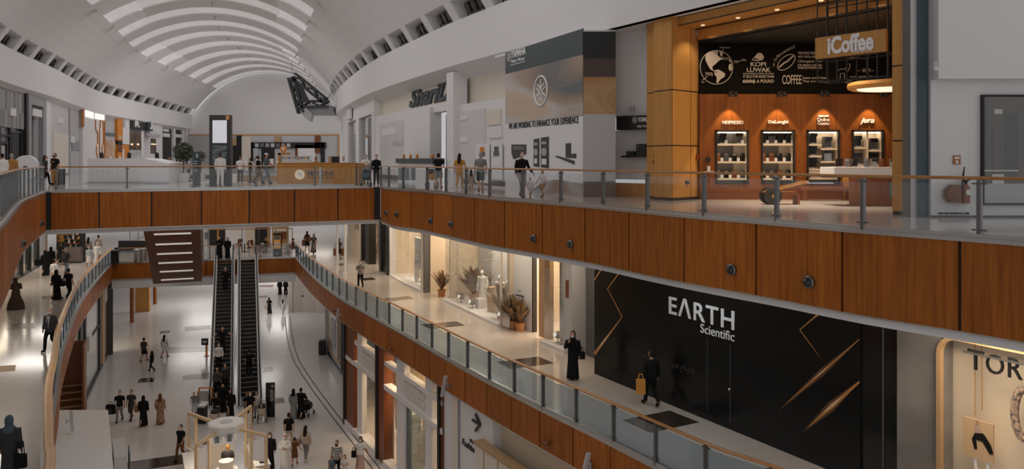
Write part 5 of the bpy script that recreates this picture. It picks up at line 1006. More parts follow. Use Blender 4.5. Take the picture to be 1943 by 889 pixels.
a = MB(); q = FE.off(FE.px(1938), -.1); k = 20; a.tube([(q.x + .18 * math.cos(2 * math.pi * i / k) * dd.x, q.y + .18 * math.cos(2 * math.pi * i / k) * dd.y, zat(785, q.y) + .5 * math.sin(2 * math.pi * i / k)) for i in range(k)], .08, 8, closed=True); tag(obj('wreath', a, mat_noise('wreath', (.05, .05, .08), (.55, .38, .25), 16, .7)), 'tall oval floral wreath hanging in the cream window at the right edge', 'wreath')
q = FE.off(FE.px(1880), 1.2); area('window_fill', (q.x + .35, q.y - .2, ZB1 - .3), 1.2, 300, WARM2)  # added lamp in front of the cream window to brighten it
# potted plants and window goods
def plant(loc, h, lab, seed, n=60, m=None, grp='potted plants by the boutique'):
    rn = random.Random(seed); t = thing('potted_plant', lab, 'plant', loc, rn.random() * 6, grp); a = MB(); a.loft([(0, 0, 0, .19, .19), (0, 0, .4, .24, .24), (0, 0, .36, .2, .2)], 14); obj('pot', a, M_terra, t)
    a = MB()
    for i in range(n):
        az = rn.random() * 6.283; el = .95 + rn.random() * .55; ln = h * (.4 + .42 * rn.random()); w_ = ln * .05 + .01; P = []
        for k in range(6):
            u = k / 5; r = ln * u * math.cos(el) * (1 + .3 * u); z = .36 + ln * u * math.sin(el) - ln * .25 * u * u * math.cos(el)
            P.append((Vector((r * math.cos(az), r * math.sin(az), z)), w_ * math.sin(math.pi * min(1, .15 + .85 * (1 - u)))))
        s_ = Vector((-math.sin(az), math.cos(az), 0))
        for (p, w0), (q, w1) in zip(P, P[1:]): a.quad(p - s_ * w0, p + s_ * w0, q + s_ * w1, q - s_ * w1)
    obj('foliage', a, m or M_leafd, t); return t
for i, (p, y, h, lab) in enumerate(((952, 610, 1.9, 'tall potted plant at the back of the boutique plant group'), (966, 620, 1.5, 'leftmost potted plant at the front of the boutique plant group'), (975, 624, 1.6, 'middle potted plant of the front row by the white wall'), (986.5, 627.5, 1.5, 'rightmost potted plant against the white lettered wall'))): plant(W(p, y, L1), h, lab, 3 + i, 80)
plant(W(838, 562, L1), 1.5, 'palm like potted plant in the boutique doorway', 21, 70); q = F1R.off(F1R.px(866), -1.0); plant((q.x, q.y, L1 + .14), 2.1, 'large leafy plant inside the boutique window beside the doorway', 22, 160)
for i, (p, o, h) in enumerate(((904, -.9, 1.25), (927, -.8, .75), (888, -.7, .5))):
    q = F1R.off(F1R.px(p), o); a = MB(); a.box((0, 0, h / 2), (.42, .42, h), .5); b_ = obj('display_plinth', a, (M_tan, M_white2, M_white2)[i], None, False, (q.x, q.y, L1 + .14)); tag(b_, ('tall tan', 'middle white', 'low white')[i] + ' display plinth in the long boutique window', 'plinth')
for i, (p, o) in enumerate(((864, -.35), (886, -.3), (941, -.3), (1047, -.3), (786, -.5))):
    q = F1R.off(F1R.px(p), o); t = thing('floor_spotlight', 'small round dark floor lamp at the boutique window base, %s from left' % ORD[(1, 2, 3, 4, 0)[i]], 'lamp', (q.x, q.y, L1 + .14), 0, 'floor lamps in the boutique windows'); a = MB(); a.ball((0, 0, .33), .17, 12, 8); obj('lamp_head', a, M_dgrey, t, True); a = MB(); a.cyl((0, 0), .02, 0, .2, 8); a.cyl((0, 0), .1, 0, .02, 12); obj('stem', a, M_dgrey, t); a = MB(); a.tube([(-.12, -.1, .36), (-.15, -.12, .37)], [.09, .09], 10); obj('lens', a, M_light, t)
for i, p in enumerate((640, 655)):
    c = W(p, 508 + 12 * i, L1); a = MB(); a.cyl((0, 0), .09, 0, 4.7, 10); a.cyl((0, 0), .16, 0, .1, 12); tag(obj('pole', a, M_white2, None, False, c), 'slim white pole on the right middle floor, %s' % ('behind the woman with two bags' if i == 0 else 'nearer the black framed boutique'), 'pole')
# ================================================================ MIDDLE LEVEL, LEFT
a = MB(); F1L.slab(a, 0, F1L.len, L1, CE1, -3.6, -3.4, 2); struct('wall_left_middle_back', a, M_cream)
a = MB(); F1L.slab(a, 0, F1L.len, CE1 - .16, CE1 - .1, -3.5, -.3, 2); struct('ceiling_left_middle', a, M_white)
for p in (5, 35, 62, 85): q = F1L.off(F1L.px(p), -1.6); area('boutique_lamp', (q.x, q.y, CE1 - .4), 2.2, 420, WARM2, sy=2.2)
t = thing('storefront', 'warm lit glazed shop front with black mullions at the left middle level', 'shop')
for p in (24, 41, 56.5, 72): R1_(t, 'black_mullion', p - .8, p + .8, L1, CE1, M_black, -.25, .08, F1L)
R1_(t, 'glass_pane', -60, 72, L1 + .1, CE1, M_shopglass, -.05, -.02, F1L); R1_(t, 'plinth', -60, 73, L1, L1 + .14, M_dgrey, -.2, .05, F1L)
R1_(t, 'display_wall', 28, 55, L1 + .3, CE1 - .6, mat_noise('shop_amber', (.62, .36, .14), (.34, .14, .035), .7, .5), -1.6, -1.5, F1L); R1_(t, 'display_wall', 58, 71, L1 + .5, CE1 - .8, M_offw, -1.6, -1.5, F1L); R1_(t, 'white_table', 44, 56, L1 + .2, L1 + 1.5, M_white2, -1.2, -.5, F1L); R1_(t, 'tan_banner', 46, 54, L1 + 2, CE1 - .4, M_tan, -.9, -.85, F1L)
t = thing('storefront', 'pale glazed entrance with grey columns beside the dark cafe front', 'shop')
for p0, p1, m in ((73, 77, M_white2), (77, 88, mat('frost', (.55, .56, .57), .3)), (88, 92, M_tan), (92, 97, M_lgrey), (97, 107, MATS['frost'])): R1_(t, 'front_panel', p0, p1, L1, CE1, m, -.3, -.05, F1L)
R1_(t, 'transom', 77, 107, L1 + 2.6, L1 + 2.75, M_lgrey, -.05, .05, F1L)
YC_ = 58.4; CP = Path([Vector((D(106, 0, YC_).x, YC_)), Vector((D(160, 0, YC_).x, YC_))])
t = thing('storefront', 'black cafe front with amber shelves and grey counter at the left middle level', 'shop'); R1_(t, 'black_front', 107, 157, L1, CE1, M_black, -.4, 0, CP); R1_(t, 'amber_shelves', 108, 122, zat(458, YC_), zat(438, YC_), mat_noise('amber_shelf', (.02, .015, .01), (.50, .22, .05), 2.2, .5), 0, .06, CP); R1_(t, 'grey_counter', 126, 157, L1 + .1, L1 + 1.2, mat('counter_grey', (.16, .13, .115), .3), 0, .3, CP); R1_(t, 'plinth', 126, 157, L1, L1 + .1, M_black, 0, .32, CP)
for i in range(4): R1_(t, 'shelf', 124, 152, zat(446 + 8 * i, YC_), zat(446 + 8 * i, YC_) + .05, M_brown, 0, .12, CP)
for i in range(10): q = CP.at(CP.px(127 + 2.6 * i)); a = MB(); h = .2 + .1 * (i % 3); a.loft([(0, 0, 0, .07, .07), (0, 0, h * .7, .07, .07), (0, 0, h, .03, .03)], 8); tag(obj('jar', a, (M_tan, M_tealg, M_lgrey)[i % 3], None, False, (q.x, YC_ - .06, zat(446 + 8 * (i % 4), YC_) + .05)), 'small jar on the dark cafe shelves, %s from left' % ORD[i], 'jar', 'jars on the cafe shelves')
# ================================================================ MIDDLE LEVEL, FAR LANDING: cafe seen under the bridge
YF = 70.0; CF = Path([Vector((D(380, 0, YF).x, YF)), Vector((D(600, 0, YF).x, YF))])
t = thing('cafe_partition', 'pale and dark cafe partition behind the escalator landing', 'partition')
for p0, p1, m, zt_ in ((388, 398, M_lgrey, 10.5), (398, 412, M_black, 10.5), (412, 416, M_woodl, 10.5), (416, 427, M_black, 10.5), (427, 466, M_white, 10.5), (466, 484, M_cream, 10.5), (484, 507, M_black, 10.5), (507, 511, M_tan, 10.5), (516, 546, M_tan, 8.9)): R1_(t, 'panel', p0, p1, L1, zt_, m, -.3, (p0 % 3) * .05, CF)
for p0, p1, y0, y1, m in ((390, 397, 440, 452, M_tealg), (520, 545, 432, 438, M_offw), (531, 544, 440, 452, M_brown)): R1_(t, 'wall_board', p0, p1, zat(y1, YF), zat(y0, YF), m, .15, .25, CF)
a = MB(); CF2 = Path([Vector((D(395, 0, 64.5).x, 64.5)), Vector((D(548, 0, 64.5).x, 65.5))]); k = 2
t = thing('balustrade', 'thin rail across the cafe behind the escalator landing', 'balustrade'); P = [CF2.at(0), CF2.at(CF2.len)]; a.tube([(p.x, p.y, L1 + 1.95 + .0 * i) for i, p in enumerate(P)], .04, 8); obj('handrail', a, M_rail, t)
for i in range(6): q = CF2.at(CF2.len * i / 5); a = MB(); a.cyl((q.x, q.y), .03, L1, L1 + 1.95, 8); obj('post', a, M_steeld, t)
def table(loc, lab):
    t = thing('cafe_table', lab, 'table', loc, 0, 'cafe tables of the middle level'); a = MB(); a.cyl((0, 0), .4, .72, .76, 20); obj('tabletop', a, M_lgrey, t); a = MB(); a.cyl((0, 0), .05, .03, .72, 8); a.cyl((0, 0), .22, 0, .03, 14); obj('pedestal', a, M_black, t)
for i, (p, y) in enumerate(((464, 477), (472, 470), (504, 478), (546, 480))): table(W(p, y, L1), ('round cafe table behind the up escalator', 'round cafe table close to the white partition', 'round cafe table left of the screen totem', 'round cafe table right of the screen totem')[i])
for i, (p, y, rz) in enumerate(((452, 477, -1.6), (449, 473, -1.2), (476, 478, 1.5), (482, 474, 1.3), (496, 479, -1.5), (511, 478, 1.6), (538, 481, -1.4), (455, 471, -2.6))): chair(W(p, y, L1), rz, 'brown cafe chair on the far landing, %s from left' % ORD[sorted((452, 449, 476, 482, 496, 511, 538, 455)).index(p)], M_brown, 'cafe chairs on the far landing')
c = W(526, 487, L1); t = thing('screen_totem', 'black advertising totem with orange and white screen on the landing', 'totem', c); a = MB(); a.box((0, .1, .95), (.66, .2, 1.9)); obj('housing', a, M_blackg, t); a = MB(); a.box((0, -.01, 1.2), (.56, .03, 1.05)); obj('screen', a, emis('orange_screen', (.75, .33, .07), .5), t); a = MB(); a.box((0, -.03, 1.55), (.48, .02, .3)); obj('screen_top', a, M_tealg, t); a = MB(); a.box((0, -.03, 1.02), (.4, .02, .3)); obj('screen_picture', a, M_white2, t); a = MB(); a.box((0, -.012, .3), (.15, .02, .15)); obj('badge', a, M_grey, t)
for i, (p, y) in enumerate(((263, 497), (272, 496))):
    c = W(p, y, L1); t = thing('steel_planter', 'tall cylindrical steel planter behind the left landing rail, %s' % ('left one' if i == 0 else 'right one'), 'planter', c); a = MB(); a.loft([(0, 0, 0, .33, .33), (0, 0, 1.0, .36, .36), (0, 0, .95, .3, .3)], 18); obj('drum', a, M_steel, t, True); a = MB(); a.loft([(0, 0, .9, .3, .3), (0, 0, .93, .3, .3)], 14); obj('soil', a, M_black, t)
c = W(218, 499, L1); t = thing('waste_bin', 'black round bin at the left end of the far landing', 'bin', c); a = MB(); a.cyl((0, 0), .28, 0, .95, 18); obj('body', a, M_blackg, t); a = MB(); a.cyl((0, 0), .3, .95, 1.0, 18); obj('lid', a, M_dgrey, t)
c = W(247, 478, L1); t = thing('lounge_sofa', 'long dark sofa behind the far left landing rail', 'sofa', c); a = MB(); a.box((0, .3, .22), (2.6, .8, .3)); obj('seat', a, K_char, t); a = MB(); a.box((0, .65, .6), (2.6, .2, .6)); obj('backrest', a, K_char, t)
for x in (-1.2, 1.2): a = MB(); a.box((x, .3, .04), (.08, .6, .08)); obj('leg', a, M_brown, t)
RB = Path([W(247, 462, L1).to_2d(), W(277, 446, L1).to_2d()]); balustrade('balustrade', 'distant glass balustrade behind the dark sofa', RB, L1, 3.5, 0, None, .05)
# escalator clad in wood with light strips, rising to the bridge
def esc_frame(top, bot):
    t, b = Vector(top), Vector(bot); return t, b, (b - t), (b - t).normalized()
e0, e1 = Vector((-25.1, 57.4, 5.55)), Vector((-21.4, 48.0, 10.95)); fw = (e1 - e0); sd = Vector((fw.y, -fw.x, 0)).normalized(); up = sd.cross(fw.normalized()); up = up if up.z > 0 else -up
t = thing('clad_escalator', 'inclined escalator underside clad in dark wood with six white light strips', 'escalator'); a = MB(); hw = 1.68
P = [e0 - sd * hw, e0 + sd * hw, e1 + sd * hw, e1 - sd * hw]; a.hexa(P + [p + up * 1.5 for p in P]); obj('wood_cladding', a, mat_wood('clad_wood', (.12, .035, .010), (.20, .062, .018), isl=0), t)
e1x = e1 + fw.normalized() * 1.5
for i in range(6):
    u = .07 + .150 * i; c = e0 + fw * u - up * .02; a = MB(); a.bar(c - sd * hw * .66, c + sd * hw * .66, .05, .17, fw.normalized()); obj('light_strip', a, emis('strip_light', (1, .93, .88), 1.15) if 'strip_light' not in MATS else MATS['strip_light'], t)
a = MB(); [a.bar(e0 + sd * hw * s_ + up * 1.5, e1 + sd * hw * s_ + up * 1.5, .3, .12) for s_ in (-1, 1)]; obj('top_edge', a, M_steel, t)
# ================================================================ ESCALATORS between lower and middle level
def escalator(label, xt, xb, people=()):
    T, Bt = Vector((xt, 59.7, L1)), Vector((xb, 47.6, 0.0)); d = (Bt - T); dp = Vector((d.x, d.y, 0)).normalized(); sd = Vector((-dp.y, dp.x, 0)); t = thing('escalator', label, 'escalator')
    def pt(u, s=0, z=0): # u 0 top .. 1 bottom, with flat landings beyond
        q = T + d * min(max(u, 0), 1) + dp * (max(u - 1, 0) + min(u, 0)) * Vector((d.x, d.y)).length; return q + sd * s + Vector((0, 0, z))
    us = [-.14, 0] + [i / 10 for i in range(1, 10)] + [1, 1.16]
    a = MB(); n = 34
    for i in range(n):
        q = T + d * ((i + .5) / n); rr_ = -d.z / n; ln = Vector((d.x, d.y)).length / n; c = q + Vector((0, 0, -rr_ * .5)); a.cur = 0; a.box((c.x, c.y, c.z), (1.0, ln, .01), math.atan2(sd.y, sd.x)); 
        f = q + dp * (ln * .5) + Vector((0, 0, -rr_)); a.box((f.x, f.y, f.z), (1.0, .02, rr_), math.atan2(sd.y, sd.x))
        a.cur = 1; k = f + Vector((0, 0, rr_ * .5)); a.box((k.x, k.y, k.z + .004), (.96, .05, .012), math.atan2(sd.y, sd.x))
    obj('step_band', a, [mat('step_black', (.02, .02, .02), .5), mat('step_edge', (.30, .29, .28), .4)], t)
    for s_ in (-1, 1):
        a = MB(); a.tube([pt(u, s_ * .62, .98) for u in us], .05, 8); P0, P1 = pt(us[0], s_ * .62, .98), pt(us[-1], s_ * .62, .98)
        for P, sg in ((P0, -1), (P1, 1)): a.tube([P, P + dp * sg * .25 + Vector((0, 0, -.1)), P + dp * sg * .35 + Vector((0, 0, -.4)), P + dp * sg * .2 + Vector((0, 0, -.75))], .05, 8)
        obj('handrail', a, M_black, t, True)
        a = MB()
        for u0, u1 in zip(us, us[1:]): p, q = pt(u0, s_ * .62), pt(u1, s_ * .62); a.add([p + Vector((0, 0, .12)), q + Vector((0, 0, .12)), q + Vector((0, 0, .93)), p + Vector((0, 0, .93)), p + sd * .02 + Vector((0, 0, .12)), q + sd * .02 + Vector((0, 0, .12)), q + sd * .02 + Vector((0, 0, .93)), p + sd * .02 + Vector((0, 0, .93))], [(0, 1, 2, 3), (7, 6, 5, 4), (0, 4, 5, 1), (3, 2, 6, 7)])
        obj('glass_side', a, M_glass, t)
        a = MB()
        for u0, u1 in zip(us, us[1:]): p, q = pt(u0, s_ * .64), pt(u1, s_ * .64); a.bar(p + Vector((0, 0, -.1)), q + Vector((0, 0, -.1)), .22, .62)
        obj('steel_skirt', a, mat('escalator_steel', (.64, .64, .65), .4), t)
    for u, nm in ((-.07, 'comb_plate'), (1.08, 'comb_plate')): p = pt(u); a = MB(); a.box((p.x, p.y, p.z + .02), (1.1, 1.7, .03), math.atan2(sd.y, sd.x)); obj(nm, a, M_steeld, t)
    a = MB()
    for u0, u1 in zip(us[1:-1], us[2:-1]): p, q = pt(u0), pt(u1); a.hexa([p - sd * .7 + Vector((0, 0, -1.0)), p + sd * .7 + Vector((0, 0, -1.0)), q + sd * .7 + Vector((0, 0, max(-1.0, -q.z + .01))), q - sd * .7 + Vector((0, 0, max(-1.0, -q.z + .01))), p - sd * .7 + Vector((0, 0, -.35)), p + sd * .7 + Vector((0, 0, -.35)), q + sd * .7 + Vector((0, 0, -.3)), q - sd * .7 + Vector((0, 0, -.3))])
    obj('truss_casing', a, MATS['escalator_steel'], t); return pt
ptL = escalator('left escalator crowded with people between the lower and middle levels', -22.45, -18.1)
ptR = escalator('right escalator with dark steps beside the black info totem', -20.65, -16.35)
# ================================================================ LOWER LEVEL, RIGHT
def R0_(t, nm, p0, p1, z0, z1, m, o0=-.6, o1=-.3, path=R1, st=.6):
    a = MB(); path.slab(a, path.px(p0), path.px(p1), z0, z1, o0, o1, st); return obj(nm, a, m, t)
CE0 = L1 - 1.13
class PXs: pass
# lower facade follows the edge above it; picture columns are read on the facade line itself
F0R = Path([R1.off(R1.len * i / 60, -.28) for i in range(61)])
a = MB(); F0R.slab(a, F0R.px(640), F0R.len, 0, CE0, -4.2, -4.0, 2); struct('wall_lower_back', a, M_cream)
a = MB(); F0R.slab(a, F0R.px(660), F0R.len, CE0 - .1, CE0 - .05, -4.0, -.4, 2); struct('ceiling_lower_shops', a, M_white)
for p in (690, 740, 790, 860): q = F0R.off(F0R.px(p), -1.9); area('boutique_lamp', (q.x, q.y, CE0 - .3), 2.2, 750, WARM, sy=2.2)
def zl(px, py): return F0R.z(px, py)
zb0, zb1, zu0, zu1 = 3.68, 3.92, 4.82, 5.02
t = thing('storefront', 'white framed lower shop with brown columns and white mannequin in its window', 'shop')
for p in (661, 723): R0_(t, 'black_edge', p, p + 2.5, 0, CE0, M_black, -.3, .32, F0R); R0_(t, 'brown_column', p + 2.5, p + (18 if p < 700 else 13.5), 0, CE0, M_brown, -.3, .22, F0R)
for p0, p1 in ((682, 691), (716, 722)): R0_(t, 'white_mullion', p0, p1, 0, CE0, M_white2, -.15, .12, F0R)
R0_(t, 'lower_beam', 661, 723, zb0, zb1, M_white2, -.15, .24, F0R); R0_(t, 'upper_beam', 661, 723, zu0, zu1, M_white2, -.15, .2, F0R); R0_(t, 'sill', 661, 723, 0, .3, M_white2, -.2, .3, F0R)
R0_(t, 'glass_pane', 679, 722, .3, CE0, M_shopglass, -.02, .0, F0R); R0_(t, 'display_wall', 692, 721, .3, zb0, mat_noise('shop_goods', (.50, .30, .15), (.14, .07, .035), 1.6, .6), -1.8, -1.7, F0R); R0_(t, 'sign_board', 691, 716, zb1, zu0, M_offw, .02, .1, F0R)
wall_text(F0R, 'bulletin', 692, 715, zat and 692, 684, M_white2, 'lettering', t, .14, bold=.02) if False else None
for i, s_ in enumerate(('bulletin', 'studio')):
    d = F0R.px(692); q0, q1 = F0R.off(d, .13), F0R.off(F0R.px(715), .13); put_text('lettering', s_, (q0.x, q0.y, zu0 - .32 - .36 * i), q1 - q0, M_text, .26, (q1 - q0).length, t, bold=.03)
t = thing('storefront', 'white framed lower shop with sign band, clothes rail and slate blocks in its window', 'shop')
for p0, p1 in ((757, 772), (812, 824), (848, 866)): R0_(t, 'white_mullion', p0, p1, 0, CE0, M_white2, -.15, .12, F0R)
R0_(t, 'black_edge', 842, 845, 0, CE0, M_black, -.3, .3, F0R); R0_(t, 'brown_edge', 845, 848, 0, CE0, M_brown, -.3, .2, F0R); R0_(t, 'dark_pane_edge', 773, 778, 0, zb0, M_tealg, -.1, .05, F0R)
R0_(t, 'lower_beam', 737, 848, zb0, zb1, M_white2, -.15, .24, F0R); R0_(t, 'upper_beam', 737, 848, zu0, zu1, M_white2, -.15, .2, F0R); R0_(t, 'sill', 737, 866, 0, .25, M_white2, -.2, .3, F0R); R0_(t, 'glass_pane', 737, 848, .25, CE0, M_shopglass, -.02, 0, F0R); R0_(t, 'sign_board', 772, 812, zb1, zu0, M_offw, .02, .1, F0R)
for i, s_ in enumerate(('wondering', 'outline')):
    q0, q1 = F0R.off(F0R.px(774), .13), F0R.off(F0R.px(811), .13); put_text('lettering', s_, (q0.x, q0.y, zu0 - .33 - .37 * i), q1 - q0, M_text, .27, (q1 - q0).length, t, bold=.03)
R0_(t, 'tan_screen', 778, 793, .25, zb0, M_offw, -.7, -.6, F0R); R0_(t, 'display_wall', 739, 757, .25, zb0, M_tan, -2.6, -2.5, F0R); R0_(t, 'display_wall', 824, 845, .25, zb0, MATS['shop_goods'], -1.9, -1.8, F0R); R0_(t, 'upper_shelving', 826, 846, zb1, CE0 - .3, MATS['shop_goods'], -1.2, -1.1, F0R)
q = F0R.off(F0R.px(752), -.8)
for z0, w_, lab in ((0, .95, 'large slate block at the base of the lower shop window'), (1.9, .7, 'small slate block stacked on the large block')):
    a = MB(); h = 1.9 if z0 == 0 else .75; a.box((0, 0, h / 2), (w_, w_, h), .4); a.box((0, 0, h + .02), (w_ + .02, w_ + .02, .04), .4); tag(obj('display_block', a, M_tealg, None, False, (q.x, q.y, z0)), lab, 'block')
q = F0R.off(F0R.px(797), -.6); t = thing('display_table', 'round slate table in the lower shop window', 'table', (q.x, q.y, 0)); a = MB(); a.cyl((0, 0), .55, 0, .95, 24); obj('drum', a, M_tealg, t); a = MB(); a.cyl((0, 0), .58, .95, 1.0, 24); obj('tabletop', a, M_lgrey, t)
q = F0R.off(F0R.px(806), -1.4); t = thing('clothes_rail', 'wooden clothes rail in the lower shop window', 'rail', (q.x, q.y, 0), .9); a = MB(); a.bar((-1.2, 0, 2.3), (1.2, 0, 2.3), .05); obj('bar', a, M_woodl, t)
for x in (-1.2, 1.2): a = MB(); a.bar((x, 0, 0), (x, 0, 2.3), .05); obj('upright', a, M_woodl, t)
for i in range(10):
    u = -1.0 + 2.0 * i / 9; p = Vector((q.x + u * math.cos(.9), q.y + u * math.sin(.9), 2.28)); a = MB(); a.loft([(0, 0, -1.35, .05, .26), (0, 0, -.25, .05, .24), (0, 0, 0, .03, .05)], 8); tag(obj('garment', a, (K_white, K_beige, M_white2, K_tan, K_grey)[i % 5], None, False, p, .9), 'pale garment on the lower shop rail, %s from the far end' % ORD[9 - i], 'garment', 'garments in the lower shop')
t = thing('mall_sign', 'white wall panel with dark arrow and dark lettering in two scripts', 'sign'); R0_(t, 'white_panel', 866, 942, 0, CE0, M_white2, -.4, .15, F0R); R0_(t, 'white_edge', 866, 878, 0, CE0, M_offw, .15, .2, F0R); R0_(t, 'grey_joint', 878, 879.5, 0, CE0, M_grey, .15, .22, F0R)
def ftext(s_, p0, p1, yb, yt): wall_text(F0R, s_, p0, p1, yb, yt, M_textd, 'lettering', t, .17, bold=.015, ext=.015)
ftext('Fashion Avenue', 885, 949, 841, 829); ftext('ﻮﻴﻨﻴﭬأ ﻦﺷﺎﻓ', 899, 946, 836, 822)
c0_, d_, n_ = on(F0R, 912, 796, .2); a = MB(); U = Vector((0, 0, 1)); tip = on(F0R, 920, 803, .2)[0]; a.bar(tip, on(F0R, 905, 794, .2)[0], .09, .05, n_); a.bar(tip, on(F0R, 911, 783, .2)[0], .09, .05, n_); a.bar(tip, on(F0R, 911, 815, .2)[0], .09, .05, n_); obj('arrow', a, M_textd, t)
t = thing('kiosk_wall', 'tan panelled kiosk wall below the right middle gallery', 'kiosk')
R0_(t, 'tan_panels', 924, 1150, 0, 4.55, M_offw, .2, .5, F0R); R0_(t, 'tan_rim', 923, 1150, 4.55, 4.65, M_tan, .15, .55, F0R)
for p in (941, 968, 998, 1030, 1065): R0_(t, 'joint', p, p + 1, 0, 4.5, M_tan, .5, .52, F0R)
a = MB(); F0R.slab(a, F0R.px(942), F0R.len, 0, CE0, -.6, -.2, 1); struct('wall_lower_right', a, M_cream)
# bronze display front and plain wall further back
pw = [W(621, 668, 0), W(640, 694, 0), W(659.5, 722, 0)]; FW = Path(crom([p.to_2d() for p in pw], 1))
a = MB(); FW.slab(a, 0, FW.len, 0, CE0 + .2, -.5, 0, 1); struct('wall_lower_bronze', a, mat('bronze_wall', (.36, .27, .20), .45)); q0, q1 = FW.at(FW.len), F0R.at(F0R.px(662)); a = MB(); a.prism([(q0.x, q0.y), (q1.x, q1.y), (q1.x + .5, q1.y + .3), (q0.x + .5, q0.y + .3)], 0, CE0 + .2); struct('wall_lower_return', a, M_offw)
a = MB(); q = FW.at(0); a.cyl((q.x + .1, q.y), .28, 0, CE0 + .3, 16); struct('column_lower', a, M_lgrey)
t = thing('display_window', 'tall bronze framed display window in the lower wall right of the bin', 'window'); fz = F0R
for p0, p1, z0, z1, m, nm, o in ((626, 650, .3, 4.1, M_steeld, 'outer_frame', .12), (628, 648, .5, 3.9, M_tan, 'inner_frame', .16), (631, 646, .8, 3.6, mat('dim_bronze', (.12, .085, .06), .2), 'pane', .2), (634, 642, 1.4, 3.3, M_grey, 'poster', .22)): R0_(t, nm, p0, p1, z0, z1, m, 0, o, FW)
R0_(t, 'plinth', 621, 659.5, 0, .35, M_black, 0, .1, FW)
pl_ = [W(547, 592.5, 0), W(589, 591, 0), W(618, 595, 0)]; PW = Path([p.to_2d() for p in pl_]); a = MB(); PW.slab(a, 0, PW.len, 0, CE0 + .3, -.4, 0, 2); q = PW.at(0); a.prism([(q.x, q.y), (q.x + .4, q.y), (q.x - 4.0, q.y + 30), (q.x - 4.4, q.y + 30)], 0, CE0 + .3); struct('wall_lower_plain', a, mat('plain_beige', (.52, .46, .42), .6))
c = W(611.5, 672, 0); t = thing('waste_bin', 'black rectangular bin in front of the bronze display window', 'bin', c); a = MB(); a.box((0, 0, .5), (.45, .45, 1.0)); obj('body', a, M_blackg, t); a = MB(); a.box((0, 0, 1.05), (.4, .4, .1)); obj('lid', a, M_dgrey, t)
# ================================================================ LOWER LEVEL, LEFT
F0L = Path([LF1.off(LF1.len * i / 60, -.3) for i in range(61)])
a = MB(); F0L.slab(a, 0, F0L.len, 0, CE0, -3.5, -3.3, 2); struct('wall_lower_left_back', a, M_cream)
for p in (150, 200, 225): q = F0L.off(F0L.px(p), -1.6); area('boutique_lamp', (q.x, q.y, CE0 - .3), 2.0, 500, WARM2, sy=2.0)
t = thing('storefront', 'lower left shop front of tall black framed glass with copper strip', 'shop'); M_cool = mat('cool_glass', (.42, .43, .44), .15)
R0_(t, 'glass_wall', 137, 187, 0, CE0, M_cool, -.2, 0, F0L); R0_(t, 'glass_wall', 196, 203, 0, CE0, M_cool, -.2, 0, F0L); R0_(t, 'glass_wall', 216, 229, 0, CE0, mat('cool_glass_light', (.58, .58, .58), .15), -.2, 0, F0L); R0_(t, 'warm_interior', 206, 214, .3, CE0, M_tan, -.5, -.4, F0L)
for p0, p1 in ((149, 152), (158, 161), (186.5, 188.5), (203, 206), (213.5, 216), (228, 229.5)): R0_(t, 'black_mullion', p0, p1, 0, CE0, M_black, -.2, .1, F0L)
R0_(t, 'copper_strip', 191, 196, 0, CE0, M_tan, -.3, .12, F0L); R0_(t, 'grey_strip', 188.5, 191, 0, CE0, M_cool, -.2, .03, F0L); R0_(t, 'plinth', 137, 229, 0, .25, M_black, -.1, .12, F0L); R0_(t, 'light_panel', 196, 203, CE0 - 1.6, CE0 - .6, M_offw, 0, .06, F0L); R0_(t, 'light_panel', 216, 227, CE0 - 1.3, CE0 - .7, M_woodl, 0, .06, F0L); R0_(t, 'transom', 137, 187, 3.2, 3.35, M_black, -.1, .06, F0L)
R0_(t, 'small_sign', 161, 166, 3.0, 3.9, M_white2, .0, .25, F0L)
a = MB(); q = F0L.off(F0L.px(235), -.2); a.box((q.x, q.y, CE0 / 2), (.8, .9, CE0), -.3); struct('pillar_lower_left', a, mat('dark_brown', (.03, .022, .017), .4))
q = F0L.off(F0L.px(126), .1); t = thing('staircase', 'narrow brown wood lined staircase behind the left gallery edge', 'stairs', (q.x, q.y, 0), math.atan2(*F0L.dir(F0L.px(131)).yx)); a = MB(); a.box((0, -.7, 2.7), (1.8, .1, 5.4)); a.box((.9, .1, 2.7), (.1, 1.6, 5.4)); obj('brown_lining', a, M_brown, t)
a = MB(); [a.box((-.75 + .16 * i, .1, .3 + .32 * i), (.24, 1.4, .06)) for i in range(10)]; obj('tread', a, M_tan, t); a = MB(); a.bar((-.9, .8, 1.0), (.85, .8, 4.6), .12, .25); obj('stringer', a, M_woodl, t)
# white hoarding box at lower left
w0, w1 = W(101, 777, 3.0), W(205, 777, 3.0); dv = Vector((3.8, -6.8)).normalized(); t = thing('hoarding', 'large plain white hoarding box with flat top at the lower left', 'hoarding')
a = MB(); P = [w0.to_2d(), w1.to_2d(), w1.to_2d() + dv * 16, w0.to_2d() + dv * 16]; a.prism(P, 0, 3.0); obj('box_body', a, M_white, t)
a = MB(); q = w1.to_2d() + dv * 2.3 + Vector((.45, 0)); a.box((0, 0, 1.0), (.5, 2.6, 2.0), math.atan2(dv.y, dv.x) - math.pi / 2); t = thing('floor_shade_block', 'grey and slate display panel standing beside the white hoarding box', 'panel', (q.x, q.y, 0)); obj('grey_body', a, M_lgrey, t); a = MB(); a.box((.28, .3, 1.2), (.04, 1.2, 1.2), math.atan2(dv.y, dv.x) - math.pi / 2); obj('slate_strip', a, M_tealg, t)  # block added for the floor's shadow and reflection, plus an unclear item
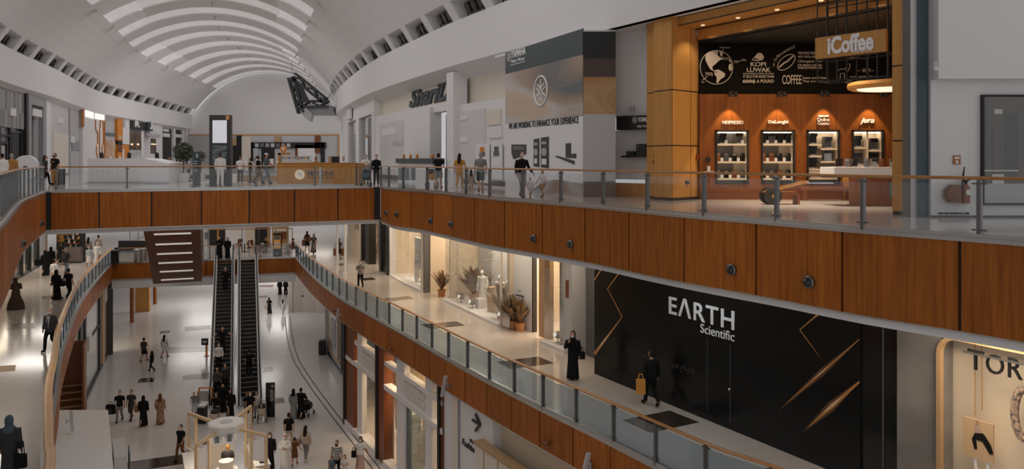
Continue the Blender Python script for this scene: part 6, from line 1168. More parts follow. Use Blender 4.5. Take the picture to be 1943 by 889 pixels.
# timber posts and panel far on the lower level
for i, (p, y, wd, m, lab) in enumerate(((250.5, 611, .26, M_woodd, 'slim timber post on the far lower floor, nearest of three'), (271, 590, 1.35, M_woodl, 'wide pale timber panel on the far lower floor'), (294, 576, .24, M_woodd, 'slim timber post on the far lower floor, right of the wide panel'))):
    c = W(p, y, 0); a = MB(); a.box((0, 0, CE0 / 2), (wd, .3, CE0)); tag(obj('timber_post' if wd < 1 else 'timber_screen', a, m, None, False, c), lab, 'post' if wd < 1 else 'panel')
a = MB(); a.box((-40, 104, 4), (90, .4, 8)); struct('wall_lower_end', a, M_white)
# dark inlays of the floors
def inlay(nm, pts, z, m):
    a = MB(); P = [W(x, y, z).to_2d() for x, y in pts]; a.prism(P, z - .01, z + .004); struct(nm, a, m)
inl = [(L1, M_tile, [(1181, 796.3), (1270.4, 778.2), (1326.8, 800.6), (1234, 820.5)]), (L1, M_tile, [(942, 685.8), (1021.6, 675.8), (1051.2, 688.7), (968, 699.8)]), (L1, M_tile, [(798, 615), (866, 609), (882, 617), (816, 624)]), (L1, M_tileb, [(727, 566), (775, 561), (786, 566), (738, 572)]), (L1, M_tile, [(676, 528), (706, 526), (714, 530), (690, 532)]), (L1, M_tileb, [(636, 500), (652, 499), (655, 503), (638, 504)]),
 (L1, M_tileb, [(78, 562), (106, 560), (106, 567), (80, 568)]), (L1, M_tileb, [(17, 615), (70, 611), (68, 622), (12, 625)]), (L1, M_tan, [(-4, 694), (30, 692), (29, 703), (-6, 706)]),
 (L0, M_tileb, [(350, 620), (400, 616), (400, 624), (352, 628)]), (L0, M_tileb, [(304, 628), (322, 626), (322, 631), (302, 633)]), (L0, M_tileb, [(312, 658), (398, 657), (398, 666), (316, 669)]), (L0, M_tile, [(264, 718), (294, 715), (292, 724), (260, 726)]), (L0, M_tileb, [(345, 712), (400, 706), (400, 718), (348, 720)]), (L0, M_tile, [(240, 876), (356, 860), (356, 878), (240, 896)]), (L0, M_tileb, [(487, 541), (520, 540), (518, 544), (487, 544)]), (L0, M_tileb, [(487, 561), (508, 560), (506, 564), (487, 565)]), (L0, M_tileb, [(500, 697), (517, 695), (518, 704), (500, 706)]), (L0, M_tileb, [(519, 756), (537, 753), (541, 763), (519, 766)]), (L0, M_tileb, [(546, 834), (572, 831), (574, 842), (550, 845)]), (L0, M_tileb, [(374, 778), (392, 776), (392, 783), (370, 785)])]
for i, (z, m, pts) in enumerate(inl): inlay('floor_inlay_%d' % (i + 1), pts, z, m)
for k in (0, 1):
    P = [W(x + 9 * k * (1 + (y - 600) / 500), y, 0).to_2d() for x, y in ((541, 600), (545, 640), (556, 680), (581, 722), (617, 772), (660, 828), (712, 895))]; pa = Path(crom(P, .5)); a = MB(); pa.slab(a, 0, pa.len, .0, .004, -.04, .04, .6); struct('trim_drain_%d' % (k + 1), a, M_dgrey)
# ================================================================ LOWER LEVEL: kiosk, totems, barriers
KP = [W(358, 783, 2.6), W(476, 770, 2.6), W(505, 826, 2.6), W(372, 845, 2.6)]; kc = sum(KP, Vector()) / 4; cc = W(429, 803, 2.95)
t = thing('market_kiosk', 'cream framed kiosk with octagonal white canopy on the lower floor', 'kiosk', (0, 0, 0)); M_kf = mat('kiosk_cream', (.75, .55, .33), .45)
a = MB(); a.loft([(cc.x, cc.y, 2.75, .78, .78), (cc.x, cc.y, 3.0, .82, .82), (cc.x, cc.y, 3.04, .74, .74)], 8); obj('octagonal_canopy', a, M_white2, t); a = MB(); a.loft([(cc.x, cc.y, 3.03, .3, .3), (cc.x, cc.y, 3.06, .27, .27)], 8); obj('canopy_cap', a, M_lgrey, t)
for i, p in enumerate(KP):
    e = (cc - p); e.z = 0; e.normalize(); q = p + e * .75; a = MB()
    for r in (p, q): a.bar((r.x, r.y, 0), (r.x, r.y, 2.6), .11)
    a.bar((p.x, p.y, 2.6), (cc.x - e.x * .6, cc.y - e.y * .6, 2.78), .12); a.bar((p.x, p.y, 1.0), (q.x, q.y, 1.0), .06); a.bar((p.x, p.y, .1), (q.x, q.y, .1), .06); obj('corner_frame', a, M_kf, t)
    a = MB(); a.bar((p.x, p.y, 1.9), (q.x, q.y, 1.9), .03, .9); obj('frame_panel', a, M_white2, t)
    for z in (.55, 1.0): a = MB(); a.box(((p.x + q.x) / 2, (p.y + q.y) / 2, z), (.7, .45, .04), math.atan2(e.y, e.x)); obj('corner_shelf', a, M_offw, t)
for i in range(4):
    p, q = KP[i], KP[(i + 1) % 4]; e = (q - p).normalized(); p2, q2 = p + e * .8, q - e * .8
    if i == 2: q2 = p2 + (q2 - p2) * .35
    a = MB(); a.bar((p2.x, p2.y, .48), (q2.x, q2.y, .48), .6, .96); obj('counter', a, M_offw, t); a = MB(); a.bar((p2.x, p2.y, .99), (q2.x, q2.y, .99), .68, .05); obj('worktop', a, M_white2, t)
a = MB(); a.cyl((cc.x, cc.y), .32, 0, 1.3, 8); obj('central_tower', a, M_offw, t); a = MB(); a.cyl((cc.x, cc.y), .5, .85, .9, 16); obj('tower_shelf', a, M_white2, t)
rn = random.Random(5)
for i in range(12):
    p, q = KP[(i % 2) * 1 + (0 if i % 2 else 0)], KP[(i % 2) + 1]; u = .25 + .5 * ((i // 2) / 5); c = p + (q - p) * u; m = (M_tealg, M_brown, M_white2, M_black)[i % 4]; a = MB(); h = .18 + .12 * rn.random(); a.loft([(0, 0, 0, .12, .1), (0, 0, h, .1, .08), (0, 0, h + .04, .05, .04)], 8)
    tag(obj('display_goods', a, m, None, False, (c.x, c.y, 1.015)), 'small %s item on the kiosk counter, %s along the %s side' % ({0: 'slate', 1: 'brown', 2: 'white', 3: 'black'}[i % 4], ORD[i // 2], 'back' if i % 2 == 0 else 'right'), 'merchandise', 'goods on the market kiosk')
area('kiosk_lamp', (cc.x, cc.y, 2.7), 1.3, 170, WARM2)
c = W(513, 790, 0); t = thing('information_totem', 'black slim information totem with white text beside the right escalator', 'totem', c, .1); a = MB(); a.box((0, 0, .98), (.5, .14, 1.96)); obj('housing', a, M_blackg, t)
put_text('lettering', 'G', (c.x + .08, c.y - .085, 1.72), (1, .1), M_text, .14, None, t)
for i in range(7): a = MB(); a.box((.08 + .02 * (i % 3), -.075, 1.55 - .1 * i), (.16 + .04 * (i % 2), .01, .035)); obj('text_line', a, M_text, t)
for i, (p, y) in enumerate(((496, 800), (503, 796))): c = W(p, y, 0); t = thing('barrier_post', 'slim steel barrier post near the foot of the right escalator, %s' % ('left one' if i == 0 else 'right one'), 'post', c); a = MB(); a.cyl((0, 0), .035, 0, 1.0, 10); obj('tube', a, M_steel, t); a = MB(); a.cyl((0, 0), .14, 0, .03, 16); obj('foot', a, M_steel, t)
c = W(387, 770, 0); t = thing('orange_barrier', 'orange tubular safety barrier left of the escalator foot', 'barrier', c); a = MB(); [a.bar((x, 0, 0), (x + .12, 0, 1.1), .07) for x in (-.4, .4)]; a.bar((-.28, 0, 1.1), (.52, 0, 1.1), .07); a.bar((-.4, 0, .1), (.4, 0, .1), .05); obj('frame', a, M_orange, t); a = MB(); a.box((.05, .02, .6), (.7, .02, .6)); obj('panel', a, M_lgrey, t)
c = W(384, 801, 0); t = thing('waste_bin', 'black steel topped bin left of the escalator foot', 'bin', c); a = MB(); a.box((0, 0, .45), (.42, .42, .9)); obj('body', a, M_black, t); a = MB(); a.box((0, 0, .95), (.44, .44, .1)); obj('steel_top', a, M_steel, t)
c = W(392, 675, 0); t = thing('sign_stand', 'small black notice on an orange stand left of the escalator', 'sign', c); a = MB(); a.bar((0, 0, 0), (0, 0, .9), .12); a.cyl((0, 0), .2, 0, .03, 12); obj('stand', a, M_orange, t); a = MB(); a.box((-.1, -.08, 1.1), (.5, .05, .5)); obj('notice', a, M_black, t); a = MB(); a.box((-.1, -.11, 1.1), (.3, .01, .2)); obj('print', a, M_lgrey, t)
# ================================================================ fittings on the fascias
def nozzle(px, py, path, lab, o=.12, r=.14):
    c, d, n = on(path, px, py, o); t = thing('air_nozzle', lab, 'air nozzle', c, math.atan2(n.y, n.x), 'air nozzles on the upper fascia'); a = MB(); a.tube([(-.02, 0, 0), (.03, 0, 0), (.05, 0, 0)], [r, r, r * .85], 20); obj('ring', a, M_steeld, t, True); a = MB(); a.tube([(.02, 0, 0), (.07, 0, -.02), (.11, 0, -.04)], [r * .8, r * .72, r * .4], 16); obj('ball', a, M_blackg, t, True)
noz = [(738, 404), (757.5, 406), (823, 418.5), (861.5, 425), (1018, 452), (1088, 463), (1394, 510.5), (1542, 534)]
for i, (x, y) in enumerate(noz): nozzle(x, y, R2, 'round black air nozzle on the upper wood fascia, %s from the right' % ORD[len(noz) - 1 - i])
nozzle(71, 424, LF2, 'round black air nozzle on the left upper fascia near the bridge corner'); nozzle(33, 462, LF2, 'round black air nozzle on the left upper fascia near the picture edge')
for px, py, path, lab in ((748.5, 661, R1, 'small brown camera on the middle fascia above the lower clothes shop'), (1047, 838, R1, 'small brown camera on the middle fascia near the bottom edge'), (639, 588.5, R1, 'small brown camera on the middle fascia near the bronze window'), (579, 561, R1, 'small brown camera on the middle fascia at its far end')):
    c, d, n = on(path, px, py, .1); t = thing('security_camera', lab, 'camera', c, math.atan2(n.y, n.x)); a = MB(); a.box((.06, 0, 0), (.14, .08, .08)); obj('bracket', a, M_brown, t); a = MB(); a.tube([(.12, -.16, -.02), (.12, .16, .03)], [.065, .06], 10); obj('body', a, M_brown, t, True); a = MB(); a.tube([(.12, -.17, -.02), (.12, -.2, -.025)], [.05, .05], 10); obj('lens', a, M_black, t)
for px, py, path, lab in ((857, 730, R1, 'slim grey linear floodlight on the middle fascia above the second lower shop'), (1128, 880, R1, 'slim grey linear floodlight on the middle fascia at the bottom edge'), (651, 597, R1, 'slim grey linear floodlight on the far middle fascia'), (119, 800, LF1, 'slim grey linear floodlight on the left middle fascia above the white hoarding')):
    c, d, n = on(path, px, py, .14); t = thing('linear_floodlight', lab, 'lamp', c, math.atan2(n.y, n.x)); a = MB(); a.bar((.16, .12, .42), (.22, -.12, -.42), .09, .12, (1, 0, 0)); obj('housing', a, M_lgrey, t); a = MB(); a.bar((-.02, 0, 0), (.18, 0, 0), .05); a.box((0, 0, 0), (.06, .12, .2)); obj('bracket', a, M_steel, t)
# ================================================================ PEOPLE
CACHE = {}
def vox(mb, name, size=.02, smooth=5):
    me = mb.mesh(name, M_skin); o = bpy.data.objects.new('tmp_body', me); C.objects.link(o)
    r = o.modifiers.new('r', 'REMESH'); r.mode = 'VOXEL'; r.voxel_size = size; r.use_smooth_shade = True
    s_ = o.modifiers.new('s', 'SMOOTH'); s_.factor = .5; s_.iterations = smooth
    bpy.context.view_layer.update(); out = bpy.data.meshes.new_from_object(o.evaluated_get(bpy.context.evaluated_depsgraph_get()))
    bpy.data.objects.remove(o); bpy.data.meshes.remove(me); out.name = name
    out.materials.clear(); out.materials.append(M_skin); return out
def skel(legs, arms):
    J = {}; dz = 0
    if legs == 'sit': dz = -.42
    for s, n in ((1, 'R'), (-1, 'L')):
        J['hip' + n] = Vector((s * .09, 0, .93 + dz)); J['sh' + n] = Vector((s * .185, 0, 1.43 + dz))
        k, a = (s * .1, .015, .5), (s * .105, -.02, .085)
        if legs == 'walkA': k, a = ((s * .095, .17, .52), (s * .09, .22, .09)) if s > 0 else ((s * .095, .03, .5), (s * .09, -.30, .17))
        if legs == 'walkB': k, a = ((s * .095, .17, .52), (s * .09, .22, .09)) if s < 0 else ((s * .095, .03, .5), (s * .09, -.30, .17))
        if legs == 'sit': k, a = (s * .12, .43, .52), (s * .12, .40, .085)
        J['kn' + n], J['an' + n] = Vector(k), Vector(a); lift = .03 if (a[1] < -.2) else 0
        J['to' + n] = Vector((a[0] + s * .02, a[1] + .19, .035)) if not lift else Vector((a[0], a[1] + .15, .03))
        e, w = (s * .245, -.03, 1.14), (s * .25, .05, .89)
        if arms == 'swing': e, w = ((s * .24, -.12, 1.15), (s * .25, -.10, .90)) if (s > 0) == (legs != 'walkB') else ((s * .235, .07, 1.15), (s * .22, .24, .98))
        if arms == 'phone': e, w = (s * .25, .03, 1.16), (s * .07, .28, 1.17)
        if arms == 'push': e, w = (s * .25, .12, 1.17), (s * .18, .38, 1.07)
        if arms == 'holdR' and s > 0: e, w = (.28, .02, 1.15), (.42, .08, .95)
        if arms == 'holdL' and s < 0: e, w = (-.28, .02, 1.15), (-.42, .08, .95)
        if arms == 'up' and s > 0: e, w = (.26, .1, 1.18), (.12, .22, 1.40)
        if arms == 'bag' and s > 0: e, w = (.26, -.05, 1.15), (.20, .19, 1.14)
        if arms == 'wide': e, w = (s * .40, .02, 1.32), (s * .62, .12, 1.14)
        if arms == 'lap': e, w = (s * .25, .05, 1.16), (s * .1, .30, 1.0)
        J['el' + n], J['wr' + n] = Vector(e) + Vector((0, 0, dz)), Vector(w) + Vector((0, 0, dz))
    J['dz'] = dz; return J
def limb(a, pts, rad): a.tube(pts, rad, 10)
def foot(a, J, n, g=0):
    an, to = J['an' + n], J['to' + n]; h = an + Vector((0, -.05, -.04)); h.z = max(h.z, .035); a.tube([h, an * .5 + to * .5 + Vector((0, 0, .005)), to], [.04 + g, .046 + g, .034 + g], 8)
def hand(a, J, n):
    e, w = J['el' + n], J['wr' + n]; d = (w - e).normalized(); s = 1 if n == 'R' else -1; side = Vector((0, 1, 0)) if abs(d.y) < .75 else Vector((-s, 0, 0)); side = (side - d * side.dot(d)).normalized(); inn = d.cross(side) * s; inn = inn if inn.x * -s > 0 or abs(inn.x) < .1 else -inn
    p = w + d * .09; a.tube([w - d * .01, w + d * .05, p], [.028, .036, .033], 8)
    for k in range(4):
        o = side * (.028 - .019 * k); ln = (.075, .085, .08, .062)[k]; b = p + o - d * .008; m = b + d * ln * .5 + inn * .008; a.tube([b, m, m + d * ln * .4 + inn * .025], [.0095, .009, .0075], 6)
    b = w + d * .03 + side * .03; a.tube([b, b + d * .035 + side * .022 + inn * .01, b + d * .065 + side * .026 + inn * .02], [.012, .011, .009], 6)
def torso(a, J, g=0, z0=.86, z1=1.47, fem=0):
    dz = J['dz']; R = [(.86, .155, .11), (.95, .165, .115), (1.1, .135 - .01 * fem, .098), (1.22, .150, .112), (1.33, .172, .122), (1.41, .178, .105), (1.455, .13, .085), (1.48, .07, .06)]
    R = [r for r in R if z0 - .05 <= r[0] <= z1 + .02]; a.loft([(0, 0, z + dz, x + g, y + g) for z, x, y in R], 16, 2.3)
def head(a, J, g=0):
    dz = J['dz']; a.tube([(0, -.01, 1.43 + dz), (0, .01, 1.56 + dz)], [.056, .052], 10)
    a.loft([(0, .03 * (1 - abs(t)) + .012, 1.645 + dz + .118 * t, .076 * math.sqrt(max(.02, 1 - t * t)) * (1 - .13 * max(0, -t)), .097 * math.sqrt(max(.02, 1 - t * t)) * (1 - .08 * max(0, -t))) for t in (-1, -.85, -.6, -.3, 0, .3, .6, .85, 1)], 14)
    a.tube([(0, .115, 1.655 + dz), (0, .136, 1.628 + dz), (0, .115, 1.615 + dz)], [.012, .019, .014], 6)
    for s in (-1, 1): a.ball((s * .078, .005, 1.64 + dz), (.012, .022, .034), 8, 6)
    a.tube([(-.025, .115, 1.59 + dz), (.025, .115, 1.59 + dz)], .011, 6); a.tube([(0, .095, 1.555 + dz), (0, .11, 1.55 + dz)], [.024, .016], 6)
def body_mesh(legs, arms):
    k = ('body', legs, arms)
    if k in CACHE: return CACHE[k]
    J = skel(legs, arms); a = MB(); torso(a, J); head(a, J)
    for n in 'RL':
        limb(a, [J['hip' + n] + Vector((0, 0, .03)), J['hip' + n] * .5 + J['kn' + n] * .5, J['kn' + n], J['kn' + n] * .65 + J['an' + n] * .35, J['an' + n]], [.088, .076, .056, .058, .04]); foot(a, J, n)
        limb(a, [J['sh' + n] + Vector((0, 0, -.01)), J['sh' + n] * .5 + J['el' + n] * .5, J['el' + n], J['el' + n] * .6 + J['wr' + n] * .4, J['wr' + n]], [.056, .048, .041, .040, .028]); hand(a, J, n)
    CACHE[k] = vox(a, 'person', .0125, 3); return CACHE[k]
def garment(kind, legs, arms):
    k = (kind, legs, arms) if kind not in ('hair_short', 'hair_long', 'headscarf', 'face_mask', 'cap', 'bun', 'ghutra') else (kind, legs == 'sit')
    if k in CACHE: return CACHE[k]
    J = skel(legs, arms); dz = J['dz']; a = MB(); size = .02
    def sleeves(f, g):
        for n in 'RL':
            s, e, w = J['sh' + n], J['el' + n], J['wr' + n]
            pts = [s, s * .5 + e * .5] + ([s * .2 + e * .8] if f < 1 else [e, e * .5 + w * .5, w - (w - e) * .06]); a.tube(pts, [.066 + g, .06 + g, .058 + g * 1.3] if f < 1 else [.066 + g, .058 + g, .052 + g, .047 + g, .04 + g * 1.6], 10)
    def legtube(f, g):
        for n in 'RL':
            h, kn, an = J['hip' + n], J['kn' + n], J['an' + n]
            if f < 1: a.tube([h, h * .5 + kn * .5, kn + (h - kn) * .05], [.10 + g, .092 + g, .085 + g], 10)
            else: a.tube([h, h * .5 + kn * .5, kn, kn * .5 + an * .5, an + Vector((0, 0, .01))], [.098 + g, .086 + g, .068 + g, .064 + g, .056 + g], 10)
    if kind == 'top_short': torso(a, J, .016, .9, 1.46); sleeves(.5, .004)
    elif kind == 'top_long': torso(a, J, .018, .9, 1.46); sleeves(1, .004)
    elif kind == 'jacket': torso(a, J, .035, .82, 1.46); sleeves(1, .014); a.loft([(0, 0, .78 + dz, .185, .14), (0, 0, .95 + dz, .18, .135)], 16)
    elif kind == 'trousers': a.loft([(0, 0, .84 + dz, .165, .122), (0, 0, .93 + dz, .172, .122), (0, 0, 1.02 + dz, .15, .11)], 16); legtube(1, .004)
    elif kind == 'shorts': a.loft([(0, 0, .84 + dz, .17, .126), (0, 0, .93 + dz, .174, .124), (0, 0, 1.02 + dz, .152, .112)], 16); legtube(.5, .012)
    elif kind in ('skirt_short', 'skirt_long', 'dress_short', 'dress_long', 'robe', 'gown'):
        my = (J['knR'].y + J['knL'].y) / 2 * .5; sp = max(abs(J['anR'].y), abs(J['anL'].y))
        lo = {'skirt_short': .5, 'skirt_long': .1, 'dress_short': .52, 'dress_long': .12, 'robe': .03, 'gown': .02}[kind]; fl = {'skirt_short': .22, 'skirt_long': .25, 'dress_short': .21, 'dress_long': .25, 'robe': .24, 'gown': .46}[kind]
        if legs == 'sit': a.loft([(0, .0, .42, .2, .18), (0, .05, .6, .2, .2), (0, 0, .75, .17, .13)], 16); legtube(.5, .03)
        else:
            w_ = {'robe': .185, 'gown': .2}.get(kind, .152); a.loft([(0, my, lo, fl, fl * .72 + sp * .35), (0, my * .8, lo + (.98 - lo) * .35, fl * .82 + .02, fl * .62 + sp * .2), (0, my * .3, lo + (.98 - lo) * .75, .19 + (fl - .24) * .2, .15), (0, 0, 1.02, w_, w_ * .75)], 20)
        if 'dress' in kind: torso(a, J, .016, .9, 1.46); sleeves(.5, .004)
        if kind in ('robe', 'gown'):
            a.loft([(0, 0, .98 + dz, .19, .145), (0, 0, 1.2 + dz, .18, .14), (0, 0, 1.38 + dz, .195, .135), (0, -.005, 1.46 + dz, .15, .105), (0, 0, 1.5 + dz, .07, .065)], 18); sleeves(1, .022)
    elif kind == 'shoes':
        for n in 'RL': foot(a, J, n, .012)
    elif kind == 'hair_short': a.loft([(0, -.012 - .02 * (t < .1), 1.655 + dz + .127 * t, .086 * math.sqrt(max(.03, 1 - t * t)), (.104 - .03 * (t < .2)) * math.sqrt(max(.03, 1 - t * t))) for t in (-.75, -.4, 0, .25, .5, .8, 1)], 14); size = .014
    elif kind in ('hair_long', 'bun'):
        a.loft([(0, -.02, 1.66 + dz + .13 * t, .092 * math.sqrt(max(.03, 1 - t * t)), (.104 - .035 * (t < .2)) * math.sqrt(max(.03, 1 - t * t))) for t in (-.6, -.3, 0, .25, .5, .8, 1)], 14); size = .016
        if kind == 'hair_long': a.loft([(0, -.125, 1.25 + dz, .085, .03), (0, -.12, 1.4 + dz, .105, .04), (0, -.085, 1.55 + dz, .1, .055), (0, -.06, 1.68 + dz, .085, .06)], 12)
        else: a.ball((0, -.13, 1.68 + dz), .05, 10, 6)
    elif kind == 'headscarf': a.loft([(0, -.022 - .012 * (t < 0), 1.645 + dz + .145 * t, .105 * math.sqrt(max(.05, 1 - t * t * .95)), .113 * math.sqrt(max(.05, 1 - t * t * .95))) for t in (-1, -.7, -.3, 0, .4, .75, 1)], 16); a.loft([(0, -.012, 1.33 + dz, .185, .135), (0, -.01, 1.43 + dz, .16, .125), (0, -.01, 1.5 + dz, .105, .1), (0, -.02, 1.6 + dz, .09, .085)], 16)
    elif kind == 'ghutra': a.loft([(0, -.03, 1.66 + dz + .135 * t, .098 * math.sqrt(max(.05, 1 - t * t * .95)), .104 * math.sqrt(max(.05, 1 - t * t * .95))) for t in (-.6, -.2, .2, .6, 1)], 16); a.loft([(0, -.1, 1.25 + dz, .17, .035), (0, -.085, 1.45 + dz, .14, .06), (0, -.06, 1.62 + dz, .1, .06)], 14)
    elif kind == 'face_mask': a.loft([(0, .062, 1.545 + dz, .04, .05), (0, .075, 1.575 + dz, .064, .066), (0, .07, 1.615 + dz, .074, .078), (0, .072, 1.645 + dz, .068, .068)], 14); size = .013
    elif kind == 'cap': a.loft([(0, 0, 1.69 + dz, .093, .113), (0, 0, 1.73 + dz, .09, .108), (0, 0, 1.775 + dz, .05, .06)], 16); a.loft([(0, .1, 1.695 + dz, .07, .08), (0, .1, 1.71 + dz, .07, .08)], 12); size = .014
    CACHE[k] = vox(a, kind, size, 4); return CACHE[k]
def setm(o, m): o.material_slots[0].link = 'OBJECT'; o.material_slots[0].material = m
def person(loc, face, label, wear, legs='stand', arms='down', h=1.72, skin=None, cat='person', group=None, eyes=False):
    b = link('person', body_mesh(legs, arms)); setm(b, skin or M_skin); sc = h / 1.765; b.location = (loc[0], loc[1], loc[2] - .0); b.rotation_euler.z = math.radians(face); b.scale = (sc, sc, sc); tag(b, label, cat, group)
    for kd, m in wear:
        c = link(kd, garment(kd, legs, arms), b); setm(c, m)
    dz = skel(legs, arms)['dz']
    if eyes:
        for s in (-1, 1):
            k = 'eye'
            if k not in CACHE: e = MB(); e.ball((0, 0, 0), .011, 8, 6); CACHE[k] = e.mesh('eye', K_hair, 2)
            c = link('eye', CACHE[k], b); c.location = (s * .03, .112, 1.655 + dz)
    return b
AB = [('robe', K_black), ('headscarf', K_black), ('shoes', K_black)]
ABM = AB + [('face_mask', K_white)]
def tee(top, bot, hair='hair_short', mask=False, bt='trousers', tt='top_short', shoes=K_black, hm=K_hair): return [(tt, top), (bt, bot), ('shoes', shoes), (hair, hm)] + ([('face_mask', K_white)] if mask else [])
# face 0 looks away from the camera (+Y); 180 looks towards it
# --- upper level
person(W(22, 357, L2), 25, 'man in tan jacket and white mask behind the left upper rail', tee(K_tan, K_jean, 'hair_short', True, tt='jacket', hm=K_greyhair))
person(W(4, 359, L2), 60, 'person in white jacket at the left picture edge of the upper gallery', tee(K_white, K_char, tt='jacket'))
person(W(86, 350, L2), -60, 'woman in dark top and trousers facing the man with orange shirt print', tee(K_char, K_black, 'hair_long', tt='top_long'), 'walkA', h=1.66)
b = person(W(104, 351, L2), 170, 'man in black tee with orange print and brown trousers on the upper bridge', tee(K_black, K_tan, mask=False) + [('face_mask', K_black)], 'stand', h=1.78, eyes=True); a = MB(); a.box((0, .142, 1.3), (.12, .01, .06)); obj('shirt_print', a, M_orange, b)
person(W(418, 354, L2), 5, 'man in white shirt and trousers standing at the tall black totem', tee(K_white, K_white, hm=K_char, tt='top_long', shoes=K_white), h=1.8)
person(W(490, 348.5, L2), -55, 'woman in dark top and brown trousers walking left of the phone kiosk', tee(K_black, K_brown, 'bun', tt='top_long'), 'walkA', 'swing', 1.64)
person(W(505, 348.5, L2), -50, 'man with white cap and slate tee walking left of the phone kiosk', tee(K_teal, K_jean, 'cap', hm=K_white), 'walkB', 'push', 1.8)
for i, (p, y, face, top, lab, hm) in enumerate(((589, 348, 90, K_char, 'staff person in dark shirt inside the phone kiosk, bending over phones', K_hair), (614, 348, 160, K_tan, 'staff person in tan top inside the phone kiosk near the leather box', K_brown), (649, 348, -70, K_teal, 'person in slate shirt at the right end of the phone kiosk', K_hair), (664, 348, 180, K_white, 'masked person in white shirt at the right end of the phone kiosk', K_hair))):
    q = W(p, y, L2); person((q.x, 43.6, L2), face, lab, tee(top, K_char, mask=i > 1, hm=hm), 'stand', 'phone' if i < 2 else 'down', 1.6)
person(W(694, 349, L2), 175, 'masked person in white shirt pushing a pram by the upper rail', tee(K_white, K_beige, 'hair_short', True), 'stand', 'push', 1.72, eyes=True)
person(W(714, 351, L2), 185, 'woman in black top beside the pram at the bridge corner', tee(K_black, K_char, 'bun', True, tt='top_long'), 'stand', 'down', 1.7, eyes=True)
person(W(832, 357, L2), -5, 'person in black tee and grey shorts pushing a pram, seen from behind', tee(K_black, K_grey, 'hair_short', bt='shorts'), 'walkA', 'push', 1.74)
person(W(872, 358, L2), -8, 'woman in mustard outfit walking away along the upper gallery', [('top_short', K_yell), ('trousers', K_yell), ('hair_long', K_hair), ('shoes', K_white)], 'walkA', 'holdR', 1.72)
person(W(894, 366, L2), 0, 'small child in dusty pink dress holding hands on the upper gallery', [('dress_short', K_pink), ('hair_long', K_hair), ('shoes', K_white)], 'walkB', 'down', 1.0)
person(W(912, 364, L2), 5, 'man in grey tee and dark shorts walking away on the upper gallery', tee(K_grey, K_char, bt='shorts', hm=K_greyhair), 'walkA', 'down', 1.76)
person(W(990, 375, L2), 205, 'masked man in black shirt and grey trousers leading a child by the hoarding', tee(K_black, K_grey, mask=True, tt='top_long'), 'walkA', 'holdL', 1.74, eyes=True)
person(W(1029, 374, L2), 150, 'child in white top and tan shorts held by the man in black', tee(K_white, K_tan, bt='shorts'), 'walkB', 'holdR', 1.02)
person(W(1006, 376, L2), 195, 'small child in white walking behind the man in black by the hoarding', tee(K_white, K_lblue, bt='shorts'), 'walkA', 'down', .78)
for i, (p, Y, m) in enumerate(((272, 47.5, K_char), (300, 48.2, K_teal), (322, 48, K_white), (338, 48.5, K_white), (358, 48.5, K_lblue), (456, 47.0, K_white), (475, 47.2, K_char))):
    q = D(p, 300, Y); person((q.x, Y, L2), (i * 77) % 360, ('person in %s top behind the upper bridge counters, %s from left' % ('dark slate white white pale white dark'.split()[i], ORD[i])), tee(m, K_char, ('hair_short', 'hair_long', 'cap')[i % 3], hm=K_hair), 'stand', ('phone', 'down')[i % 2], 1.52 + .06 * (i % 3))
# --- middle level, left
person(W(86, 522, L1), 10, 'person in black robe carrying a large black bag on the left middle floor', AB, 'walkA', 'bag', 1.7)
person(W(97, 514, L1), 5, 'taller person in black robe further back beside the bag carrier', AB, 'walkB', 'down', 1.72)
person(W(114, 503, L1), -10, 'woman in black dress with pale legs near the dark cafe front', [('dress_short', K_black), ('hair_long', K_hair), ('shoes', K_black)], 'walkA', 'bag', 1.7)
b = person(W(125, 519, L1), 0, 'person in grey jacket and jeans with a backpack on the left middle floor', tee(K_char, K_jean, 'cap', tt='jacket', hm=K_grey), 'walkB', 'bag', 1.74)
person(W(103, 541, L1), 0, 'person in white top half hidden behind the black robed woman', tee(K_white, K_beige, tt='top_long'), 'walkA', 'down', 1.62)
person(W(107, 568, L1), -5, 'woman in long black robe carrying a black handbag, middle of the left floor', AB, 'walkA', 'bag', 1.68)
person(W(130, 567, L1), -5, 'man in black tee and trousers walking beside the black robed woman', tee(K_black, K_black), 'walkB', 'down', 1.74)
person(W(168, 490, L1), 10, 'woman in pale pink top and black shorts beyond the left rail', [('top_long', K_beige), ('shorts', K_black), ('hair_long', K_hair), ('shoes', K_white)], 'walkA', 'down', 1.68)
person(W(187, 487, L1), 0, 'man in beige top with dark strap beyond the left rail', tee(K_beige, K_beige, tt='top_long'), 'walkB', 'down', 1.76)
person(W(170, 509, L1), 180, 'woman in pale blue shirt and white skirt walking towards the camera', [('top_long', K_lblue), ('skirt_short', K_white), ('hair_short', K_hair), ('face_mask', K_white), ('shoes', K_white)], 'walkA', 'down', 1.64, eyes=True)
person(W(185, 505, L1), 185, 'man in long white robe and white headcloth on the left middle floor', [('robe', K_white), ('ghutra', K_white), ('face_mask', K_white), ('shoes', K_white)], 'walkB', 'down', 1.76, eyes=True)
person(W(30, 586, L1), 20, 'person in wide flared dark brown gown at the far left', [('gown', K_gown), ('headscarf', K_gown), ('shoes', K_black)], 'stand', 'phone', 1.66)
b = person(W(95, 665, L1), 180, 'man in dark suit with white shirt walking by the left rail', [('jacket', K_char), ('trousers', K_black), ('shoes', K_black), ('hair_short', K_greyhair), ('face_mask', K_white)], 'walkA', 'down', 1.76, eyes=True); a = MB(); a.loft([(0, .145, 1.0, .02, .012), (0, .158, 1.2, .05, .012), (0, .13, 1.44, .075, .012)], 8); obj('shirt_front', a, K_white, b); a = MB(); a.loft([(0, .165, 1.02, .022, .006), (0, .174, 1.2, .026, .006), (0, .15, 1.42, .016, .006)], 8); obj('necktie', a, K_black, b)
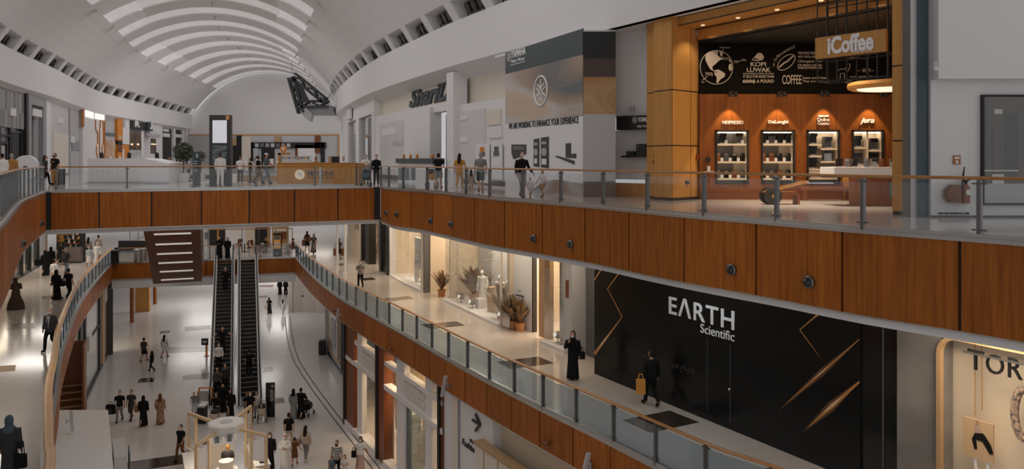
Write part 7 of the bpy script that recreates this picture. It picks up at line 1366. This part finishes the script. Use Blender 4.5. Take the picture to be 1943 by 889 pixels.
person(W(18, 917, L1), 10, 'woman in charcoal robe with grey headscarf at the lower left corner', [('robe', K_char), ('headscarf', K_teal), ('shoes', K_black)], 'walkA', 'down', 1.66)
# --- middle level, far and right
person(W(417, 489, L1), 180, 'person in black robe and white mask at the top of the left escalator', ABM, 'stand', 'phone', 1.72, eyes=True)
person(W(432, 488.5, L1), 175, 'second black clad person at the top of the left escalator, at its right side', [('robe', K_black), ('hair_short', K_hair), ('shoes', K_black)], 'stand', 'down', 1.64)
person(W(583, 476, L1), 0, 'woman in brown top and black skirt carrying a bag near the far right rail', [('top_long', K_brown), ('skirt_short', K_black), ('hair_long', K_hair), ('shoes', K_black)], 'walkA', 'down', 1.72)
person(W(595, 481, L1), 175, 'woman in long dark printed dress near the far right rail', [('dress_long', K_print2), ('hair_long', K_hair), ('shoes', K_black)], 'walkB', 'down', 1.68)
person(W(643, 492, L1), 0, 'woman in black skirt carrying two brown shopping bags', [('top_short', K_char), ('skirt_short', K_black), ('hair_long', K_hair), ('shoes', K_black)], 'walkA', 'down', 1.66)
person(W(684, 546, L1), 180, 'masked man in grey tee looking at his phone by the right middle rail', tee(K_grey, K_black, mask=True, tt='top_short'), 'walkA', 'phone', 1.7, eyes=True)
person(W(1087, 719, L1), 165, 'masked woman in black robe with handbag standing before the grey door', ABM, 'stand', 'up', 1.72, eyes=True)
person(W(1236, 769, L1), 20, 'person all in black with orange paper bag before the black hoarding', tee(K_black, K_black, tt='jacket'), 'walkB', 'down', 1.78)
q = F1R.off(F1R.px(836), -.7); person((q.x, q.y, L1), 120, 'shop assistant in white top and black trousers in the boutique doorway', tee(K_white, K_black, tt='top_long'), 'stand', 'phone', 1.7)
person(W(556, 481, L1), -60, 'seated man in brown top at the far right corner of the landing', tee(K_brown, K_char), 'sit', 'lap', 1.72); chair(W(556, 481, L1), 2.1, 'brown chair under the seated man at the far landing', M_brown)
person(W(505, 479, L1), 80, 'person in black with pale legs lounging at the cafe behind the landing', [('top_short', K_black), ('shorts', K_black), ('hair_long', K_tan), ('shoes', K_white)], 'sit', 'lap', 1.66); chair(W(505, 479, L1) + Vector((0, 0, 0)), -1.7, 'brown chair under the lounging person at the cafe', M_brown)
# --- lower level
person(W(273, 685, L0), -10, 'man in dark tee and shorts walking away on the far lower floor', tee(K_char, K_black, bt='shorts'), 'walkA', 'bag', 1.74)
person(W(288, 704, L0), 90, 'child in dark hooded coat striding across the lower floor', [('jacket', K_black), ('trousers', K_black), ('headscarf', K_black), ('shoes', K_black)], 'walkA', 'down', 1.42)
person(W(312, 678, L0), -5, 'woman with long hair in short white dress on the far lower floor', [('dress_short', K_white), ('hair_long', K_hair), ('shoes', K_black)], 'walkA', 'down', 1.7)
person(W(227, 799, L0), 195, 'man in black tee and grey trousers holding a backpack on the lower floor', tee(K_black, K_grey, mask=True), 'walkA', 'bag', 1.76, eyes=True)
person(W(249, 796, L0), 180, 'masked man in dark patterned clothes beside the man with the backpack', tee(K_char, K_print2, mask=True), 'walkB', 'down', 1.72, eyes=True)
person(W(272, 807, L0), 10, 'person in long black robe walking away on the lower floor', AB, 'walkA', 'down', 1.68)
person(W(304, 803, L0), 5, 'woman in brown robe with patterned orange front on the lower floor', [('robe', K_print), ('headscarf', K_brown), ('shoes', K_black)], 'walkB', 'down', 1.68)
person(W(343, 872, L0), 170, 'masked man in black tee and brown trousers beside the cream kiosk', tee(K_black, K_brown, mask=True), 'walkA', 'swing', 1.74, eyes=True)
for i, (p, y, lab) in enumerate(((368, 782, 'person in grey clothes left of the orange barrier'), (376, 781, 'second person in grey, right beside the first, at the orange barrier'))): person(W(p, y, L0), 20 - 60 * i, lab, tee(K_grey, K_lblue, 'hair_short', hm=K_tan), 'stand', 'down', 1.2)
def esc(pt, u, s=0): q = pt(u, s); return (q.x, q.y, q.z + .03)
person(esc(ptL, .27, .1), 200, 'person in black riding highest on the left escalator', tee(K_black, K_black, tt='jacket', hm=K_greyhair), 'stand', 'bag', 1.72)
person(esc(ptL, .73), 200, 'person in black tee with both arms on the escalator rails', tee(K_black, K_black), 'stand', 'wide', 1.76)
person(esc(ptL, .835, -.2), 200, 'man in white shirt and black trousers on the left escalator', tee(K_white, K_black, mask=True, tt='top_long'), 'stand', 'down', 1.74, eyes=True)
person(esc(ptL, .97, .2), 200, 'person in dark jacket low on the left escalator, right side', tee(K_char, K_black, tt='jacket'), 'stand', 'bag', 1.72)
person(esc(ptL, .985, -.25), 200, 'person in dark printed top low on the left escalator, left side', tee(K_print2, K_black, tt='top_long'), 'stand', 'down', 1.7)
person(W(437, 795, L0), 200, 'person in black robe leaving the left escalator at its foot', AB, 'walkA', 'bag', 1.7)
person(W(410, 800, L0), 190, 'person in black behind a cream pram at the foot of the left escalator', tee(K_black, K_black, tt='top_long'), 'stand', 'push', 1.66)
person(W(423, 781, L0), 190, 'black clad person between the others at the left escalator foot', AB, 'stand', 'down', 1.66)
person(esc(ptR, .88), 20, 'person in dark clothes riding up the right escalator', tee(K_black, K_black, 'hair_short'), 'stand', 'down', 1.76)
person(W(475, 800, L0), 185, 'man in black tee standing at the foot of the right escalator', tee(K_black, K_black, mask=True), 'stand', 'down', 1.74, eyes=True)
person(W(468, 790, L0), 20, 'child in black with tan cap at the foot of the right escalator', tee(K_black, K_black, 'cap', hm=K_tan), 'stand', 'down', 1.35)
person(W(487, 792, L0), 170, 'person in white top behind the barrier posts by the right escalator', tee(K_white, K_grey), 'stand', 'down', 1.5)
person(W(432, 914, L0), 10, 'person in dark suit standing at the cream kiosk counter', [('jacket', K_char), ('trousers', K_char), ('hair_short', K_tan), ('shoes', K_black)], 'stand', 'phone', 1.74)
person(W(512, 888, L0), 195, 'masked person in black robe right of the cream kiosk', ABM, 'walkA', 'down', 1.7, eyes=True)
person(W(541, 892, L0), 190, 'man in white robe and headcloth looking at his phone', [('robe', K_white), ('ghutra', K_white), ('face_mask', K_white), ('shoes', K_white)], 'stand', 'phone', 1.74, eyes=True)
person(W(548, 847, L0), 0, 'man in black tee and khaki trousers seen from behind on the lower floor', tee(K_black, K_beige), 'walkA', 'down', 1.76)
person(W(559, 882, L0), 5, 'child in brown dress holding hands on the lower floor', [('dress_short', K_brown), ('hair_short', K_hair), ('shoes', K_black)], 'walkA', 'holdR', 1.36)
person(W(580, 873, L0), -5, 'woman in cream top and grey trousers holding the child in brown by the hand', tee(K_beige, K_grey, 'hair_long', tt='top_long', shoes=K_white), 'walkB', 'holdL', 1.72)
person(W(557, 792, L0), -10, 'woman in long pale grey robe with black headscarf walking away', [('robe', cloth('mist', (.27, .29, .29))), ('headscarf', K_black), ('shoes', K_black)], 'walkA', 'down', 1.66)
person(W(571, 793, L0), -8, 'man in black robe like clothes walking beside the grey robed woman', [('robe', K_black), ('hair_short', K_hair), ('shoes', K_black)], 'walkB', 'push', 1.74)
person(W(639, 906, L0), 175, 'person in black and white striped top at the lower edge', tee(K_stripe, K_black) + [('face_mask', K_black)], 'walkA', 'down', 1.74, eyes=True)
person(W(629, 915, L0), 150, 'child in slate tee in front of the striped person', tee(K_teal, K_char), 'walkB', 'down', 1.24)
person(W(654, 913, L0), 180, 'masked girl in white top right of the striped person', tee(K_white, K_beige, 'hair_long', True), 'walkA', 'phone', 1.22, eyes=True)
person(W(684, 896, L0), 175, 'masked woman in white top and long pink skirt with black bag', [('top_short', K_white), ('skirt_long', K_pink), ('hair_long', K_hair), ('face_mask', K_white), ('shoes', K_white)], 'walkA', 'holdL', 1.7, M_skind, eyes=True)
person(W(511, 596, L0), 0, 'woman in black dress far away right of the escalators', [('dress_long', K_black), ('hair_long', K_hair), ('shoes', K_black)], 'walkA', 'down', 1.64)
person(W(537, 596, L0), -10, 'girl in white top and pale blue skirt far away by the beige wall', [('top_short', K_white), ('skirt_short', K_lblue), ('hair_long', K_hair), ('shoes', K_white)], 'walkB', 'down', 1.45)
person(W(531, 558, L0), 0, 'left one of two black robed people far away on the lower floor', AB, 'walkA', 'down', 1.66); person(W(542, 558, L0), 0, 'right one of two black robed people far away on the lower floor', AB, 'walkB', 'down', 1.66)
# --- mannequins in the windows
def mannequin(loc, face, lab, h=1.8, wear=(), m=M_white2): return person(loc, face, lab, wear, 'stand', 'down', h, m, 'mannequin', 'mannequins in the shop windows')
def man(path, p, o, z, face, lab, wear=(), h=1.8):
    q = path.off(path.px(p), o); b = mannequin((q.x, q.y, z), face, lab, h, wear); b.name = 'mannequin'; return b
man(F1R, 885, -.9, L1 + .14, 150, 'white mannequin in long pale coat, leftmost in the long boutique window', [('robe', K_white)], 1.95)
man(F1R, 914, -1.0, L1 + .14, 150, 'white mannequin in white dress beside the tall tan plinth', [('dress_long', K_white)], 1.95)
man(F1R, 935, -.8, L1 + .14, 150, 'white mannequin in beige outfit, rightmost in the long boutique window', [('top_long', K_beige), ('trousers', K_beige)], 1.9)
man(F1R, 770, -.8, L1 + .12, 150, 'white mannequin in the window with the round mirror', [('skirt_long', K_white)], 1.8)
man(F1R, 713, -1.2, L1 + .1, 180, 'mannequin in black suit in the black framed boutique', [('jacket', K_black), ('trousers', K_black)], 1.85)
man(F0R, 703, -.7, .3, 200, 'white mannequin in pale shirt in the lower brown columned shop', [('top_long', K_white), ('trousers', K_beige)], 1.85)
man(F1L, 47, -.8, L1 + .14, 210, 'mannequin in amber dress in the left warm lit window', [('dress_long', K_tan)], 1.8)
# ================================================================ things people carry or push
def bag(loc, lab, m, w_=.34, d=.14, h=.38, hl=.16, rz=0, kind='shopping_bag'):
    t = thing(kind, lab, 'bag', loc, rz); a = MB(); a.loft([(0, 0, 0, w_ / 2, d / 2), (0, 0, h, w_ / 2, d / 2 * .8)], 12, 6); obj('body', a, m, t); a = MB()
    for s in (-1, 1): a.tube([(-w_ * .25, s * d * .3, h), (-w_ * .18, s * d * .2, h + hl), (w_ * .18, s * d * .2, h + hl), (w_ * .25, s * d * .3, h)], .012, 6)
    obj('handle', a, m, t); return t
def at_hand(px, py, z, dx, dy, hz): q = W(px, py, z); return (q.x + dx, q.y + dy, q.z + hz)
bag(at_hand(1236, 769, L1, -.36, -.12, .42), 'bright orange paper shopping bag against the black hoarding', mat('paper_orange', (.72, .30, .05), .6), .3, .16, .46)
bag(at_hand(643, 492, L1, -.3, .05, .3), 'brown shopping bag in the left hand of the black skirted woman', K_brown, .3, .16, .55); bag(at_hand(643, 492, L1, .3, .05, .3), 'brown shopping bag in the right hand of the black skirted woman', K_brown, .3, .16, .55)
bag(at_hand(583, 476, L1, -.3, 0, .45), 'dark red brown handbag beside the brown topped woman', K_brown, .3, .14, .5, kind='handbag'); bag(at_hand(86, 522, L1, -.38, -.1, .7), 'large black bag of the black robed bag carrier', K_black, .5, .2, .4, kind='handbag'); bag(at_hand(107, 568, L1, .3, .0, .75), 'black handbag of the woman in the middle of the left floor', K_black, .32, .14, .3, kind='handbag'); bag(at_hand(18, 917, L1, .3, -.05, .42), 'black handbag hanging at the lower left corner', K_black, .28, .14, .32, .3, kind='handbag'); bag(at_hand(1087, 719, L1, .28, -.08, .75), 'black handbag of the masked woman by the grey door', K_black, .3, .12, .26, kind='handbag'); bag(at_hand(684, 896, L0, -.3, -.05, .75), 'black shoulder bag of the woman in the pink skirt', K_black, .24, .12, .3, kind='handbag'); bag(at_hand(511, 596, L0, -.3, 0, .5), 'pale bag of the woman far away in black dress', K_beige, .3, .12, .36); bag(at_hand(249, 796, L0, .3, 0, .45), 'small tan bag beside the man in patterned clothes', K_tan, .22, .12, .36)
t = bag(at_hand(227, 799, L0, -.45, -.12, .48), 'round black backpack hanging from the arm of the man in grey trousers', K_black, .5, .26, .5, kind='backpack'); a = MB(); a.loft([(0, -.15, .1, .16, .04), (0, -.15, .34, .16, .04)], 10, 4); obj('front_pocket', a, K_char, t)
q = W(125, 519, L1); t = bag((q.x, q.y - .22, q.z + 1.05), 'dark backpack on the back of the person in jeans', K_char, .34, .18, .42, .06, kind='backpack')
def pram(loc, rz, lab, m):
    t = thing('pram', lab, 'pram', loc, rz); a = MB()
    for s in (-1, 1): a.bar((s * .24, -.3, .14), (s * .22, .42, 1.0), .03); a.bar((s * .24, .35, .12), (s * .22, -.1, .7), .03)
    a.bar((-.22, .42, 1.0), (.22, .42, 1.0), .035); obj('frame', a, M_steeld, t)
    a = MB(); a.loft([(0, 0, .36, .18, .3), (0, -.02, .5, .22, .36), (0, .05, .72, .22, .28)], 14, 3); obj('seat', a, m, t); a = MB(); a.loft([(0, .12, .68, .22, .22), (0, .14, .86, .2, .18), (0, .15, .94, .1, .08)], 14); obj('hood', a, K_char, t)
    for x in (-.24, .24):
        for y in (-.3, .34): a = MB(); a.tube([(x - .02, y, .11), (x + .02, y, .11)], [.11, .11], 14); obj('wheel', a, M_black, t)
    return t
q = W(697, 353.5, L2); pram((q.x + .05, q.y - .55, q.z), .1, 'dark pram in front of the couple at the bridge corner', K_teal)
q = W(815, 354, L2); pram((q.x + .1, q.y + .25, q.z), 3.0, 'pram with mustard blanket beside the person in grey shorts', K_yell)
q = W(410, 800, L0); pram((q.x + .2, q.y - .75, q.z), .2, 'cream pram at the foot of the left escalator', K_beige); q = W(581, 790, L0); pram((q.x, q.y + .3, q.z), 2.9, 'black pram beside the couple walking away on the lower floor', K_black); q = W(488, 797, L0); pram((q.x + .3, q.y - .1, q.z), .3, 'pale pram behind the steel barrier posts', K_beige)
